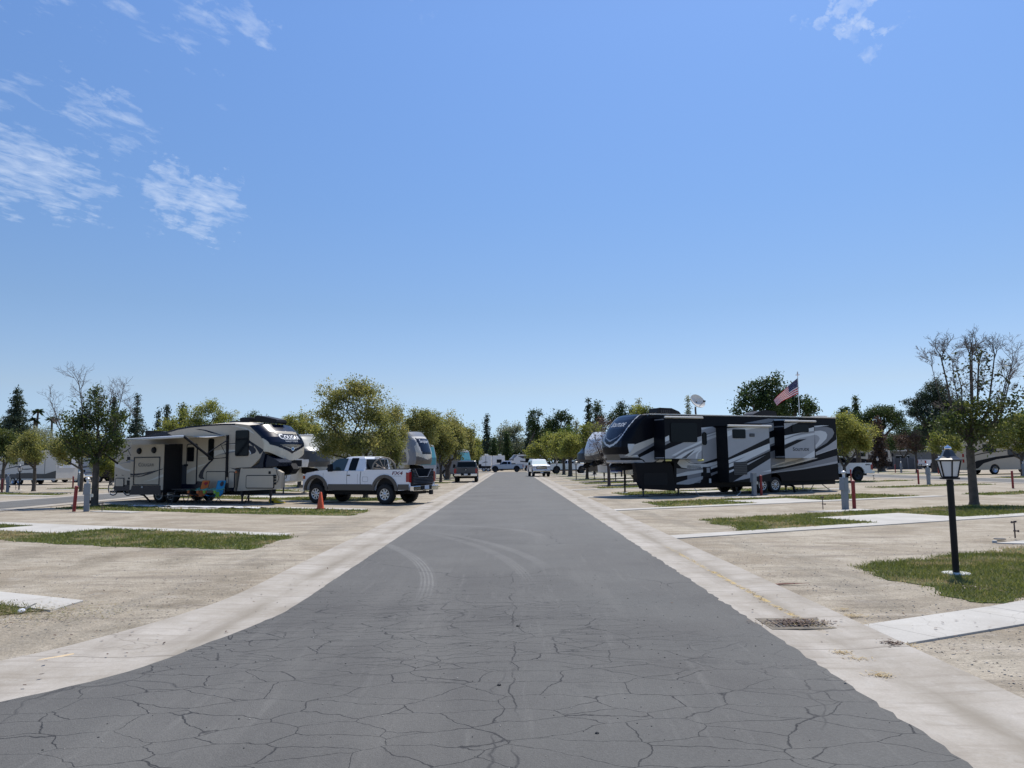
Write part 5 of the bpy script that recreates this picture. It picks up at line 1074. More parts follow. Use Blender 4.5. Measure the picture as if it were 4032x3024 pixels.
d([(890, 755), (1100, 730), (1310, 735), (1310, 762), (1130, 785), (1000, 815), (892, 868), (892, 800)], M_tanlight); d([(900, 865), (1050, 810), (1180, 775), (1310, 755), (1310, 780), (1160, 800), (1020, 830)], M_mid, 2)
d([(590, 870), (740, 845), (760, 850), (760, 862), (600, 876)], M_tanlight)
d([(885, 930), (800, 1010), (720, 1110), (690, 1180), (680, 1250), (712, 1302), (640, 1295), (600, 1270), (596, 1230), (630, 1150), (700, 1060), (790, 970), (850, 930)], M_navy)
d([(585, 1040), (740, 1000), (730, 1015), (585, 1075)], M_tanlight)
d([(1180, 1075), (1280, 1095), (1405, 1105), (1395, 1152), (1300, 1125)], M_navy)
d([(1560, 545), (1659, 620), (1659, 690), (1600, 630), (1560, 600)], M_navy)
kk_ = lambda pts, m, lay=1: D(mb, F, 'K', pts, m, 0, lay)
kk_([(225, 690), (400, 800), (640, 960), (640, 1050), (560, 1180), (520, 1340), (520, 1350), (420, 1420), (270, 1475), (560, 1475), (640, 1475), (640, 1330), (700, 1050), (640, 1000), (560, 1170), (540, 1100), (450, 950), (330, 790), (225, 710)], M_navy)
kk_([(225, 835), (330, 860), (410, 930), (435, 1000), (400, 1060), (260, 1110), (280, 1070), (225, 990)], M_navy); kk_([(225, 965), (262, 1010), (290, 1070), (262, 1105), (255, 1050), (225, 1000)], M_lt, 2)
kk_([(0, 300), (120, 320), (250, 380), (360, 470), (200, 395), (100, 350), (0, 330)], M_tanlight)
vv = lambda pts, m, lay=1: D(mb, F, 'V', pts, m, 0, lay)
vv([(185, 255), (310, 235), (240, 285), (190, 340)], M_navy); vv([(180, 660), (260, 690), (380, 770), (500, 800), (500, 840), (380, 810), (180, 735)], M_tanlight); vv([(290, 665), (400, 640), (500, 590), (500, 655), (400, 650), (300, 672)], M_mid); vv([(262, 345), (300, 335), (290, 420), (215, 405), (260, 400)], M_mid)
vv([(190, 905), (222, 905), (222, 930), (190, 930)], M_black); vv([(450, 965), (495, 965), (495, 1000), (450, 1000)], M_black); vv([(425, 1025), (492, 1025), (492, 1118), (425, 1118)], M_black); vv([(430, 530), (500, 528), (500, 595), (430, 597)], M_black)
mb.build('body', rt)
mb = MB(); vs = []; fs = []
for i, (x, z) in enumerate(roofp + [(.5, 3.45)]): vs += [(x, -.02, z), (x, .9, z + .10), (x, 1.54, z + .10), (x, 2.46, z)]
n_ = len(vs) // 4; fs = [(i * 4 + k, i * 4 + k + 1, (i + 1) * 4 + k + 1, (i + 1) * 4 + k) for i in range(n_ - 1) for k in range(3)]; mb.add(vs, fs, M_roof, True); mb.build('roof', rt)
cap = Cap(1, [(1.60, 1.25, .55), (1.9, 1.30, .55), (2.10, 1.33, .53), (2.31, 1.34, .55), (2.53, 1.35, .54), (2.69, 1.33, .54), (2.92, 1.17, .58), (3.17, .84, .68), (3.43, .50, .68), (3.56, .36, .66)], p=2.5, zb=lambda u: 1.88 + .40 * abs(u) ** 1.6, zt=lambda u: 3.43 + .09 * (1 - u * u))
def paintC(a, z, u):
    if z > 3.40: return M_navy
    edge = 2.19 + .39 * min(1, a / .93) ** .9 if a < .93 else 2.58 + (a - .93) * 4.0
    if z < edge: return M_beige
    if 3.05 < z - .03 * (1 - a) < 3.17 and a < np.interp(z, [3.05, 3.2], [.56, .62]): return mat('champagne_band', (.42, .38, .30), .3)
    if z < 2.62 and a < .60:                      # chevrons
        c1 = 2.44 + .14 * a / .6; c2 = 2.58 + .02 * (1 - a)
        if c1 < z < c2 and z < 2.60: return mat('bronze_fade', (.22, .19, .14), .35)
        c3 = 2.36 + .17 * a / .5; c4 = 2.41 + .14 * a / .5
        if c3 < z < c4 and .07 < a < .5: return M_beige
    return M_navy
co_ = cap.build(rt, paintC, M_roof)
mb = MB(); text_on(mb, 'Cougar', lambda a, b: cap.on(a, 2.84 + b), M_white, .30, bold=.010, width=1.30, smallcaps=True); mb.build('lettering', co_)
mb = MB(); text_on(mb, 'HALF-TON', lambda a, b: cap.on(a, 2.70 + b), M_lt, .085, width=.78); mb.build('lettering', co_)
mb = MB(); vs = [cap.on(-.46 + .92 * i / 12, z) for z in (2.795, 2.815) for i in range(13)]; mb.add(vs, [(i, i + 1, i + 14, i + 13) for i in range(12)], M_lt); mb.build('underline', co_)
mb = MB(); vs = [cap.on(0, 2.40, .03)] + [cap.on(.10 * math.cos(q), 2.40 + .085 * math.sin(q), .03) for q in [2 * PI * i / 20 for i in range(20)]] + [cap.on(.10 * math.cos(q), 2.40 + .085 * math.sin(q), 0) for q in [2 * PI * i / 20 for i in range(20)]]
mb.add(vs, [(0, i + 1, (i + 1) % 20 + 1) for i in range(20)] + [(i + 1, i + 21, (i + 1) % 20 + 21, (i + 1) % 20 + 1) for i in range(20)], M_chrome)
vs = [cap.on(0, 2.40, .034)] + [cap.on(.075 * math.cos(q), 2.40 + .06 * math.sin(q), .034) for q in [2 * PI * i / 20 for i in range(20)]]; mb.add(vs, [(0, i + 1, (i + 1) % 20 + 1) for i in range(20)], mat('badge_blue', (.05, .16, .38), .3))
text_on(mb, 'K', lambda a, b: cap.on(a, 2.375 + b, .038), M_white, .075, shear=.3); mb.build('badge', co_)
mb = MB(); p_ = cap.on(-.42, 2.0, .01); mb.lathe([(.0, 0), (.022, .0), (.022, .02)], p_, M_white, 10, 'x'); mb.build('marker_lamp', co_)
# lower bay in front
mb = MB(); q = [F.pick('C1', *p) for p in ((1310, 820), (1345, 600), (1370, 595), (1668, 592), (1752, 640), (1735, 800))]
mb.prism(q, -.03, .12, M_tan); mb.prism([(q[0][0], .60), (q[0][0], 1.56), (1.2, 1.56), (1.3, .64)], .12, .9, M_tan); mb.prism([(q[0][0], .60), (q[0][0], 1.56), (.45, 1.56), (.45, .64)], .9, 2.44, M_tan)
for i in range(2): a_, b_ = q[i], q[i + 1]; mb.prism([a_, b_, (b_[0] + .035, b_[1]), (a_[0] + .035, a_[1])], -.036, -.03, M_navy)
a_, b_ = q[2], q[3]; mb.prism([a_, b_, (b_[0], b_[1] - .03), (a_[0], a_[1] - .03)], -.036, -.03, M_navy)
lb = mb.build('lower_bay', rt); panel('bay_door', lb, rect(F, 'C1', 1400, 665, 1672, 795, -.03), -.03, M_tan, frame=M_navy, r=.07, fw=.035)
panel('latch', lb, rect(F, 'C1', 1617, 628, 1638, 654, -.03), -.03, M_black, r=.01, t=.015)
for zz in (670, 690, 715, 748): panel('socket', lb, rect(F, 'C1', 1668, zz - 8, 1690, zz + 8, -.03), -.03, M_black, r=.01, t=.05)
mb = MB(); c_ = [F.pick('C1', *p, -.06) for p in ((1690, 612), (1700, 650), (1718, 690), (1705, 730), (1680, 738))]; mb.tube([(x, -.07, z) for x, z in c_], .012, M_black, 5); mb.build('cable', lb)
# dark underside triangle and pin box
mb = MB(); q = [F.pick('K', *p, .1) for p in ((640, 1060), (740, 1110), (1000, 1250), (1120, 1330), (1060, 1440), (640, 1475), (270, 1475), (560, 1400))]; mb.prism(q, .08, .9, M_navy); mb.b2(.6, 1.55, .9, 2.3, 1.6, 1.9, M_under); mb.prism([(1.2, 1.75), (2.0, 1.75), (2.2, 1.50), (2.0, 1.30), (1.3, 1.2)], .95, 1.35, M_black); mb.build('hitch', rt, bevel=.01)
mb = MB(); mb.b2(wx[0] - 2.6, .4, .2, 1.9, .38, .62, M_under); mb.build('chassis', rt)
# slide-out with hatch and its black ends, shade painted in
Ys = -.95; x0, x1, z0, z1 = rect(F, 'V', 500, 275, 1200, 1320, Ys); mb = MB()
a_, b_, c_, e_ = F.pick('V', 515, 285, Ys), F.pick('V', 1208, 250, Ys), F.pick('V', 1180, 1320, Ys), F.pick('V', 480, 1320, Ys)
zt_ = (a_[1] + b_[1]) / 2; xl, xr_ = (a_[0] + e_[0]) / 2, (b_[0] + c_[0]) / 2
mb.b2(xl, xr_, Ys, Ys + .03, .62, zt_, M_tan); mb.b2(xl + .03, xr_ - .02, Ys + .03, .05, .50, zt_ - .02, M_under); mb.b2(xl + .02, xr_ - .02, Ys + .01, 0, .56, .62, M_black)
D(mb, F, 'V', [(530, 1135), (1140, 1135), (1140, 1320), (480, 1330)], M_navy, Ys, 1)
D(mb, F, 'V', [(500, 880), (570, 885), (760, 870), (900, 840), (1060, 810), (1195, 772), (1195, 785), (1090, 820), (930, 885), (760, 940), (640, 955), (500, 952)], M_navy, Ys, 2); D(mb, F, 'V', [(500, 925), (640, 925), (780, 895), (860, 870), (760, 915), (640, 940), (500, 938)], M_tan, Ys, 3)
D(mb, F, 'V', [(760, 1058), (950, 1000), (1195, 890), (1195, 945), (1000, 1010)], M_tanlight, Ys, 2); D(mb, F, 'V', [(505, 580), (575, 595), (575, 628), (505, 625)], M_mid, Ys, 1)
xs_ = F.pick('V', 835, 740, Ys); text_on(mb, 'Cougar', lambda a, b: (xs_[0] + a, Ys - .022, xs_[1] + .02 + b), M_dkgrey, .25, width=F.pick('V', 1000, 700, Ys)[0] - F.pick('V', 672, 700, Ys)[0], smallcaps=True)
so1 = mb.build('slide_out', rt)
r4 = rect(F, 'V', 568, 528, 1122, 1130, Ys); mb = MB(); x0, x1, z0, z1 = r4; yy = Ys - .012
for (ax0, ax1, az0, az1) in ((x0, x1, z1 - .05, z1), (x0, x1, z0, z0 + .05), (x0, x0 + .05, z0 + .05, z1 - .05), (x1 - .05, x1, z0 + .05, z1 - .05)): mb.b2(ax0, ax1, yy - .008, yy + .011, az0, az1, M_navy)
mb.build('hatch_frame', so1)
for vx, vy in ((690, 405), (1000, 388)):
    q = F.pick('V', vx, vy, Ys); mb = MB(); mb.lathe([(0, Ys - .05), (.13, Ys - .05), (.15, Ys)], (q[0], 0, q[1]), M_black, 20, 'y'); mb.build('round_vent', so1)
q = F.pick('V', 748, 1165, Ys); mb = MB(); mb.b2(q[0] - .045, q[0] + .045, Ys - .02, Ys, q[1] - .04, q[1] + .04, M_grey); mb.build('latch', so1)
# wall awning roller, fabric and arms
a0, a1 = F.pick('C1', 80, 338, -1.6), F.pick('C1', 770, 285, -1.6)
yA = -2.0; q0, q1 = F.pick('V', 60, 190, yA), F.pick('V', 1500, 100, yA)
wl = F.pick('W', 1130, 450, 0); zw = wl[1] - .02
aw = MB(); aw.tube([(q0[0], yA, q0[1]), (q1[0] + .35, yA, q1[1] + .0)], .055, M_white, 10)
o_aw = aw.build('awning', rt)
mb = MB(); x_l, x_r = q0[0] + .1, wl[0]; nn = 10; vs = []
for i in range(nn + 1):
    f = i / nn
    for k in range(9):
        g_ = k / 8; xx = (x_l + (x_r - x_l) * f); xo = q0[0] + .1 + (q1[0] + .3 - q0[0] - .1) * f
        zo = q0[1] + (q1[1] - q0[1]) * f + .05; vs.append((xo * g_ + xx * (1 - g_), yA * g_ - .01, zw * (1 - g_) + zo * g_ - .09 * math.sin(PI * g_)))
mb.add(vs, [(i * 9 + k, i * 9 + k + 1, (i + 1) * 9 + k + 1, (i + 1) * 9 + k) for i in range(nn) for k in range(8)], mat('awning_fabric', (.60, .60, .58), .8, vary=.05), True); mb.build('fabric', o_aw)
def arm(p, q, r, nm='arm', m=M_black): mb = MB(); p, q = Vector(p), Vector(q); mb.tube([p, q], r, m, 6); return mb.build(nm, o_aw)
# right arm: roller end -> elbow -> wall post
e1 = (q1[0] + .35, yA, q1[1]); el = F.pick('W', 850, 910, -.7); pw = F.pick('W', 1150, 550, -.06)
arm(e1, (el[0], -.7, el[1]), .055); arm((F.pick('W', 760, 805, -.85)[0], -.85, F.pick('W', 760, 805, -.85)[1]), (pw[0], -.06, pw[1]), .022, m=M_steel)
lw_ = F.pick('W', 1140, 885, -.06); arm((el[0], -.7, el[1]), (lw_[0], -.06, lw_[1]), .018); st_ = F.pick('W', 1015, 625, -.5); arm((st_[0], -.5, st_[1]), (lw_[0], -.06, lw_[1] + .05), .012)
r4 = rect(F, 'W', 1132, 455, 1165, 1262, -.02); mb = MB(); mb.b2(r4[0], r4[1], -.07, 0, r4[2], r4[3], M_black); mb.build('wall_post', o_aw)
e2 = (q0[0] + .02, yA, q0[1]); el2 = F.pick('V', 240, 670, -.7); f2 = F.pick('C1', 0, 440, -1.35)
arm((f2[0], -1.35, f2[1]), (el2[0], -.7, el2[1]), .05); pw2 = F.pick('V', 600, 250, -.06); arm((F.pick('V', 170, 560, -.9)[0], -.9, F.pick('V', 170, 560, -.9)[1]), (F.pick('V', 505, 335, -.1)[0], -.1, F.pick('V', 505, 335, -.1)[1]), .02)
arm((F.pick('V', 445, 375, -.2)[0], -.2, F.pick('V', 445, 375, -.2)[1]), (F.pick('V', 508, 505, -.1)[0], -.1, F.pick('V', 508, 505, -.1)[1]), .012); arm(e2, (f2[0], -1.35, f2[1]), .05)
# door, windows, baggage doors
dr = panel('door', rt, rect(F, 'W', 366, 620, 572, 1415), 0, M_tan, frame=M_navy, r=.1, fw=.045)
panel('window', dr, rect(F, 'W', 398, 688, 520, 962), -.035, M_glass, r=.05)
panel('handle', dr, rect(F, 'W', 350, 1012, 402, 1052), -.035, M_black, r=.02, t=.07)
mb = MB(); D(mb, F, 'W', [(368, 1130), (460, 1090), (548, 1062), (548, 1110), (460, 1140), (368, 1200)], M_tanlight, -.037, 1); mb.build('graphic', dr)
panel('window', rt, rect(F, 'W', 788, 522, 892, 940), 0, M_glass, r=.1); panel('window', rt, rect(F, 'W', 1308, 362, 1564, 858), 0, M_glass, r=.08, frame=M_black)
panel('baggage_door', rt, rect(F, 'W', 742, 1148, 1122, 1580), 0, M_tan, frame=M_navy, r=.07); panel('baggage_door', rt, rect(F, 'W', 1176, 1155, 1294, 1480), 0, M_tan, frame=M_navy, r=.06); panel('baggage_door', rt, rect(F, 'V', 190, 972, 372, 1160), 0, M_tan, frame=M_navy, r=.05)
panel('marker_lamp', rt, rect(F, 'W', 1300, 1152, 1336, 1180), 0, M_amber, r=.02)
# flat dark panel painting in the shade between slide and door
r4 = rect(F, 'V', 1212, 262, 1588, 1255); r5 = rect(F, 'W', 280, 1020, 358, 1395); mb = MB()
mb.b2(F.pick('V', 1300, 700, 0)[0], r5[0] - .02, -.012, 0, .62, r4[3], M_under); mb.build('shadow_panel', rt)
mb = MB(); mb.b2(r5[0], r5[1], -.02, 0, r5[2], r5[3], M_dkgrey); mb.build('outlet_board', rt)
for x_ in wx: wheel(rt, x_, .10, .385, .26, 'alu')
for x_ in (F.pick('Z4', 1500, 440, 2.3)[0] - .0,): pass
for x_ in wx: wheel(rt, x_, 2.3, .385, .26, 'alu', 1)
for cr_, a_, b_ in (('Z4', 1245, 655), ('Z4', 1795, 648)):
    g_ = F.g(cr_, a_, b_); jack(rt, g_[0], g_[1] if abs(g_[1]) < 1 else .3, .65)
jack(rt, F.g('Z4', 1145, 610)[0] + .5, 2.0, .6)
mb = MB(); s0_, s1_ = F.pick('V', 700, 1350, .3), F.g('V', 490, 1505); mb.tube([(s0_[0], .3, .50), (s1_[0], .3, .03)], .045, M_black, 6); mb.tube([(F.pick('V', 470, 1385, .3)[0], .3, .5), ((s0_[0] + s1_[0]) / 2, .3, .28)], .03, M_black, 5); mb.build('stabiliser_leg', rt)
mb = MB(); mb.b2(xr - .55, xr + .2, .2, 2.2, .42, .52, M_black); mb.build('bumper', rt, bevel=.01)
a0, a1 = .78, 1.75; ac = MB()
zr = F.pick('K', 400, 140, 1.0)[1]
A_ = [F.pick('K', *p, .9) for p in ((400, 140), (400, 10), (480, -30), (800, 30), (1020, 90), (1035, 165), (1005, 210), (700, 180))]; ac.prism(A_, .9, 1.55, M_black); ac.build('air_conditioner', rt, bevel=.03)
A_ = [F.pick('C1', *p, .9) for p in ((425, 300), (425, 240), (445, 236), (580, 240), (600, 246), (600, 250))]; ac = MB(); ac.prism([A_[0], A_[1], A_[2], A_[3], A_[4], (A_[4][0], A_[0][1])], .9, 1.6, M_black); ac.build('air_conditioner', rt, bevel=.03)
q = F.pick('W', 1480, 200, .8); r4 = rect(F, 'W', 1385, 118, 1570, 200, .8); mb = MB(); mb.b2(r4[0], r4[1], .8, 1.3, r4[2] - .05, r4[3], M_black); mb.build('roof_vent', rt, bevel=.03)
r4 = rect(F, 'W', 1190, 182, 1370, 205, .8); mb = MB(); mb.b2(r4[0], r4[1], .8, 1.3, r4[2] - .08, r4[3], M_dkgrey); mb.build('roof_vent', rt, bevel=.02)
# entry steps
st = MB()
for k, (zz, yy) in enumerate(((.55, -.35), (.32, -.62))):
    c0_, c1_ = rect(F, 'W', 330, 1400, 600, 1415)[:2]; st.b2(c0_, c1_, yy - .14, yy + .14, zz, zz + .03, M_steel)
for xx in (c0_ + .03, c1_ - .03): st.tube([(xx, -.1, .62), (xx, -.62, .32)], .018, M_steel, 5)
st.build('entry_step', rt)
# ------------------------------------------------------------------ things round the tan trailer
# bicycle lashed to the rear bumper
bx_ = F.w((xr - .35, .15, 0)); b_ = thing('bicycle', 'bicycle with black tyres strapped to the rear bumper of the tan trailer', 'bicycle', (bx_.x, bx_.y, .28), R(F.deg))
def bike_wheel(x, z):
    mb = MB(); n_ = 26
    for r0, t0, m in ((.335, .028, M_tyre), (.31, .012, M_alloy)): mb.tube([(x + r0 * math.cos(2 * PI * i / n_), 0, z + r0 * math.sin(2 * PI * i / n_)) for i in range(n_ + 1)], t0, m, 6, cap=False)
    for k in range(14): q = 2 * PI * k / 14; mb.tube([(x, 0, z), (x + .31 * math.cos(q), 0, z + .31 * math.sin(q))], .003, M_alloy, 3)
    return mb.build('wheel', b_)
bike_wheel(.1, .36); bike_wheel(1.12, .36); M_bike = mat('bike_frame_blue', (.03, .05, .09), .3)
mb = MB()
for p, q in (((.12, .36), (.42, .36)), ((.42, .36), (.30, .80)), ((.12, .36), (.32, .70)), ((.32, .74), (.92, .80)), ((.42, .36), (.94, .72)), ((.92, .86), (1.12, .36))): mb.tube([(p[0], 0, p[1]), (q[0], 0, q[1])], .018, M_bike, 6)
mb.build('frame', b_); mb = MB(); mb.tube([(.92, 0, .86), (.92, 0, .96), (.98, -.26, 1.0)], .012, M_black, 5); mb.tube([(.92, 0, .96), (.98, .26, 1.0)], .012, M_black, 5); mb.build('handlebar', b_)
mb = MB(); mb.box((.28, 0, .86), (.26, .12, .06), M_black, taper=.7); mb.build('saddle', b_, bevel=.015)
# folding camp chairs
def camp_chair(name, label, u, v, rz, fab, trim, mesh_, patch_cols):
    g_ = G(u, v); c = thing(name, label, 'camp chair', (g_.x, g_.y, .03), rz, 'camp chairs under the awning')
    mb = MB()
    vs = []; prof = [(.02, .40, .25), (-.02, .42, .25), (.22, .34, .27), (.40, .36, .28)]; seat = [(-.26, .40), (-.20, .41), (0, .35), (.16, .35), (.24, .40)]
    back = [(.24, .40), (.30, .60), (.36, .80), (.42, 1.0)]
    K = 7
    for (y, z) in seat + back[1:]:
        w_ = .27 if z < .5 else .27 - .02 * (z - .5)
        for k in range(K): f = k / (K - 1) * 2 - 1; vs.append((f * w_, y + .04 * (1 - f * f) * (1 if z > .45 else 0), z - .05 * (1 - f * f) * (1 if z < .45 else 0)))
    n_ = len(seat) + len(back) - 1
    mb.add(vs, [(i * K + k, i * K + k + 1, (i + 1) * K + k + 1, (i + 1) * K + k) for i in range(n_ - 1) for k in range(K - 1)], fab, True)
    mb.add([(v_[0], v_[1] + .012, v_[2] - .006) for v_ in vs], [(i * K + k, (i + 1) * K + k, (i + 1) * K + k + 1, i * K + k + 1) for i in range(n_ - 1) for k in range(K - 1)], fab, True); mb.build('seat', c)
    for s in (-1, 1):
        mb = MB(); mb.tube([(s * .31, -.24, .62), (s * .32, .05, .60), (s * .30, .30, .66)], .03, trim, 6); mb.box((s * .33, -.22, .60), (.12, .14, .03), trim); mb.build('armrest', c)
        mb = MB(); mb.lathe([(.055, .46), (.06, .59)], (s * .34, -.22, 0), mesh_, 10); mb.build('cup_holder', c)
        for (p, q) in (((s * .30, -.26, .02), (s * -.28, -.22, .42)), ((s * .30, .28, .02), (s * -.27, .24, .42)), ((s * .30, -.26, .02), (s * .30, .22, .42)), ((s * .30, .28, .02), (s * .30, -.2, .40)), ((s * .30, -.22, .38), (s * .31, -.24, .60)), ((s * .28, .24, .36), (s * .27, .42, .98))):
            mb = MB(); mb.tube([p, q], .011, M_steel, 5); mb.build('leg', c)
    mb = MB(); q_ = lambda a, b: (a, .30 + (b - .60) * .30 - .004 + .038 * (1 - (a / .27) ** 2), b)
    for (ca, cb, ra, rb, m) in patch_cols:
        vv_ = [q_(ca, cb)] + [q_(ca + ra * math.cos(2 * PI * i / 16), cb + rb * math.sin(2 * PI * i / 16)) for i in range(16)]; vv_ = [(x, y - .006, z) for x, y, z in vv_]; mb.add(vv_, [(0, i + 1, (i + 1) % 16 + 1) for i in range(16)], m)
    mb.build('emblem', c); mb = MB(); mb.box((.30, -.05, .42), (.02, .2, .22), mesh_); mb.build('side_pocket', c); return c
mC = lambda n, c: mat(n, c, .85, vary=.08)
camp_chair('camp_chair', 'orange folding camp chair with mint green arms and red printed back under the awning', *px('Z4', 375, 668), R(-34), mC('orange_cloth', (.62, .17, .04)), mC('mint_trim', (.12, .38, .30)), mC('orange_mesh', (.55, .16, .05)), [(0, .88, .16, .06, mC('red_print', (.45, .03, .03))), (-.02, .85, .07, .05, mC('purple_print', (.06, .03, .12)))])
camp_chair('camp_chair', 'turquoise blue folding camp chair with lime pocket and round emblem beside the orange one', *px('Z4', 690, 674), R(-30), mC('blue_cloth', (.03, .27, .48)), mC('mint_trim', (.12, .38, .30)), mC('lime_mesh', (.20, .42, .06)), [(.02, .86, .12, .11, mC('dark_print', (.05, .04, .05))), (.02, .85, .09, .04, mC('pink_print', (.55, .22, .18))), (.02, .90, .04, .04, mC('cream_print', (.7, .6, .4)))])
# yellow ramp block behind the front leg, cone, mat
g_ = G(*px('Z4', 1900, 640)); o = thing('levelling_ramp', 'bright yellow plastic levelling ramp by the front leg of the tan trailer', 'ramp', (g_.x, g_.y, 0), R(-24))
mb = MB(); mb.prism([(-.30, .0), (-.30, .17), (-.12, .19), (.05, .16), (.42, .03), (.42, 0)], -.12, .12, M_yellow); mb.build('wedge', o, bevel=.01); mb = MB(); mb.b2(-.14, -.02, -.125, -.118, .02, .10, M_black); mb.build('recess', o)
g_ = G(*px('T', 402, 970)); o = thing('traffic_cone', 'orange traffic cone standing on the grass before the white pickup', 'cone', (g_.x, g_.y, .02), R(10))
mb = MB(); mb.lathe([(.135, .02), (.045, .62), (.035, .63), (0, .63)], (0, 0, 0), M_orange, 20); mb.build('body', o); mb = MB(); mb.rbox((0, 0, .012), (.36, .36, .025), mat('cone_base', (.35, .05, .02), .6), .04, 3, 'z'); mb.build('base', o)
g_ = G(*px('Z4', 300, 735)); o = thing('ground_mat', 'long pale rumpled ground mat edge along the strip below the awning', 'mat', (g_.x, g_.y, .0), R(-24))
mb = MB(); vs = []
for i in range(40):
    for k in range(4): vs.append((-3.6 + 7.2 * i / 39 , (k - 1.5) * .16 + random.gauss(0, .03), .035 + abs(random.gauss(0, .018))))
mb.add(vs, [(i * 4 + k, (i + 1) * 4 + k, (i + 1) * 4 + k + 1, i * 4 + k + 1) for i in range(39) for k in range(3)], mat('mat_fabric', (.55, .55, .55), .8, vary=.2, scale=4), True); mb.build('sheet', o)
# picnic table in the awning shade
g_ = F.w((F.pick('W', 330, 1560, -1.0)[0] - .2, -.75, 0)); o = thing('picnic_table', 'low dark picnic table standing in the shade beside the trailer steps', 'table', (g_.x, g_.y, .02), R(-24))
mb = MB()
for k in range(4): mb.b2(-.55, .55, -.3 + .155 * k, -.16 + .155 * k, .62, .65, M_steel)
mb.build('table_top', o)
for sx in (-.45, .45):
    for sy in (-.25, .25): mb = MB(); mb.tube([(sx, sy * .6, .62), (sx, sy * 1.5, 0)], .02, M_steel, 5); mb.build('leg', o)
for sy in (-.62, .62): mb = MB(); mb.b2(-.55, .55, sy - .1, sy + .1, .36, .39, M_steel); mb.build('bench', o)
hose('power_cable', 'pale cable hanging from the tan trailer to the ground between its front legs', [F.w((F.pick('Z4', 1390, 440, .5)[0], .5, .6)), F.w((F.pick('Z4', 1360, 540, .5)[0], .5, .35)), (*G(*px('Z4', 1310, 615))[:2], .04), (*G(*px('Z4', 1180, 622))[:2], .03)], .016, M_tanlight, 'cable')
# ------------------------------------------------------------------ pickups and cars (local +x forward, +y to the vehicle's left, origin under the rear axle)
def px_prism(mb, poly, x0, x1, m):
    """polygon in (y,z) extruded along x"""
    N_ = len(poly); vs = [(x0, p[0], p[1]) for p in poly] + [(x1, p[0], p[1]) for p in poly]
    tris = tessellate_polygon([[Vector((p[0], p[1], 0)) for p in poly]])
    mb.add(vs, [tuple(t) for t in tris] + [tuple(i + N_ for i in t) for t in tris] + [(i, (i + 1) % N_, N_ + (i + 1) % N_, N_ + i) for i in range(N_)], m)
def ring_loft(mb, rings, m, smooth=False):
    """rings: (z, x0, x1, hw) rectangles stacked upward"""
    vs = []
    for z, x0, x1, hw in rings: vs += [(x0, -hw, z), (x1, -hw, z), (x1, hw, z), (x0, hw, z)]
    fs = [(i * 4 + k, i * 4 + (k + 1) % 4, (i + 1) * 4 + (k + 1) % 4, (i + 1) * 4 + k) for i in range(len(rings) - 1) for k in range(4)]
    mb.add(vs, fs + [tuple(range(4 * len(rings) - 4, 4 * len(rings)))], m, smooth)
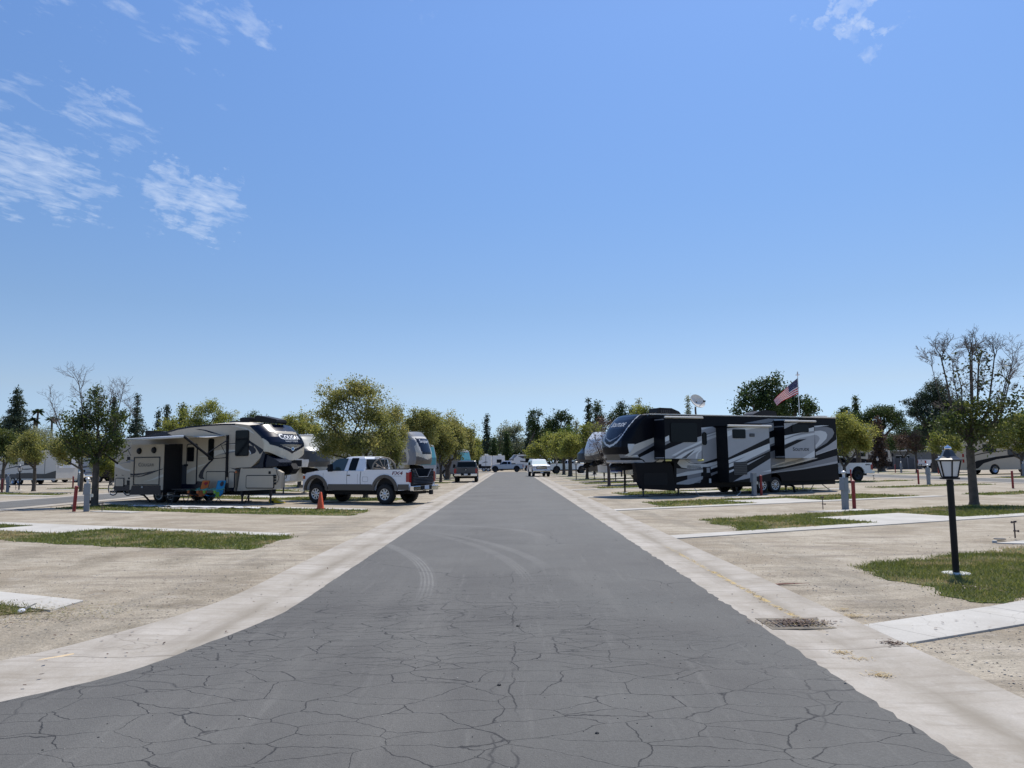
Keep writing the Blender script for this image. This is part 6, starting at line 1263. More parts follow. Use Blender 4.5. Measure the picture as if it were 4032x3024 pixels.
def pickup(label, x, y, deg, paint, wb=3.63, r=.42, xf=4.36, xb=1.07, xw=2.92, xrf=2.12, zbelt=1.40, ztop=2.02, zrail=1.45, hw=.99, clad=None, kind='pickup', grp=None, name='pickup_truck', style='truck', tail='plain', near=1, windows=None, front=False, glass=None, bumper=M_chrome, xr=-1.2, lite=False, hoodz=None):
    glass = glass or M_glass; clad_ = clad or paint; rt = thing(name, label, kind, (x, y, 0), R(deg), grp); zb = .58; hz = hoodz or zbelt + .02; ar = r + .13
    suv = tail == 'suv'; xc = xr if suv else xb - .06
    body = MB(); low = [(xc, zb + .02)] + ([] if xc > -.3 else arch(0, ar, zb)[::-1]) + arch(wb, ar, zb)[::-1] + [(xf - .02, zb - .03)]
    body.prism([*low, (xf, .95), (xf - .05, hz - .18), (xf - .22, hz - .09), (xf - .75, hz - .02), (xw - .02, hz + .03), (xw - .1, zbelt), (xc, zbelt + (.0 if not suv else .02))], -hw, hw, paint)
    for xx in (0, wb): body.b2(xx - ar + .02, xx + ar - .02, -hw + .2, hw - .2, zb, zb + ar * .95, M_under)
    if not suv:
        for s in (-1, 1):
            y0, y1 = (s * hw, s * (hw - .14)); body.prism([(xr, zb + .03)] + arch(0, ar, zb)[::-1] + [(xb - .06, zb + .02), (xb - .06, zrail), (xr, zrail)], min(y0, y1), max(y0, y1), paint)
        body.b2(xr, xb - .06, -hw + .14, hw - .14, .80, .86, M_under); body.b2(xb - .12, xb - .06, -hw + .14, hw - .14, .86, zrail, M_under); body.b2(xr + .04, xb - .12, hw - .16, hw - .142, .86, zrail, M_under); body.b2(xr + .04, xb - .12, -hw + .142, -hw + .16, .86, zrail, M_under)
    g0 = (zbelt - .01, xc + .02 if suv else xb, xw, hw - .04); g1 = (ztop - .10, (xr + .35) if suv else xb + .05, xrf + .10, hw - .19); g2 = (ztop - .03, (xr + .45) if suv else xb + .13, xrf - .04, hw - .25); g3 = (ztop, (xr + .7) if suv else xb + .30, xrf - .25, hw - .38)
    ring_loft(body, [g0, g1, g2, g3], paint); body.build('body', rt, bevel=.03 if not lite else 0.0)
    sy = lambda z: g0[3] + (g1[3] - g0[3]) * (z - g0[0]) / (g1[0] - g0[0]) + .012
    fx = lambda z: g0[2] + (g1[2] - g0[2]) * (z - g0[0]) / (g1[0] - g0[0]); bx = lambda z: g0[1] + (g1[1] - g0[1]) * (z - g0[0]) / (g1[0] - g0[0])
    if windows is None:
        a, b = zbelt + .05, ztop - .14
        if suv: L_ = xrf - xr; windows = [[(xw - .25, a), (xrf + .02, b), (xrf - .55, b), (xrf - .55, a)], [(xrf - .65, a), (xrf - .65, b), (xrf - 1.4, b), (xrf - 1.4, a)], [(xrf - 1.5, a), (xrf - 1.5, b), (xr + .6, b), (xr + .45, a)]]
        else: mid_ = (xb + xrf) / 2; windows = [[(xw - .22, a), (xrf + .02, b), (mid_ + .05, b), (mid_ + .05, a)], [(mid_ - .05, a), (mid_ - .05, b), (xb + .22, b), (xb + .16, a)]]
    for s in (-1, 1):
        for wpoly in windows:
            mb = MB(); tris = tessellate_polygon([[Vector((p[0], p[1], 0)) for p in wpoly]]); mb.add([(p[0], s * sy(p[1]), p[1]) for p in wpoly], [tuple(t) for t in tris], glass); mb.build('side_window', rt)
    a, b = zbelt + .05, ztop - .13
    mb = MB(); mb.add([(fx(a) + .02, -g0[3] + .10, a), (fx(a) + .02, g0[3] - .10, a), (fx(b) + .02, g1[3] - .06, b), (fx(b) + .02, -g1[3] + .06, b)], [(0, 1, 2, 3)], M_glass2 if not front else front); mb.build('windshield', rt)
    mb = MB(); mb.add([(bx(a) - .012, -g0[3] + .14, a + .02), (bx(a) - .012, g0[3] - .14, a + .02), (bx(b) - .012, g1[3] - .04, b), (bx(b) - .012, -g1[3] + .04, b)], [(0, 1, 2, 3)], glass); mb.build('rear_window', rt)
    for xx in (0, wb):
        for s in (-1, 1): wheel(rt, xx, s * (hw - .13), r, .28, style, 1 if s > 0 else -1)
    if clad:
        for s in (-1, 1):
            y0, y1 = sorted((s * (hw - .01), s * (hw + .018))); mb = MB()
            ins, outr = ar - .02, ar + .11
            for cx_ in (0, wb):
                n_ = 12; A = [(cx_ + ins * math.cos(PI * i / n_), zb + ins * math.sin(PI * i / n_)) for i in range(n_ + 1)]; B_ = [(cx_ + outr * math.cos(PI * i / n_), zb + outr * math.sin(PI * i / n_)) for i in range(n_ + 1)]
                y0f, y1f = sorted((s * (hw - .02), s * (hw + .045)))
                for i in range(n_): mb.prism([A[i], B_[i], B_[i + 1], A[i + 1]], y0f, y1f, clad)
            mb.prism([(outr, zb), (wb - outr, zb), (wb - outr, zb + .26), (outr, zb + .26)], y0, y1, clad)
            mb.prism([(xr, zb + .03), (-outr, zb + .03), (-outr, zb + .26), (xr, zb + .26)], y0, y1, clad); mb.build('fender_cladding', rt)
    # bumpers, lamps, mirrors
    mb = MB(); mb.b2(xr - .22, xr - .04, -hw + .01, hw - .01, .56, .77, bumper); mb.b2(xr - .24, xr - .03, -.42, .42, .60, .78, M_black); mb.build('rear_bumper', rt, bevel=.02)
    mb = MB(); mb.rbox((xf + .06, 0, .66), (.20, 2 * hw - .02, .24), bumper, .05, 3, 'y'); mb.build('front_bumper', rt, bevel=.03)
    mb = MB(); mb.b2(xr - .26, xr - .235, -.16, .16, .62, .77, mat('plate_white', (.55, .60, .66), .5)); mb.build('licence_plate', rt)
    for s in (-1, 1):
        mb = MB(); mb.rbox((xr + .04, s * (hw - .07), zrail - .32), (.16, .17, .40), M_redlens, .03, 2, 'x'); mb.build('tail_light', rt, bevel=.015)
        mb = MB(); mb.rbox((xf - .06, s * (hw - .15), hz - .28), (.14, .30, .20), mat('headlamp_glass', (.5, .52, .52), .1, spec=.8), .03, 2, 'x'); mb.build('headlight', rt, bevel=.01)
        mb = MB(); mb.b2(xf - .12, xf - .01, s * (hw - .0), s * (hw + .012), hz - .36, hz - .22, M_amber); mb.build('side_marker', rt)
        mb = MB(); mb.b2(xw - .26, xw - .20, s * (hw - .02), s * (hw + .16), zbelt + .04, zbelt + .08, M_black); mb.rbox((xw - .22, s * (hw + .20), zbelt + .14), (.12, .20, .30), M_black, .05, 3, 'x'); mb.build('mirror', rt, bevel=.015)
        for xx in ((xb + xw) / 2 + .1,) if not suv else (.9, 1.9):
            mb = MB(); mb.b2(xx - .3, xx - .14, s * hw, s * (hw + .025), zbelt - .2, zbelt - .165, M_black); mb.build('door_handle', rt)
    mb = MB(); mb.b2(xf - .02, xf + .015, -.48, .48, hz - .42, hz - .14, M_black)
    for k in range(3): mb.b2(xf + .015, xf + .03, -.46, .46, hz - .38 + .09 * k, hz - .345 + .09 * k, M_chrome if bumper is M_chrome else M_steel)
    mb.build('grille', rt)
    mb = MB(); mb.b2(.2, wb - .3, -.55, .55, .38, .60, M_under); mb.b2(xr + .05, .3, -.4, .4, .42, .80, M_under); mb.b2(wb - .4, xf - .1, -.6, .6, .42, .62, M_under); mb.tube([(0, -hw + .2, r), (0, hw - .2, r)], .06, M_under, 6); mb.tube([(wb, -hw + .2, r), (wb, hw - .2, r)], .05, M_under, 6); mb.build('chassis', rt)
    if tail == 'plain': mb = MB(); mb.b2(xr - .03, xr + .03, -hw + .15, hw - .15, .80, zrail + .01, paint); mb.b2(xr - .045, xr - .03, -.12, .12, zrail - .22, zrail - .12, M_black); mb.build('tailgate', rt, bevel=.012)
    if not suv:
        for s in (-1, 1): mb = MB(); mb.b2(xr, xb - .1, s * (hw - .15), s * (hw + .004), zrail, zrail + .02, M_black); mb.build('bed_rail', rt)
    return rt
# white pickup backed out of the tan trailer's site
TX, TY, TD = -4.86, 33.24, 180 - 26
pt = pickup('white extended cab pickup with brown wheel arches and a wooden wagon wheel in its bed', TX, TY, TD, M_truckwhite, clad=M_brownflare, tail='louvre', windows=[], hw=.99)
FT = Frame(TX, TY, TD)
def tw(pts, y=.93): return [FT.pick('T', a, b, y) for a, b in pts]
g0z, g1z, h0, h1 = 1.39, 1.92, .95, .80
for pts_, nm in (([(505, 345), (560, 270), (640, 200), (700, 180), (828, 178), (786, 368), (640, 372), (600, 395), (500, 395)], 'side_window'), ([(885, 172), (992, 170), (965, 364), (852, 364), (862, 260)], 'side_window')):
    q = tw(pts_, .88)
    for s in (1, -1):
        mb = MB(); tris = tessellate_polygon([[Vector((p[0], p[1], 0)) for p in q]]); mb.add([(p[0], s * (h0 + (h1 - h0) * (p[1] - g0z) / (g1z - g0z) + .014), p[1]) for p in q], [tuple(t) for t in tris], M_glass if pts_[0][0] > 800 else M_glass2); mb.build(nm, pt)
# door seams, fuel flap, badge
mb = MB()
def seam(pts, w_=.008, yy=.992, m=None):
    q = tw(pts, .99)
    for (x0, z0), (x1, z1) in zip(q, q[1:]):
        dx, dz = x1 - x0, z1 - z0; l = math.hypot(dx, dz); nx, nz = -dz / l * w_, dx / l * w_; mb.add([(x0 - nx, yy, z0 - nz), (x1 - nx, yy, z1 - nz), (x1 + nx, yy, z1 + nz), (x0 + nx, yy, z0 + nz)], [(0, 1, 2, 3)], m or M_mid)
seam([(445, 405), (440, 500), (450, 600)]); seam([(820, 375), (808, 480), (815, 660)], .012); seam([(978, 420), (975, 600)], .006); seam([(1030, 380), (1018, 480), (1022, 660)], .016, m=M_dkgrey); seam([(1055, 465), (1130, 465), (1137, 475), (1137, 530), (1125, 540), (1060, 538), (1055, 525), (1055, 465)], .006)
mb.build('door_seam', pt)
q = FT.pick('T', 1592, 432, .99); mb = MB(); text_on(mb, 'FX4', lambda a, b: (q[0] - a, .996, q[1] + b), mat('badge_maroon', (.12, .01, .03), .4), .19, shear=.2, bold=.004, width=.54); mb.build('lettering', pt)
mb = MB(); text_on(mb, 'OFF ROAD', lambda a, b: (q[0] - a, .996, q[1] - .07 + b), M_mid, .045, width=.42); mb.build('lettering', pt)
mb = MB(); xr_ = -1.2; P = [(-.85, .82), (-.85, 1.46), (-.62, 1.46), (-.36, 1.12), (.36, 1.12), (.62, 1.46), (.85, 1.46), (.85, .82)]; px_prism(mb, P, xr_ - .05, xr_ + .01, M_black)
for k in range(5): mb.box((xr_ - .065, 0, .87 + .062 * k), (.035, 1.52, .022), M_steel, ry=.5)
for s in (-1, 1):
    for k in range(4): mb.box((xr_ - .065, s * (.69 - .03 * (3 - k)), 1.18 + .065 * k), (.035, .26 - .05 * (3 - k) * .3, .022), M_steel, ry=.5)
    mb.tube([(xr_ - .07, s * .62, 1.45), (xr_ - .07, s * .36, 1.13), (xr_ - .07, 0, 1.13)], .014, M_mid, 5)
mb.build('tailgate', pt, bevel=.006)
mb = MB(); mb.b2(xr_ - .45, xr_ - .2, -.05, .05, .46, .54, M_black); mb.b2(xr_ - .5, xr_ - .4, -.09, .09, .40, .58, M_black); mb.build('tow_hitch', pt)
mb = MB(); mb.b2(1.05, 1.14, -.13, .13, 1.955, 1.985, M_mid); mb.build('cargo_lamp', pt)
# wagon wheel and axle pole in the bed
q = FT.pick('T', 1390, 345, .25); wc = FT.w((q[0], .25, q[1]))
o = thing('wagon_wheel', 'grey wooden spoked wagon wheel leaning in the bed of the white pickup', 'wagon wheel', (wc.x, wc.y, q[1]), R(TD)); o.rotation_euler = (R(-6), 0, R(TD + 30))
mb = MB(); RW = .52; n_ = 36; vs = []
for i in range(n_):
    a = 2 * PI * i / n_
    for (dr, dy) in ((0, -.03), (0, .03), (-.06, .03), (-.06, -.03)): vs.append(((RW + dr) * math.cos(a), dy, (RW + dr) * math.sin(a)))
mb.add(vs, [(i * 4 + k, i * 4 + (k + 1) % 4, ((i + 1) % n_) * 4 + (k + 1) % 4, ((i + 1) % n_) * 4 + k) for i in range(n_) for k in range(4)], M_wood); mb.build('rim', o)
for k in range(12): a = 2 * PI * k / 12 + .1; mb = MB(); mb.tube([(.06 * math.cos(a), 0, .06 * math.sin(a)), (.47 * math.cos(a), 0, .47 * math.sin(a))], .016, M_wood, 6); mb.build('spoke', o)
mb = MB(); mb.lathe([(0, -.14), (.06, -.12), (.085, 0), (.06, .12), (0, .14)], (0, 0, 0), M_wood, 14, 'y'); mb.build('hub', o)
q1 = FT.pick('T', 1070, 322, .1); q2 = FT.pick('T', 1270, 295, .1); mb = MB(); mb.tube([FT.w((q1[0], .1, q1[1])), FT.w((q2[0] - .1, .1, q2[1]))], .028, mat('pale_wood', (.62, .56, .47), .7), 8); o = mb.build('wooden_pole'); tag(o, 'pale wooden pole lying against the wagon wheel in the white pickup bed', 'pole')
# other vehicles
M_slate = mat('slate_paint', (.045, .050, .060), .25, coat=.4); M_silver = mat('silver_paint', (.42, .46, .53), .25, .3, coat=.4)
gp_ = 'pickups parked round the park'
c_ = AY(1833, 1850, 66.5)
pk = pickup('dark grey pickup parked tail towards us left of the road end', c_.x, 67.6, 91.5, M_slate, grp=gp_, r=.40, hw=.98, ztop=1.88, zrail=1.30, zbelt=1.26, xb=.95, xw=2.9, xrf=2.3)
mb = MB(); mb.b2(-1.25, -1.235, -.05, .05, 1.07, 1.12, M_alloy); mb.build('badge', pk)
c_ = AY(2131, 1850, 88)
wt = pickup('white truck facing us at the right edge of the road', c_.x - .35, 93.2, -92 + 8, M_truckwhite, grp=gp_, tail='suv', front=mat('pale_windshield', (.55, .66, .66), .25, .2), hw=1.0, ztop=2.02, xr=-1.3, wb=3.5, xf=4.2, zbelt=1.38, xw=2.7, xrf=2.0, kind='truck', name='utility_truck')  # windshield in an even pale grey-green
mb = MB(); mb.b2(4.2, 4.38, -.98, .98, .36, .60, M_black); mb.build('air_dam', wt); mb = MB(); mb.b2(4.19, 4.225, -.62, .62, .88, 1.22, M_black)
for k in range(3): mb.b2(4.22, 4.24, -.6, .6, .93 + .1 * k, .96 + .1 * k, M_chrome)
mb.build('grille_bars', wt); mb = MB(); mb.b2(4.37, 4.39, -.16, .16, .42, .56, mat('plate_white', (.55, .60, .66), .5)); mb.build('licence_plate', wt)
silver = pickup('silver four-door pickup crossing the far end of the road', XU(2034, 134), 134, 180, M_silver, grp=gp_, wb=3.7, ztop=1.95, xb=.9, xw=3.0, xrf=2.3, zbelt=1.32, zrail=1.35, xr=-1.15, style='dark')
mb = MB(); mb.lathe([(.0, 0), (.62, .0), (.60, .14), (.3, .36), (.0, .42)], (-.2, 0, 1.0), M_under, 10); o = mb.build('covered_load', silver)
pickup('white pickup half hidden behind the oncoming white truck and the trunks', XU(2188, 112), 112, 4, M_truckwhite, grp=gp_, ztop=1.98, bumper=M_white, style='dark')
r_ = pickup('white pickup whose bed pokes out behind the black trailer rear', XU(3335, 60), 59.6, 180 + 12, M_truckwhite, grp=gp_, ztop=1.9, zrail=1.38, zbelt=1.34, style='dark', r=.43, bumper=M_white, xb=.8)
mb = MB(); text_on(mb, '4X4', lambda a, b: (-.80 - a, .996, 1.20 + b), M_dkgrey, .13, shear=.2, bold=.01, width=.42); mb.build('lettering', r_)
pickup('small white pickup parked beside the grey corrugated fence left of the near lamp', XU(3645, 114), 113, 2, M_truckwhite, grp=gp_, ztop=1.9, style='dark', bumper=M_white)
pickup('dark blue car parked between the two far left trailers', XU(240, 86), 86, -10, mat('dark_blue_paint', (.02, .03, .055), .25), grp=None, tail='suv', wb=2.7, r=.35, xf=3.6, xr=-.9, xw=2.3, xrf=1.7, ztop=1.6, zbelt=1.05, zrail=1.05, name='parked_car', kind='car', hw=.9)
pickup('black off-road car with silver wheels just left of the tan trailer rear', XU(418, 84), 84, -20, M_blackgloss, tail='suv', wb=2.6, r=.42, xf=3.5, xr=-.8, xw=2.1, xrf=1.8, ztop=1.85, zbelt=1.3, zrail=1.2, name='parked_car', kind='car', hw=.92, style='alu')

# ------------------------------------------------------------------ the other trailers and motorhomes
def stripe(mb, P, m, y=0.0, lay=1): mb.face(P, y - .004 * lay, m)
def fw(label, x, y, deg, sgn, L_, H_, wall, skirt, paint, text=None, tz=.8, tw_=1.2, tm=None, low=1.75, capA=.6, name='fifth_wheel_trailer', grp='other trailers on the camping sites', wins=((-2.2, .7), (-4.2, 1.0)), graphics=(), bay=None, hitch=True, txtfont=None):
    """fifth-wheel trailer: near wall at y=0, nose towards sgn*x from x=0, body running back L_ m"""
    rt = thing(name, label, 'trailer', (x, y, 0), R(deg), grp); s = sgn; f = lambda a: a * s
    J = [(low, .15), (low + .5, .3), (low + 1.0, .2), (H_ - .5, -.1), (H_, -.5)]
    P = [(f(j), z) for z, j in J] + [(f(-L_), H_ - .05), (f(-L_), .6), (f(-L_ * .62 - .5), .6)] + [(f(-L_ * .62), .85)] + [(f(-L_ * .62 + 1.0), .85), (f(-L_ * .62 + 1.5), .6), (f(-2.0), .6), (f(-2.0), low)]
    mb = MB(); mb.prism(P, 0, 2.44, wall); mb.face([(f(-L_), .6), (f(-2), .6), (f(-2), 1.05), (f(-L_), 1.05)], -.003, skirt)
    for g_, m in graphics: stripe(mb, [(f(a), b) for a, b in g_], m, 0, 2)
    mb.build('body', rt)
    cap = Cap(s, [(low - .1, f(.1), .9), (low + .3, f(.25), .85), (low + .9, f(.25), .8), (H_ - .6, f(-.05), .8), (H_ - .15, f(-.4), .75), (H_ + .05, f(-.55), .7)], p=2.5, zb=lambda u: low, zt=lambda u: H_ - .03 + .07 * (1 - u * u)); c = cap.build(rt, paint, M_roof, 48, 48)
    if text:
        mb = MB(); text_on(mb, text, lambda a, b: cap.on(a * s, tz + b), tm or M_lt, .3, width=tw_, bold=.006, smallcaps=(txtfont == 'sc')); mb.build('lettering', c)
    mb = MB(); mb.b2(f(-L_), f(-.5), -.02, 2.46, H_ - .04, H_ + .03, M_roof); mb.build('roof', rt)
    mb = MB(); bx0 = -.1; mb.prism([(f(-2.0), .65), (f(-2.0), low), (f(bx0), low), (f(bx0 - .2), .75)], -.02, .6, bay or wall); mb.prism([(f(-2.0), .65), (f(-2.0), low), (f(-.5), low), (f(-.6), .75)], .6, 2.44, bay or wall); lb = mb.build('lower_bay', rt)
    panel('bay_door', lb, tuple(sorted((f(-1.8), f(-.5)))) + (.9, low - .15), -.02, bay or wall, frame=M_dkgrey, r=.06, fw=.03)
    for wx_, ww in wins: panel('window', rt, tuple(sorted((f(wx_), f(wx_ - ww)))) + (H_ - 1.5, H_ - .75), 0, M_glass, r=.08)
    for k in (0, 1):
        for yy, o_ in ((.1, -1), (2.34, 1)): wheel(rt, f(-L_ * .62 + .05 + .9 * k), yy, .38, .25, 'alu', o_)
    for yy in (.3, 2.1): jack(rt, f(-1.0), yy, .8)
    if hitch: mb = MB(); mb.prism([(f(-.3), low), (f(.5), low - .1), (f(.9), low - .5), (f(.7), low - .6), (f(-.3), low - .35)], 1.0, 1.44, M_black); mb.build('hitch', rt)
    ac_unit(rt, *sorted((f(-2.0), f(-1.1))), .9, 1.5, H_ + .03, .3); return rt
Mtaupe = mat('taupe_paint', (.12, .105, .09), .35); Mchar = mat('charcoal_paint', (.028, .030, .036), .3)
def paint_spr(a, z, u): return M_grey if z > 2.72 else (M_blackgloss if z > 1.95 else M_white)
o = fw('grey nosed trailer with roof rack between the tan trailer and white pickup', -12.45, 44.3, -25, 1, 9.5, 3.30, M_white, M_black, lambda a, z, u: mat('speckled_grey', (.30, .31, .28), .4) if z > 2.62 else (M_dkgrey if a < .8 or z > 2.0 else M_white), 'SPRINTER', 2.42, 1.55, M_white, low=1.55, bay=M_white)
mb = MB(); mb.b2(-3.4, -.3, .2, .4, 3.42, 3.50, M_white); mb.b2(-3.4, -.3, 1.9, 2.1, 3.42, 3.50, M_white); mb.build('roof_rack', o)
def paint_sand(a, z, u):
    if z > 3.62 or a > .86: return M_mid
    w = .70 - (3.6 - z) * .16
    if 2.35 < z < 3.50 and a < w: return M_navy
    if 2.35 < z and a < w + .09: return M_tanlight
    if z > 2.30: return M_mid if z > 2.7 + (1 - a) * 1.5 else M_beige
    return M_beige if z > 1.95 + .3 * (a) else Mtaupe
M_txt = mat('silver_lettering', (.65, .67, .70), .4)
fw('tall brown and grey trailer nose rising above the white pickup tailgate', -7.55, 55.3, -25, 1, 10, 3.95, M_cream, Mtaupe, paint_sand, 'Sandpiper', 3.18, 1.15, M_txt, low=1.6, bay=M_cream, graphics=[([(-.0, 2.9), (-1.5, 3.4), (-3, 3.5), (-1.5, 3.2), (-.0, 2.7)], M_dkgrey), ([(.1, 1.75), (-.9, 1.75), (-.9, 2.3), (0, 2.5)], Mtaupe)])
fw('cream curved trailer nose hidden among leaves left of the dark pickup', -8.6, 75.5, -25, 1, 10, 3.8, M_mid, M_dkgrey, lambda a, z, u: M_cream if z > 2.2 or a > .6 else M_dkgrey, low=1.7, bay=M_mid)
fw('beige fifth wheel trailer parked right behind the nose of the black trailer', 8.35, 54.6, 25, -1, 10, 3.9, M_beige, Mtaupe, lambda a, z, u: M_beige if z > 1.9 else Mtaupe, low=1.72, bay=M_beige, capA=.7)
def paint_white(a, z, u): return M_white if z > 2.35 + .25 * a * a else (M_beige if z > 2.15 + .25 * a * a else Mtaupe)
o = fw('round white nosed trailer behind the bare purple-brown tree', 8.0, 64.6, 25, -1, 10, 4.15, M_white, M_black, paint_white, low=1.85, bay=M_white)
fw('charcoal grey trailer nose behind the small black lamp on the right', 8.2, 74.4, 25, -1, 11, 3.3, Mchar, M_black, lambda a, z, u: Mchar, low=1.6, bay=Mchar)
o = fw('far trailer with a grey rounded nose behind the silver pickup', XU(2028, 150), 150, 4, -1, 5.4, 3.15, M_white, M_black, lambda a, z, u: M_mid if z > 2.0 else M_white, low=1.5, bay=M_white, wins=((-2, .8),), graphics=[([(-1, 2.0), (-3.5, 1.7), (-3.5, 1.5), (-1, 1.75)], M_dkgrey), ([(-.5, 2.9), (-5, 2.9), (-5, 2.4), (-1.5, 2.4)], M_dkgrey)])
def box_trailer(label, x, y, deg, L_, H_, wall, skirt, graphics=(), wins=(), name='travel_trailer', cat='trailer', grp='other trailers on the camping sites', W=2.44, tongue=None, roofm=None, rearpanel=None):
    rt = thing(name, label, cat, (x, y, 0), R(deg), grp); mb = MB(); c = .35
    P = [(0, .6), (.1, .45), (L_ - .1, .45), (L_, .6), (L_, H_ - .12), (L_ - .12, H_), (.5 if tongue else .12, H_), (0, H_ - (.5 if tongue else .12))]
    mb.prism(P, 0, W, wall); mb.face([(0.02, .60), (L_ - .02, .6), (L_ - .02, 1.05), (0.02, 1.05)], -.003, skirt)
    for g_, m in graphics: stripe(mb, g_, m, 0, 2)
    mb.build('body', rt); mb = MB(); mb.b2(.5 if tongue else .1, L_, -.02, W + .02, H_ - .02, H_ + .05, roofm or M_roof); mb.build('roof', rt)
    for a, b, z0, z1 in wins: panel('window', rt, (a, b, z0, z1), 0, M_glass, r=.06, frame=M_dkgrey)
    for xx in (L_ * .42, L_ * .42 + .85):
        for yy, o_ in ((.1, -1), (W - .1, 1)): wheel(rt, xx, yy, .36, .24, 'alu', o_)
    if tongue:
        mb = MB(); mb.prism([(-1.1, .5), (.1, .5), (.1, .62), (-1.1, .60)], W / 2 - .5, W / 2 + .5, M_black); mb.tube([(-1.0, W / 2, .05), (-1.0, W / 2, .7)], .04, M_black, 6); mb.build('tongue', rt)
        mb = MB(); mb.lathe([(0, .62), (.2, .66), (.2, 1.15), (.12, 1.25), (0, 1.26)], (-.45, W / 2 - .1, 0), M_white, 14); mb.build('gas_bottle', rt)
    ac_unit(rt, L_ * .45, L_ * .45 + .8, W * .4, W * .62, H_ + .05, .28, M_white); return rt
o = box_trailer('far left cream trailer with black swooshes and sunlit rear end', XU(228, 75) - 9.3, 75 + 3.2, -20, 9.9, 3.30, M_tanlight, M_dkgrey, wins=[(5.6, 7.6, 1.9, 2.65), (.6, 2.2, 1.9, 2.6), (4.0, 4.7, 2.0, 2.6)],
    graphics=[([(0, 1.9), (2, 2.05), (3.6, 2.2), (2, 1.95), (0, 1.75)], M_dkgrey), ([(1, 1.2), (4, 1.65), (6.5, 2.0), (4.5, 1.85), (3, 1.55), (1, 1.15)], M_dkgrey), ([(4.5, 1.5), (7.2, 1.62), (7.4, 1.58), (6.0, 1.45)], M_dkgrey), ([(4.6, 1.12), (6.4, 1.16), (8.2, .98), (9.9, 1.35), (9.9, .6), (4.6, .6)], Mchar), ([(8.35, .7), (8.42, .7), (8.42, 2.9), (8.35, 2.9)], M_dkgrey)])
mb = MB(); mb.b2(9.9, 9.93, .3, 2.1, 1.6, 2.9, M_white); mb.build('rear_wall_panel', o); mb = MB(); mb.b2(9.93, 9.95, .9, 1.6, 1.9, 2.6, M_glass); mb.build('rear_window', o)
box_trailer('white travel trailer with a gas bottle on its tongue at far left', XU(268, 90), 90.5, -12, 7.5, 2.95, mat('pale_trailer', (.40, .42, .44), .4), M_dkgrey, wins=[(.8, 1.7, 1.7, 2.3), (2.6, 4.2, 1.8, 2.5), (5.6, 6.6, 1.8, 2.5)], tongue=True,
    graphics=[([(.6, 1.6), (3, 1.9), (5, 1.75), (7.5, 1.95), (7.5, 1.8), (5, 1.6), (3, 1.7), (.6, 1.4)], M_dkgrey), ([(.3, 2.7), (1.8, 2.3), (1.9, 2.4), (.5, 2.9)], M_dkgrey), ([(3, 1.15), (5, 1.45), (7.5, 1.6), (7.5, 1.35), (5, 1.25)], M_mid)])
box_trailer('white and black trailer end at the far left of the road end', XU(1884, 146), 146, 0, 2.35, 3.0, M_white, M_black, graphics=[([(.5, 1.55), (1.3, 1.9), (1.9, 1.75), (1.3, 1.7)], M_dkgrey), ([(0, .6), (.06, .6), (.06, 2.9), (0, 2.9)], M_dkgrey), ([(1.35, .6), (1.42, .6), (1.42, 2.9), (1.35, 2.9)], M_dkgrey)], W=7)
box_trailer('white trailer with a cream roof in the trees left above the silver pickup', XU(1938, 156), 156, 0, 2.5, 3.05, M_white, M_mid, wins=[(.9, 1.9, 1.6, 2.3)], W=6)
box_trailer('white trailer end with a dark front behind the oncoming white truck', XU(2072, 156), 156, 0, 3.0, 3.1, M_white, M_black, wins=[(.6, 1.6, 1.5, 2.4)], W=6)
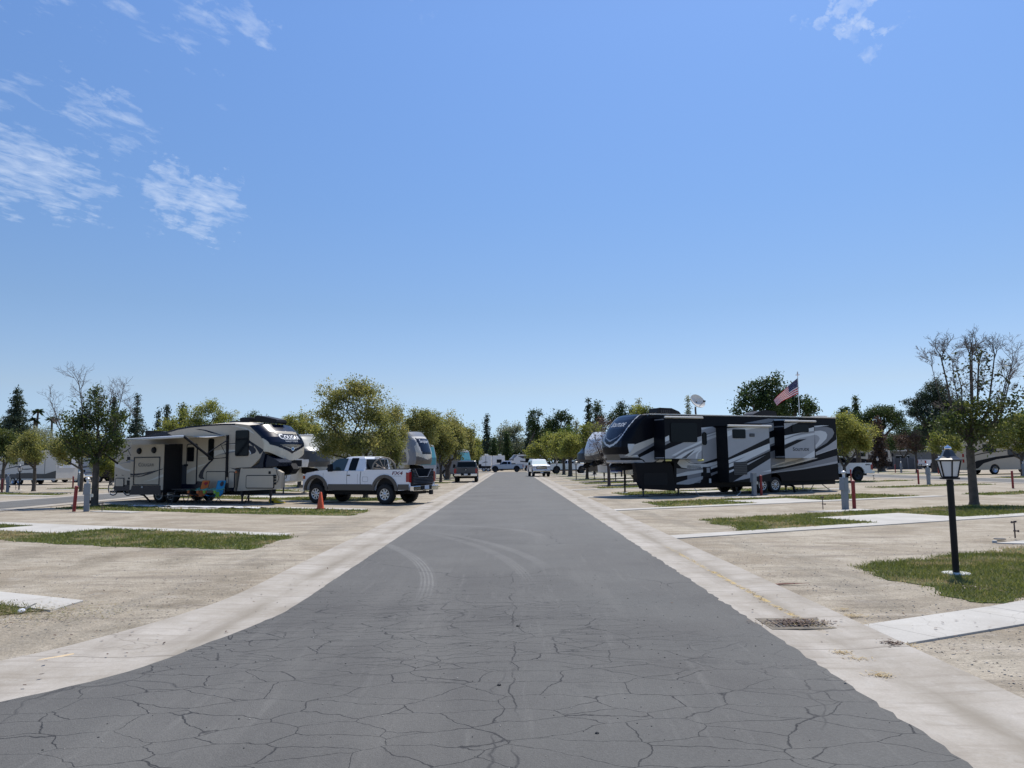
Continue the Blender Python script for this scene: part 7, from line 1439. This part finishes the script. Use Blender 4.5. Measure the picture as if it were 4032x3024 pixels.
# motorhomes
def motorhome(label, x, y, deg, L_, H_, wall, wins, graphics, sgn=1, wsm=None, name='motorhome', wheels=(.24, .80), awn=True):
    rt = thing(name, label, 'motorhome', (x, y, 0), R(deg), 'motorhomes'); f = (lambda a: a) if sgn > 0 else (lambda a: L_ - a)
    P = [(0, .45), (0, H_ - .2), (.2, H_), (L_ - .8, H_), (L_ - .25, H_ - .35), (L_ - .02, H_ * .62), (L_, 1.3), (L_ - .05, .45)]
    low_ = []
    for w_ in sorted(wheels, reverse=True): low_ += arch(L_ * w_, .58, .45)
    mb = MB(); mb.prism([(f(a), b) for a, b in P + low_], 0, 2.5, wall)
    for g_, m in graphics: stripe(mb, [(f(a), b) for a, b in g_], m, 0, 2)
    mb.build('body', rt)
    for a, b, z0, z1 in wins: panel('window', rt, tuple(sorted((f(a), f(b)))) + (z0, z1), 0, M_glass, r=.08, frame=M_dkgrey)
    sx = lambda z: np.interp(z, [1.3, H_ * .62, H_ - .35], [L_, L_ - .02, L_ - .25])
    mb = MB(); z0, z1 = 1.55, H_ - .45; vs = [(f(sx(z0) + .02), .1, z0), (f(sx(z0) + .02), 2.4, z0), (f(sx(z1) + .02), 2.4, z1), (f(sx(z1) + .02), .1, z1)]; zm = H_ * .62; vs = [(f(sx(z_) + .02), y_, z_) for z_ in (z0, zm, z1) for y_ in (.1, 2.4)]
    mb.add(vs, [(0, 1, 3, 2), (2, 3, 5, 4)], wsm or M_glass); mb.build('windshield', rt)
    for w_ in wheels:
        for yy, o_ in ((.12, -1), (2.38, 1)): wheel(rt, f(L_ * w_), yy, .48, .28, 'alu', o_)
    mb = MB(); mb.b2(f(L_ + .05) - .1, f(L_ + .05) + .1, -.25, -.15, H_ * .62, H_ * .62 + .45, M_black); mb.b2(f(L_) - .04, f(L_) + .04, -.2, .1, H_ * .62 + .45, H_ * .62 + .5, M_black); mb.build('mirror', rt)
    for z_ in (1.0,): mb = MB(); mb.b2(f(L_) - .06, f(L_) + .06, .2, .6, z_ - .1, z_ + .1, mat('headlamp_glass', (.5, .52, .52), .1)); mb.build('headlight', rt); mb = MB(); mb.b2(f(L_) - .06, f(L_) + .06, 1.9, 2.3, z_ - .1, z_ + .1, mat('headlamp_glass', (.5, .52, .52), .1)); mb.build('headlight', rt)
    mb = MB(); mb.b2(.2, L_ - 1, -.02, 2.52, H_ - .02, H_ + .04, M_roof); mb.build('roof', rt)
    if awn: mb = MB(); mb.tube([(f(L_ * .2), -.1, H_ - .1), (f(L_ * .8), -.1, H_ - .1)], .06, M_white, 8); mb.build('awning', rt)
    ac_unit(rt, L_ * .3, L_ * .3 + .9, .9, 1.5, H_ + .04, .28, M_white); ac_unit(rt, L_ * .65, L_ * .65 + .9, .9, 1.5, H_ + .04, .28, M_white); return rt
M_teal = mat('teal_sky_reflection', (.07, .27, .32), .3); M_bluel = mat('deep_blue_paint', (.02, .05, .14), .3)  # teal of the windshields is the reflected sky put into the colour
mh = lambda X, Y, L_, a: (X - L_ * math.cos(R(a)), Y - L_ * math.sin(R(a)))
x_, y_ = mh(-7.1, 60.2, 9, -25)
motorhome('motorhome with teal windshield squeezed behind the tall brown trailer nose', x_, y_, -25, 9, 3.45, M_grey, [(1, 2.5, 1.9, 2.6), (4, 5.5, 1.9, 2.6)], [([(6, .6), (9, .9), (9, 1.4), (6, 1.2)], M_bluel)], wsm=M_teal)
x_, y_ = mh(-5.6, 85.0, 9, -25)
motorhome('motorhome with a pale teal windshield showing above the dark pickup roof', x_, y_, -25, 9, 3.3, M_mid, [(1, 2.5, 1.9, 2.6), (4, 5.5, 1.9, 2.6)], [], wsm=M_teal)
x_ = XU(3505, 116)
motorhome('beige and black motorhome parked beyond the rear of the black trailer', x_ - 9.8, 114, 8, 9.8, 3.15, M_cream, [(4.4, 5.6, 2.0, 2.6), (7.4, 9.2, 1.9, 2.75), (1.0, 2.6, 2.0, 2.6)], [([(0, .45), (9.9, .45), (9.9, 1.2), (7, 1.45), (3.2, 1.9), (0, 2.0)], M_blackgloss), ([(6.0, 1.5), (6.12, 1.5), (6.12, 3.0), (6.0, 3.0)], M_dkgrey)])
x_ = XU(3792, 77)
o = motorhome('large beige motorhome with dark swoops cut by the right picture edge', x_, 76.5, 12, 11, 3.45, M_tan, [(2.0, 3.6, 2.25, 3.0), (6.4, 8.2, 2.2, 2.9)],
    [([(.0, .75), (1.2, 1.35), (3.5, 1.75), (5.6, 1.95), (6.3, 2.0), (6.0, 1.75), (3.6, 1.5), (2.0, 1.1), (1.3, .6), (0, .5)], M_blackgloss), ([(.0, 1.95), (1.6, 2.5), (2.4, 2.75), (2.2, 2.6), (.4, 1.9), (0, 1.8)], M_blackgloss), ([(0, 1.75), (2, 2.15), (4.8, 2.4), (4.8, 2.34), (2, 2.05), (0, 1.68)], M_blackgloss), ([(4.9, 2.6), (6.2, 2.5), (6.6, 2.0), (7.6, 1.5), (9.0, 1.2), (7.4, 1.25), (6.0, 1.6), (4.9, 1.95)], Mchar)], wheels=(.30, .82))
mb = MB(); text_on(mb, 'Avalon', lambda a, b: (2.9 + a, -.012, 1.72 + b), M_lt, .26, shear=.3, width=.95); mb.build('lettering', o)
for z_ in (1.35, 1.9): mb = MB(); mb.b2(-.03, .0, .25, .45, z_ - .16, z_ + .16, M_redlens); mb.build('tail_light', o)
# ------------------------------------------------------------------ park furniture
def lamp_post(label, x, y, h=1.89, grp='lantern lamp posts', rz=.3):
    o = thing('lamp_post', label, 'lamp post', (x, y, 0), rz, grp); k = h / 1.89
    mb = MB(); mb.tube([(0, 0, 0), (0, 0, 1.38 * k)], .0465, M_lampblack, 18); mb.tube([(0, 0, 1.30 * k), (0, 0, 1.34 * k)], .052, M_lampblack, 18); mb.build('pole', o)
    mb = MB(); mb.lathe([(.19, .012), (.185, .035), (.05, .040)], (0, 0, 0), M_white if False else mat('footing', (.60, .60, .57), .8), 24); mb.build('footing', o)
    def hexa(r, z, off=0): return [(r * math.cos(PI / 3 * i + off), r * math.sin(PI / 3 * i + off), z * k) for i in range(6)]
    mb = MB(); a, b = hexa(.135, 1.385), hexa(.135, 1.41); mb.add(a + b, [(5, 4, 3, 2, 1, 0), (6, 7, 8, 9, 10, 11)] + [(i, (i + 1) % 6, 6 + (i + 1) % 6, 6 + i) for i in range(6)], M_lampblack)
    lo, hi = hexa(.108, 1.42), hexa(.160, 1.655)
    for i in range(6): mb.tube([Vector(lo[i]), Vector(hi[i])], .011, M_lampblack, 6)
    for P_ in (lo, hi):
        for i in range(6): mb.tube([Vector(P_[i]), Vector(P_[(i + 1) % 6])], .009, M_lampblack, 5)
    mb.build('lantern_frame', o)
    lo, hi = hexa(.104, 1.42), hexa(.155, 1.652)
    for i in range(6):
        mb = MB(); j = (i + 1) % 6; mb.add([lo[i], lo[j], hi[j], hi[i]], [(0, 1, 2, 3)], M_lampwhite); mb.build('glass_pane', o)
    mb = MB(); R_ = [hexa(r, z) for r, z in ((.176, 1.655), (.182, 1.672), (.150, 1.690), (.108, 1.722), (.085, 1.765), (.070, 1.800), (.052, 1.812), (.0, 1.815))]
    vs = [p for r in R_ for p in r]; mb.add(vs, [(i * 6 + q, i * 6 + (q + 1) % 6, (i + 1) * 6 + (q + 1) % 6, (i + 1) * 6 + q) for i in range(7) for q in range(6)] + [(5, 4, 3, 2, 1, 0)], mat('lamp_roof', (.045, .047, .052), .35)); mb.build('lantern_roof', o)
    mb = MB(); mb.lathe([(.0, 1.800), (.034, 1.812), (.048, 1.828), (.050, 1.842), (.036, 1.862), (.015, 1.872), (.010, 1.882), (0, 1.89)], (0, 0, 0), M_chrome if k > .99 and y < 20 else M_galv, 16); mb.build('finial', o)
    return o
q = G(*px('Z1', 422, 1362)); lamp_post('nearest black lantern lamp post on the grass at the right', q.x, q.y)
q = G(*px('Z6', 352, 856)); lamp_post('small black lantern lamp post before the far left cream trailer', q.x, q.y)
q = G(2269, 1890.6); lamp_post('small black lantern lamp post in front of the charcoal trailer nose', q.x, q.y)
q = G(2461, 1942); lamp_post('black lamp post under the nose of the black trailer', q.x, q.y)
q = G(2193, 1870.6); lamp_post('distant lamp post beside the oncoming white truck', q.x, q.y)
q = G(3458, 1863); lamp_post('distant lamp post in front of the beige and black motorhome', q.x, q.y)

def pedestal(label, x, y, rz, dome=True, num=None, h=1.06, tray=True):
    o = thing('utility_post', label, 'utility post', (x, y, 0), rz, 'electric hookup posts'); m = M_pedestal
    mb = MB(); mb.b2(-.095, .095, -.075, .075, 0, h - .38, m); mb.b2(-.08, .08, -.07, .07, h - .38, h - .04, m); mb.build('column', o, bevel=.006)
    mb = MB(); mb.prism([(-.10, h), (.095, h), (.095, h - .42), (-.135, h - .42)], -.095, .10, m); mb.build('cabinet', o, bevel=.006)
    mb = MB(); mb.b2(-.09, .085, -.099, -.094, h - .40, h - .03, m); mb.build('cabinet_door', o)
    if tray: mb = MB(); mb.b2(.098, .20, -.06, .06, h - .52, h - .40, mat('tray_plastic', (.45, .47, .44), .4)); mb.build('receptacle_tray', o); mb = MB(); mb.b2(.096, .15, -.04, .04, .30, .42, M_black); mb.build('outlet', o)
    if dome:
        mb = MB(); mb.lathe([(.045, h), (.045, h + .14)], (0, 0, 0), M_galv, 14); mb.lathe([(.0, h + .12), (.062, h + .125), (.066, h + .16), (.09, h + .165), (.085, h + .185), (.045, h + .225), (0, h + .235)], (0, 0, 0), M_galv, 18); mb.build('meter', o)
    else: mb = MB(); mb.b2(-.10, .10, -.1, .1, h, h + .012, m); mb.build('cap', o)
    if num:
        mb = MB(); mb.b2(.096, .099, -.055, .035, h - .36, h - .02, M_white); mb.build('number_plate', o)
        mb = MB()
        for i, ch in enumerate(num): text_on(mb, ch, lambda a, b, i=i: (.101, a - .01, h - .125 - .105 * i + b), M_black, .12, bold=.004)
        mb.build('number', o)
    return o
def bollard(label, x, y, h=.93, r=.057, lean=(0, 0)):
    o = thing('bollard', label, 'bollard', (x, y, 0), 0, 'red pipe bollards'); mb = MB(); t_ = Vector((lean[0], lean[1], h)); mb.tube([(0, 0, 0), t_], r, M_red, 16); mb.build('post', o)
    mb = MB(); d_ = t_.normalized(); mb.lathe([(r * 1.08, -.02), (r * 1.08, .012), (r * .6, .03), (0, .035)], t_, mat('bollard_cap', (.36, .10, .09), .45), 16); mb.build('cap', o); return o
def riser(label, x, y, h=.34, rz=0):
    o = thing('water_riser', label, 'water tap', (x, y, .03), rz, 'water taps'); mr_ = mat('rusty_pipe', (.085, .06, .055), .7, vary=.3, scale=30)
    mb = MB(); mb.tube([(0, 0, 0), (0, 0, h * .93)], .014, mr_, 8); mb.tube([(0, 0, h * .38), (0, 0, h * .46)], .026, mr_, 8); mb.build('pipe', o)
    mb = MB(); mb.tube([(0, 0, h * .42), (.085, 0, h * .40)], .013, mr_, 6); mb.tube([(.088, 0, h * .34), (.088, 0, h * .46)], .018, mr_, 6); mb.build('side_valve', o)
    mb = MB(); mb.tube([(-.05, 0, h * .93), (.05, 0, h * .95)], .017, mr_, 7); mb.tube([(-.065, 0, h * .88), (-.05, 0, h * .98)], .02, mr_, 6); mb.b2(-.01, .07, -.012, .012, h * .99, h * 1.01, mr_); mb.build('tap', o); return o
q = G(*px('Z2', 525, 1490)); pedestal('grey utility post numbered 141 beside the tall red bollard', q.x, q.y, R(28), True, '141')
q = G(*px('Z6', 1612, 1252)); pedestal('grey utility post next to the leaning red bollard by the half bare tree', q.x, q.y, R(20), True)
q = G(*px('S', 965, 1256)); pedestal('grey utility post in front of the black trailer wheels', q.x, q.y, R(20), False)
q = G(*px('Z6', 140, 884)); pedestal('utility post at the far left beside the small lamp post', q.x, q.y, R(20), True)
q = G(*px('Z6', 1470, 812)); pedestal('utility post across the left parallel road between two trunks', q.x, q.y, R(20), True)
q = G(*px('C4', 492, 1310)); pedestal('utility post across the gravel right of the white pickup bed', q.x, q.y, R(25), False)
q = G(*px('C4', 1215, 1348)); pedestal('utility post just left of the near lamp head', q.x, q.y, R(25), True)
q = G(*px('C4', 928, 1225)); pedestal('distant utility post before the grey corrugated fence', q.x, q.y, R(25), True)
q = G(*px('C4', 562, 1215)); pedestal('distant utility post before the beige and black motorhome', q.x, q.y, R(25), True)
q = G(*px('C4', 2211, 1260)); pedestal('utility post at the right picture edge below the yellow-green tree', q.x, q.y, R(25), True)
q = G(*px('Z6', 1715, 700)); pedestal('distant utility post hidden between trunks left of the tan trailer', q.x, q.y, R(25), False)
q = G(*px('Z6', 1378, 1254)); bollard('leaning red pipe bollard beside the left utility post', q.x, q.y, .95, .062, (.055, 0))
q = G(*px('Z2', 757, 1476)); bollard('thick red pipe bollard right beside utility post 141', q.x, q.y, .93, .062)
q = G(3352, 1902); bollard('slim red pipe bollard rising behind the thick one by post 141', q.x, q.y, .93, .05)
q = G(*px('S', 1064, 1250)); bollard('red pipe bollard in front of the black trailer wheels', q.x, q.y, .93, .06)
q = G(*px('C4', 1110, 1346)); bollard('red pipe bollard left of the near lamp head', q.x, q.y)
q = G(*px('C4', 866, 1226)); bollard('distant red bollard before the grey corrugated fence', q.x, q.y)
q = G(*px('C4', 2098, 1390)); bollard('red pipe bollard before the large beige motorhome', q.x, q.y)
q = G(*px('C4', 1318, 1237)); bollard('distant red bollard peeking left of the near lamp glass', q.x, q.y)
q = G(*px('Z6', 33, 892)); bollard('red pipe bollard at the far left picture edge', q.x, q.y)
q = G(*px('Z6', 1358, 822)); bollard('red pipe bollard across the left parallel road', q.x, q.y)
q = G(*px('Z6', 1832, 698)); bollard('distant red bollard between trunks left of the tan trailer', q.x, q.y)
q = G(3700 + 1985 / 6.663, 1980 + 962 / 6.663); riser('rusty water tap on the concrete slab at the right edge', q.x, q.y, .35, .2)
q = G(*px('B3', 816, 161)); riser('rusty water tap on the slab left of utility post 141', q.x, q.y, .42, .2)
q = G(*px('Z6', 1902, 1262)); riser('thin water tap right of the half bare tree trunk', q.x, q.y, .32, .2)
q = G(*px('C4', 640, 1312)); riser('distant water tap right of the white pickup bed', q.x, q.y, .4)
q = G(*px('Z6', 287, 856)); riser('distant water tap left of the small left lamp post', q.x, q.y, .4)
# near-right slab fittings
M_lid = mat('lid', (.05, .05, .05), .7); q = G(3700 + 1440 / 6.663, 1980 + 1010 / 6.663, .03); o = thing('cleanout_pipe', 'short grey cleanout pipe on the slab left of the rusty tap', 'pipe', (q.x, q.y, .0))
mb = MB(); mb.lathe([(.045, 0), (.045, .045), (.038, .048), (0, .048)], (0, 0, 0), mat('pvc_grey', (.42, .41, .38), .6), 18); mb.build('pipe', o)
q = G(3700 + 1575 / 6.663, 1980 + 955 / 6.663, .03); o = thing('drain_lid', 'flat black round lid on the slab near the rusty tap', 'lid', (q.x, q.y, .032)); mb = MB(); mb.lathe([(.11, 0), (.11, .012), (.10, .016), (0, .016)], (0, 0, 0), M_lid, 20); mb.build('lid', o)
# storm drain in the right gutter
c4 = [G(*px('B3', a, b)) for a, b in ((520, 803), (815, 797), (905, 858), (590, 866))]; cen = sum(c4, Vector()) / 4; ang = math.atan2((c4[2] - c4[1]).y, (c4[2] - c4[1]).x)
o = thing('storm_drain', 'square iron storm drain clogged with straw in the right gutter', 'drain', (cen.x, cen.y, .0), 0); M_iron = mat('iron', (.035, .035, .04), .6, .3)
hx, hy = .42, .27; mb = MB()
for x0, x1, y0, y1 in ((-hx, hx, -hy, -hy + .09), (-hx, hx, hy - .09, hy), (-hx, -hx + .09, -hy + .09, hy - .09), (hx - .09, hx, -hy + .09, hy - .09)): mb.b2(x0, x1, y0, y1, .008, .0235, mat('drain_frame', (.17, .145, .11), .9, vary=.35, scale=9))
mb.build('frame', o); mb = MB(); mb.b2(-hx + .09, hx - .09, -hy + .09, hy - .09, .010, .0125, M_under); mb.build('pit', o); mb = MB()
for k in range(15): xx = -hx + .12 + k * (2 * hx - .24) / 14; mb.b2(xx - .010, xx + .010, -hy + .09, hy - .09, .014, .022, M_iron)
mb.b2(-hx + .09, hx - .09, -.01, .01, .013, .0215, M_iron); mb.build('grate', o)
def litter(name, label, spots, size, m, flat=.004, kind='stuff', asp=5, z=.03, tint=.4):
    P = np.concatenate([np.stack([RNG.normal(q.x, rx, n_), RNG.normal(q.y, ry, n_), np.abs(RNG.normal(z, flat, n_))], 1) for q, rx, ry, n_ in spots]); n_ = len(P)
    a = RNG.normal(0, 1, (n_, 3)) * [1, 1, .12]; a /= np.linalg.norm(a, axis=1)[:, None]; b = np.cross(a, [0, 0, 1.0]); s_ = (size * RNG.uniform(.5, 1.5, n_))[:, None]
    V = np.stack([P - a * s_ * .5, P - b * s_ / asp * .5, P + a * s_ * .5, P + b * s_ / asp * .5], 1); o = numpy_mesh(name, V.reshape(-1, 3), n_, 4, np.clip(RNG.normal(tint, .25, n_), 0, 1), m); return tag(o, label, 'litter', kind=kind)
L_straw = leaf_mat('straw', (.30, .21, .08), (.46, .35, .15), (.62, .52, .30), .2)
B = lambda a, b: G(*px('B3', a, b), .02)
sp = [(cen + Vector((.05, 0, 0)), .24, .11, 650), (B(985, 772), .07, .035, 160), (B(930, 735), .06, .03, 60), (B(920, 985), .05, .04, 90), (B(1150, 1117), .05, .04, 110), (B(1285, 945), .07, .05, 160), (B(1000, 1020), .05, .04, 50)]
for i in range(40): yy = 8.3 + i * .16; sp.append((Vector((3.03 + .03 * math.sin(i * .7), yy, 0)), .022, .07, int(34 * (1 - i / 46.) * random.uniform(.2, 1.3)) + 1))
litter('straw_litter', 'yellow straw and leaf litter in the right gutter and around the drain', sp, .035, L_straw, z=.022)
L_brownl = leaf_mat('dead_leaves', (.06, .035, .022), (.12, .07, .04), (.22, .14, .08), .1)
sp = [(B(1225, 942), .055, .045, 150), (cen + Vector((-.08, 0, 0)), .17, .08, 520), (Vector((-4.6, 11.2, 0)), .9, .8, 120), (Vector((5.2, 12.5, 0)), 1.2, 2.2, 200), (Vector((4.6, 7.0, 0)), .9, 1.4, 160), (Vector((-4.4, 8.5, 0)), .9, 1.4, 160), (Vector((5.9, 10.1, 0)), .25, .12, 130)]
litter('dead_leaves', 'scattered dry brown leaves and pine cone scales on the gravel and kerb', sp, .035, L_brownl, asp=1.8, flat=.012)
# pebbles and grit
mb = MB(); M_peb = mat('pebble', (.30, .28, .25), .8, vary=.3, scale=9); M_pebd = mat('dark_pebble', (.04, .04, .04), .8)
def pebble(mb, x, y, z, r, m):
    vs = []; 
    for i in range(3):
        for k in range(5): a = 2 * PI * k / 5 + i; rr = r * (.9, 1.0, .55)[i] * random.uniform(.75, 1.2); vs.append((x + rr * math.cos(a), y + rr * math.sin(a), z + r * (0, .35, .75)[i]))
    mb.add(vs, [(i * 5 + k, i * 5 + (k + 1) % 5, (i + 1) * 5 + (k + 1) % 5, (i + 1) * 5 + k) for i in range(2) for k in range(5)] + [(10, 11, 12, 13, 14)], m)
for i in range(9000):
    y = random.uniform(3.8, 17) if i % 3 else random.uniform(3.8, 9); s_ = random.choice((-1, 1)); x = s_ * random.uniform(3.7, 3.7 + y * .55)
    if s_ < 0 and y < 9.2: x = -random.uniform(5.0 + (9 - y) * .6, 9)
    pebble(mb, x, y, 0, random.choice((.003, .004, .005, .007, .010)) * random.uniform(.7, 1.2), M_peb if random.random() < .86 else M_pebd)
for i in range(420): pebble(mb, random.uniform(-3, 2.4), random.uniform(3.9, 12), .026, random.uniform(.003, .008), random.choice((M_peb, M_pebd)))
tag(mb.build('gravel_grit'), 'loose grit and small stones scattered on the dirt and asphalt', 'grit', kind='stuff')
B2_ = lambda a, b: G(*px('B2', a, b), .026)
for (a, b), r, lab in (((1025, 836), .018, 'dark stone on the asphalt before the centre crack'), ((918, 1179), .016, 'small dark stone lying at a crack near the middle of the road'), ((1485, 1459), .013, 'dark stone on the asphalt near the bottom right')):
    q = B2_(a, b); mb = MB(); pebble(mb, 0, 0, 0, r, M_pebd); tag(mb.build('stone', loc=(q.x, q.y, .027)), lab, 'stone', 'stones lying on the road')
# bark, wood splinter, bottle-like white scrap
q = B(610, 588); mb = MB(); vs = []
for i in range(14):
    f = i / 13; w_ = .026 * math.sin(PI * min(1, f * 1.1 + .05)) + .006
    for k in range(5): a = PI * k / 4; vs.append(((f - .5) * .58, math.cos(a) * w_ + .03 * math.sin(f * 5), .004 + math.sin(a) * w_ * .5 + .02 * f))
mb.add(vs, [(i * 5 + k, (i + 1) * 5 + k, (i + 1) * 5 + k + 1, i * 5 + k + 1) for i in range(13) for k in range(4)], mat('red_bark', (.16, .07, .045), .8, vary=.3, scale=14), True)
tag(mb.build('bark_strip', loc=(q.x, q.y, .0), rz=.12), 'curled reddish bark strip on the gravel right of the gutter', 'bark')
q = G(*px('B1', 295, 1168)); mb = MB(); mb.add([(-.24, -.01, .01), (-.05, -.035, .012), (.22, -.005, .02), (.24, .012, .035), (-.02, .025, .035), (-.24, .0, .014)], [(0, 1, 2, 3, 4, 5)], mat('fresh_wood', (.62, .47, .28), .7)); mb.add([(-.24, -.01, .0), (-.05, -.035, .0), (.22, -.005, .0), (.24, .012, .0), (-.02, .025, .0), (-.24, .0, .0)], [(5, 4, 3, 2, 1, 0)], M_wood)
tag(mb.build('wood_splinter', loc=(q.x, q.y, .0), rz=.9), 'pale pointed wood splinter on the gravel at the lower left', 'wood splinter')
q = G(*px('B1', 140, 850)); mb = MB(); pebble(mb, 0, 0, 0, .05, M_white); mb.add([(0, 0, .03), (.12, .05, .09), (.14, .07, .085), (.02, .03, .02)], [(0, 1, 2, 3)], M_white); tag(mb.build('white_scrap', loc=(q.x, q.y, .02)), 'white scrap lying in the bare patch of grass at the left edge', 'scrap')

# ------------------------------------------------------------------ flag on its pole behind the black trailer
fy = 43.0; fxp = XU(3156, fy); zt_ = AY(3150, 1463, fy).z; o = thing('flagpole', 'thin metal flagpole with a disc finial standing behind the black trailer', 'flagpole', (fxp, fy, 0))
mb = MB(); mb.tube([(0, 0, 0), (0, 0, zt_ - .12)], [.035, .02], M_galv, 8); mb.build('pole', o); mb = MB(); mb.lathe([(0, zt_ - .22), (.12, zt_ - .20), (.12, zt_ - .18), (0, zt_ - .17)], (0, 0, 0), mat('pink_disc', (.6, .45, .42), .5), 16); mb.build('disc', o); mb = MB(); mb.lathe([(0, zt_ - .16), (.04, zt_ - .14), (.045, zt_ - .08), (.02, zt_ - .02), (.035, zt_)], (0, 0, 0), M_galv, 10); mb.build('finial', o)
M_fr, M_fw, M_fb = [mat(n, c, .85) for n, c in (('flag_red', (.50, .015, .03)), ('flag_white', (.72, .70, .70)), ('flag_blue', (.025, .03, .10)))]
zA, zB = AY(3150, 1400 + 415 / 4.74, fy).z, AY(3153, 1400 + 712 / 4.74, fy).z; NS, NT_ = 52, 39
def flagp(s, t_):
    top = Vector((0, 0, zA)); bot = Vector((.0, 0, zB)); h0_ = top.lerp(bot, t_); e0 = Vector((-1.32, .25, zA - 1.24)); e1 = Vector((-1.16, .25, zB - .62)); e = e0.lerp(e1, t_)
    p = h0_.lerp(e, s); w_ = math.sin(s * 9 + t_ * 1.6); return p + Vector((.02 * w_, .09 * w_ * min(1, s * 3), .05 * math.sin(s * PI) + .03 * w_ * s))
mb = MB(); vs = [flagp(i / NS, k / NT_) for k in range(NT_ + 1) for i in range(NS + 1)]; mb.v = [tuple(v) for v in vs]
stars = [((c + .5 if r % 2 == 0 else c + 1.0) / 6.0, (r + .6) / 9.4) for r in range(9) for c in range(6 if r % 2 == 0 else 5)]
for k in range(NT_):
    for i in range(NS):
        s_, t_ = (i + .5) / NS, (k + .5) / NT_; m = (M_fr if int(t_ * 13) % 2 == 0 else M_fw) if not (s_ < .40 and t_ < 7 / 13.) else M_fb
        mb.f.append((k * (NS + 1) + i, k * (NS + 1) + i + 1, (k + 1) * (NS + 1) + i + 1, (k + 1) * (NS + 1) + i)); mb.m.append(mb.mi(m)); mb.sm.append(True)
fo = mb.build('flag', loc=(fxp, fy, 0)); tag(fo, 'red white and blue striped flag with stars blowing from the pole', 'flag')
mb = MB()
for sx_, sy_ in stars:
    for off in (-.012, .012):
        c_ = [flagp(sx_ * .39 + .005 + .011 * r_ * math.cos(a), (sy_ * 7 / 13.) * .97 + .014 * r_ * math.sin(a)) + Vector((0, off, 0)) for a, r_ in [(PI / 5 * q + .3, 1.0 if q % 2 == 0 else .45) for q in range(10)]]; mb.add(c_, [tuple(range(10))], M_fw)
mb.build('stars', fo)
# ------------------------------------------------------------------ building and fence at the right
M_wallg = mat('grey_siding', (.15, .16, .17), .7, vary=.06); X0 = XU(3430, 128); X1 = XU(3800, 128)
o = thing('park_building', 'low grey building with a white roof edge behind the corrugated fence', 'building', (X0, 128, 0)); W_ = X1 - X0
mb = MB(); mb.b2(0, W_, 0, 9, 0, 2.85, M_wallg); mb.build('wall', o); mb = MB(); mb.prism([(-.3, 2.85), (W_ + .3, 2.85), (W_ + .3, 3.0), (-.3, 3.0)], -.5, 9.3, M_white); mb.build('roof', o)
mb = MB(); mb.b2(W_ * .62, W_ + .2, 2, 8, 3.0, 3.55, M_wallg); mb.b2(W_ * .62 - .2, W_ + .4, 1.8, 8.2, 3.55, 3.68, M_white); mb.build('upper_roof', o)
for a, b in ((3528, 3560), (3572, 3580)): x0_, x1_ = XU(a, 128) - X0, XU(b, 128) - X0; mb = MB(); mb.b2(x0_, x1_, -.03, 0, 1.55, 2.1, M_glass); mb.b2(x0_ - .05, x1_ + .05, -.05, -.03, 2.1, 2.16, M_white); mb.b2(x0_ - .05, x1_ + .05, -.05, -.03, 1.49, 1.55, M_white); mb.build('window', o)
ly = 122; o = thing('ladder', 'red ladder leaning against the roof edge of the grey building', 'ladder', (XU(3540, ly), ly + 2.5, 0)); M_lad = mat('ladder_red', (.42, .03, .05), .5); fw_ = .28
for s in (-1, 1): mb = MB(); mb.tube([(s * fw_, 0, 0), (s * fw_ + .9, 3.2, 3.6)], .05, M_lad, 5); mb.build('rail', o)
for k in range(10): f = (k + .5) / 10; mb = MB(); mb.tube([(-fw_ + .9 * f, 3.2 * f, 3.6 * f), (fw_ + .9 * f, 3.2 * f, 3.6 * f)], .035, M_lad, 5); mb.build('rung', o)
xa, xb_ = XU(3490, 118), XU(3625, 118); o = thing('corrugated_fence', 'grey corrugated metal fence with posts before the low building', 'fence', (xa, 118, 0)); mb = MB(); n_ = 160; vs = []
for i in range(n_ + 1): x = (xb_ - xa) * i / n_; yy = .05 * math.sin(i * PI / 1.5); vs += [(x, yy, 0), (x, yy, 1.68)]
mb.add(vs, [(2 * i, 2 * i + 2, 2 * i + 3, 2 * i + 1) for i in range(n_)], mat('corrugated_grey', (.22, .235, .26), .5, .2)); mb.build('sheet', o)
for k in range(6): x = (xb_ - xa) * k / 5; mb = MB(); mb.b2(x - .07, x + .07, -.16, -.04, 0, 1.85, mat('fence_post', (.16, .17, .19), .6)); mb.build('post', o)
# dry weeds and tufts along the path edges
sp = []
for k in range(90):
    e_ = random.choice(GRASS[0:1] + GRASS[3:5] + GRASS[26:31]); a = random.randrange(len(e_)); p, q_ = Vector(e_[a]), Vector(e_[(a + 1) % len(e_)]); r_ = p.lerp(q_, random.random())
    if 4 < r_.y < 30: sp.append((Vector((r_.x, r_.y, 0)), .06, .06, 30))
q = G(*px('B1', 230, 860)); sp += [(Vector((q.x, q.y, 0)), .55, .30, 900), (Vector((q.x - .6, q.y, 0)), .5, .3, 500)]
if sp: litter('dry_tufts', 'straw coloured dry tufts along the edges of the grass strips', sp, .06, M_blade, flat=.02, tint=.85, asp=7)
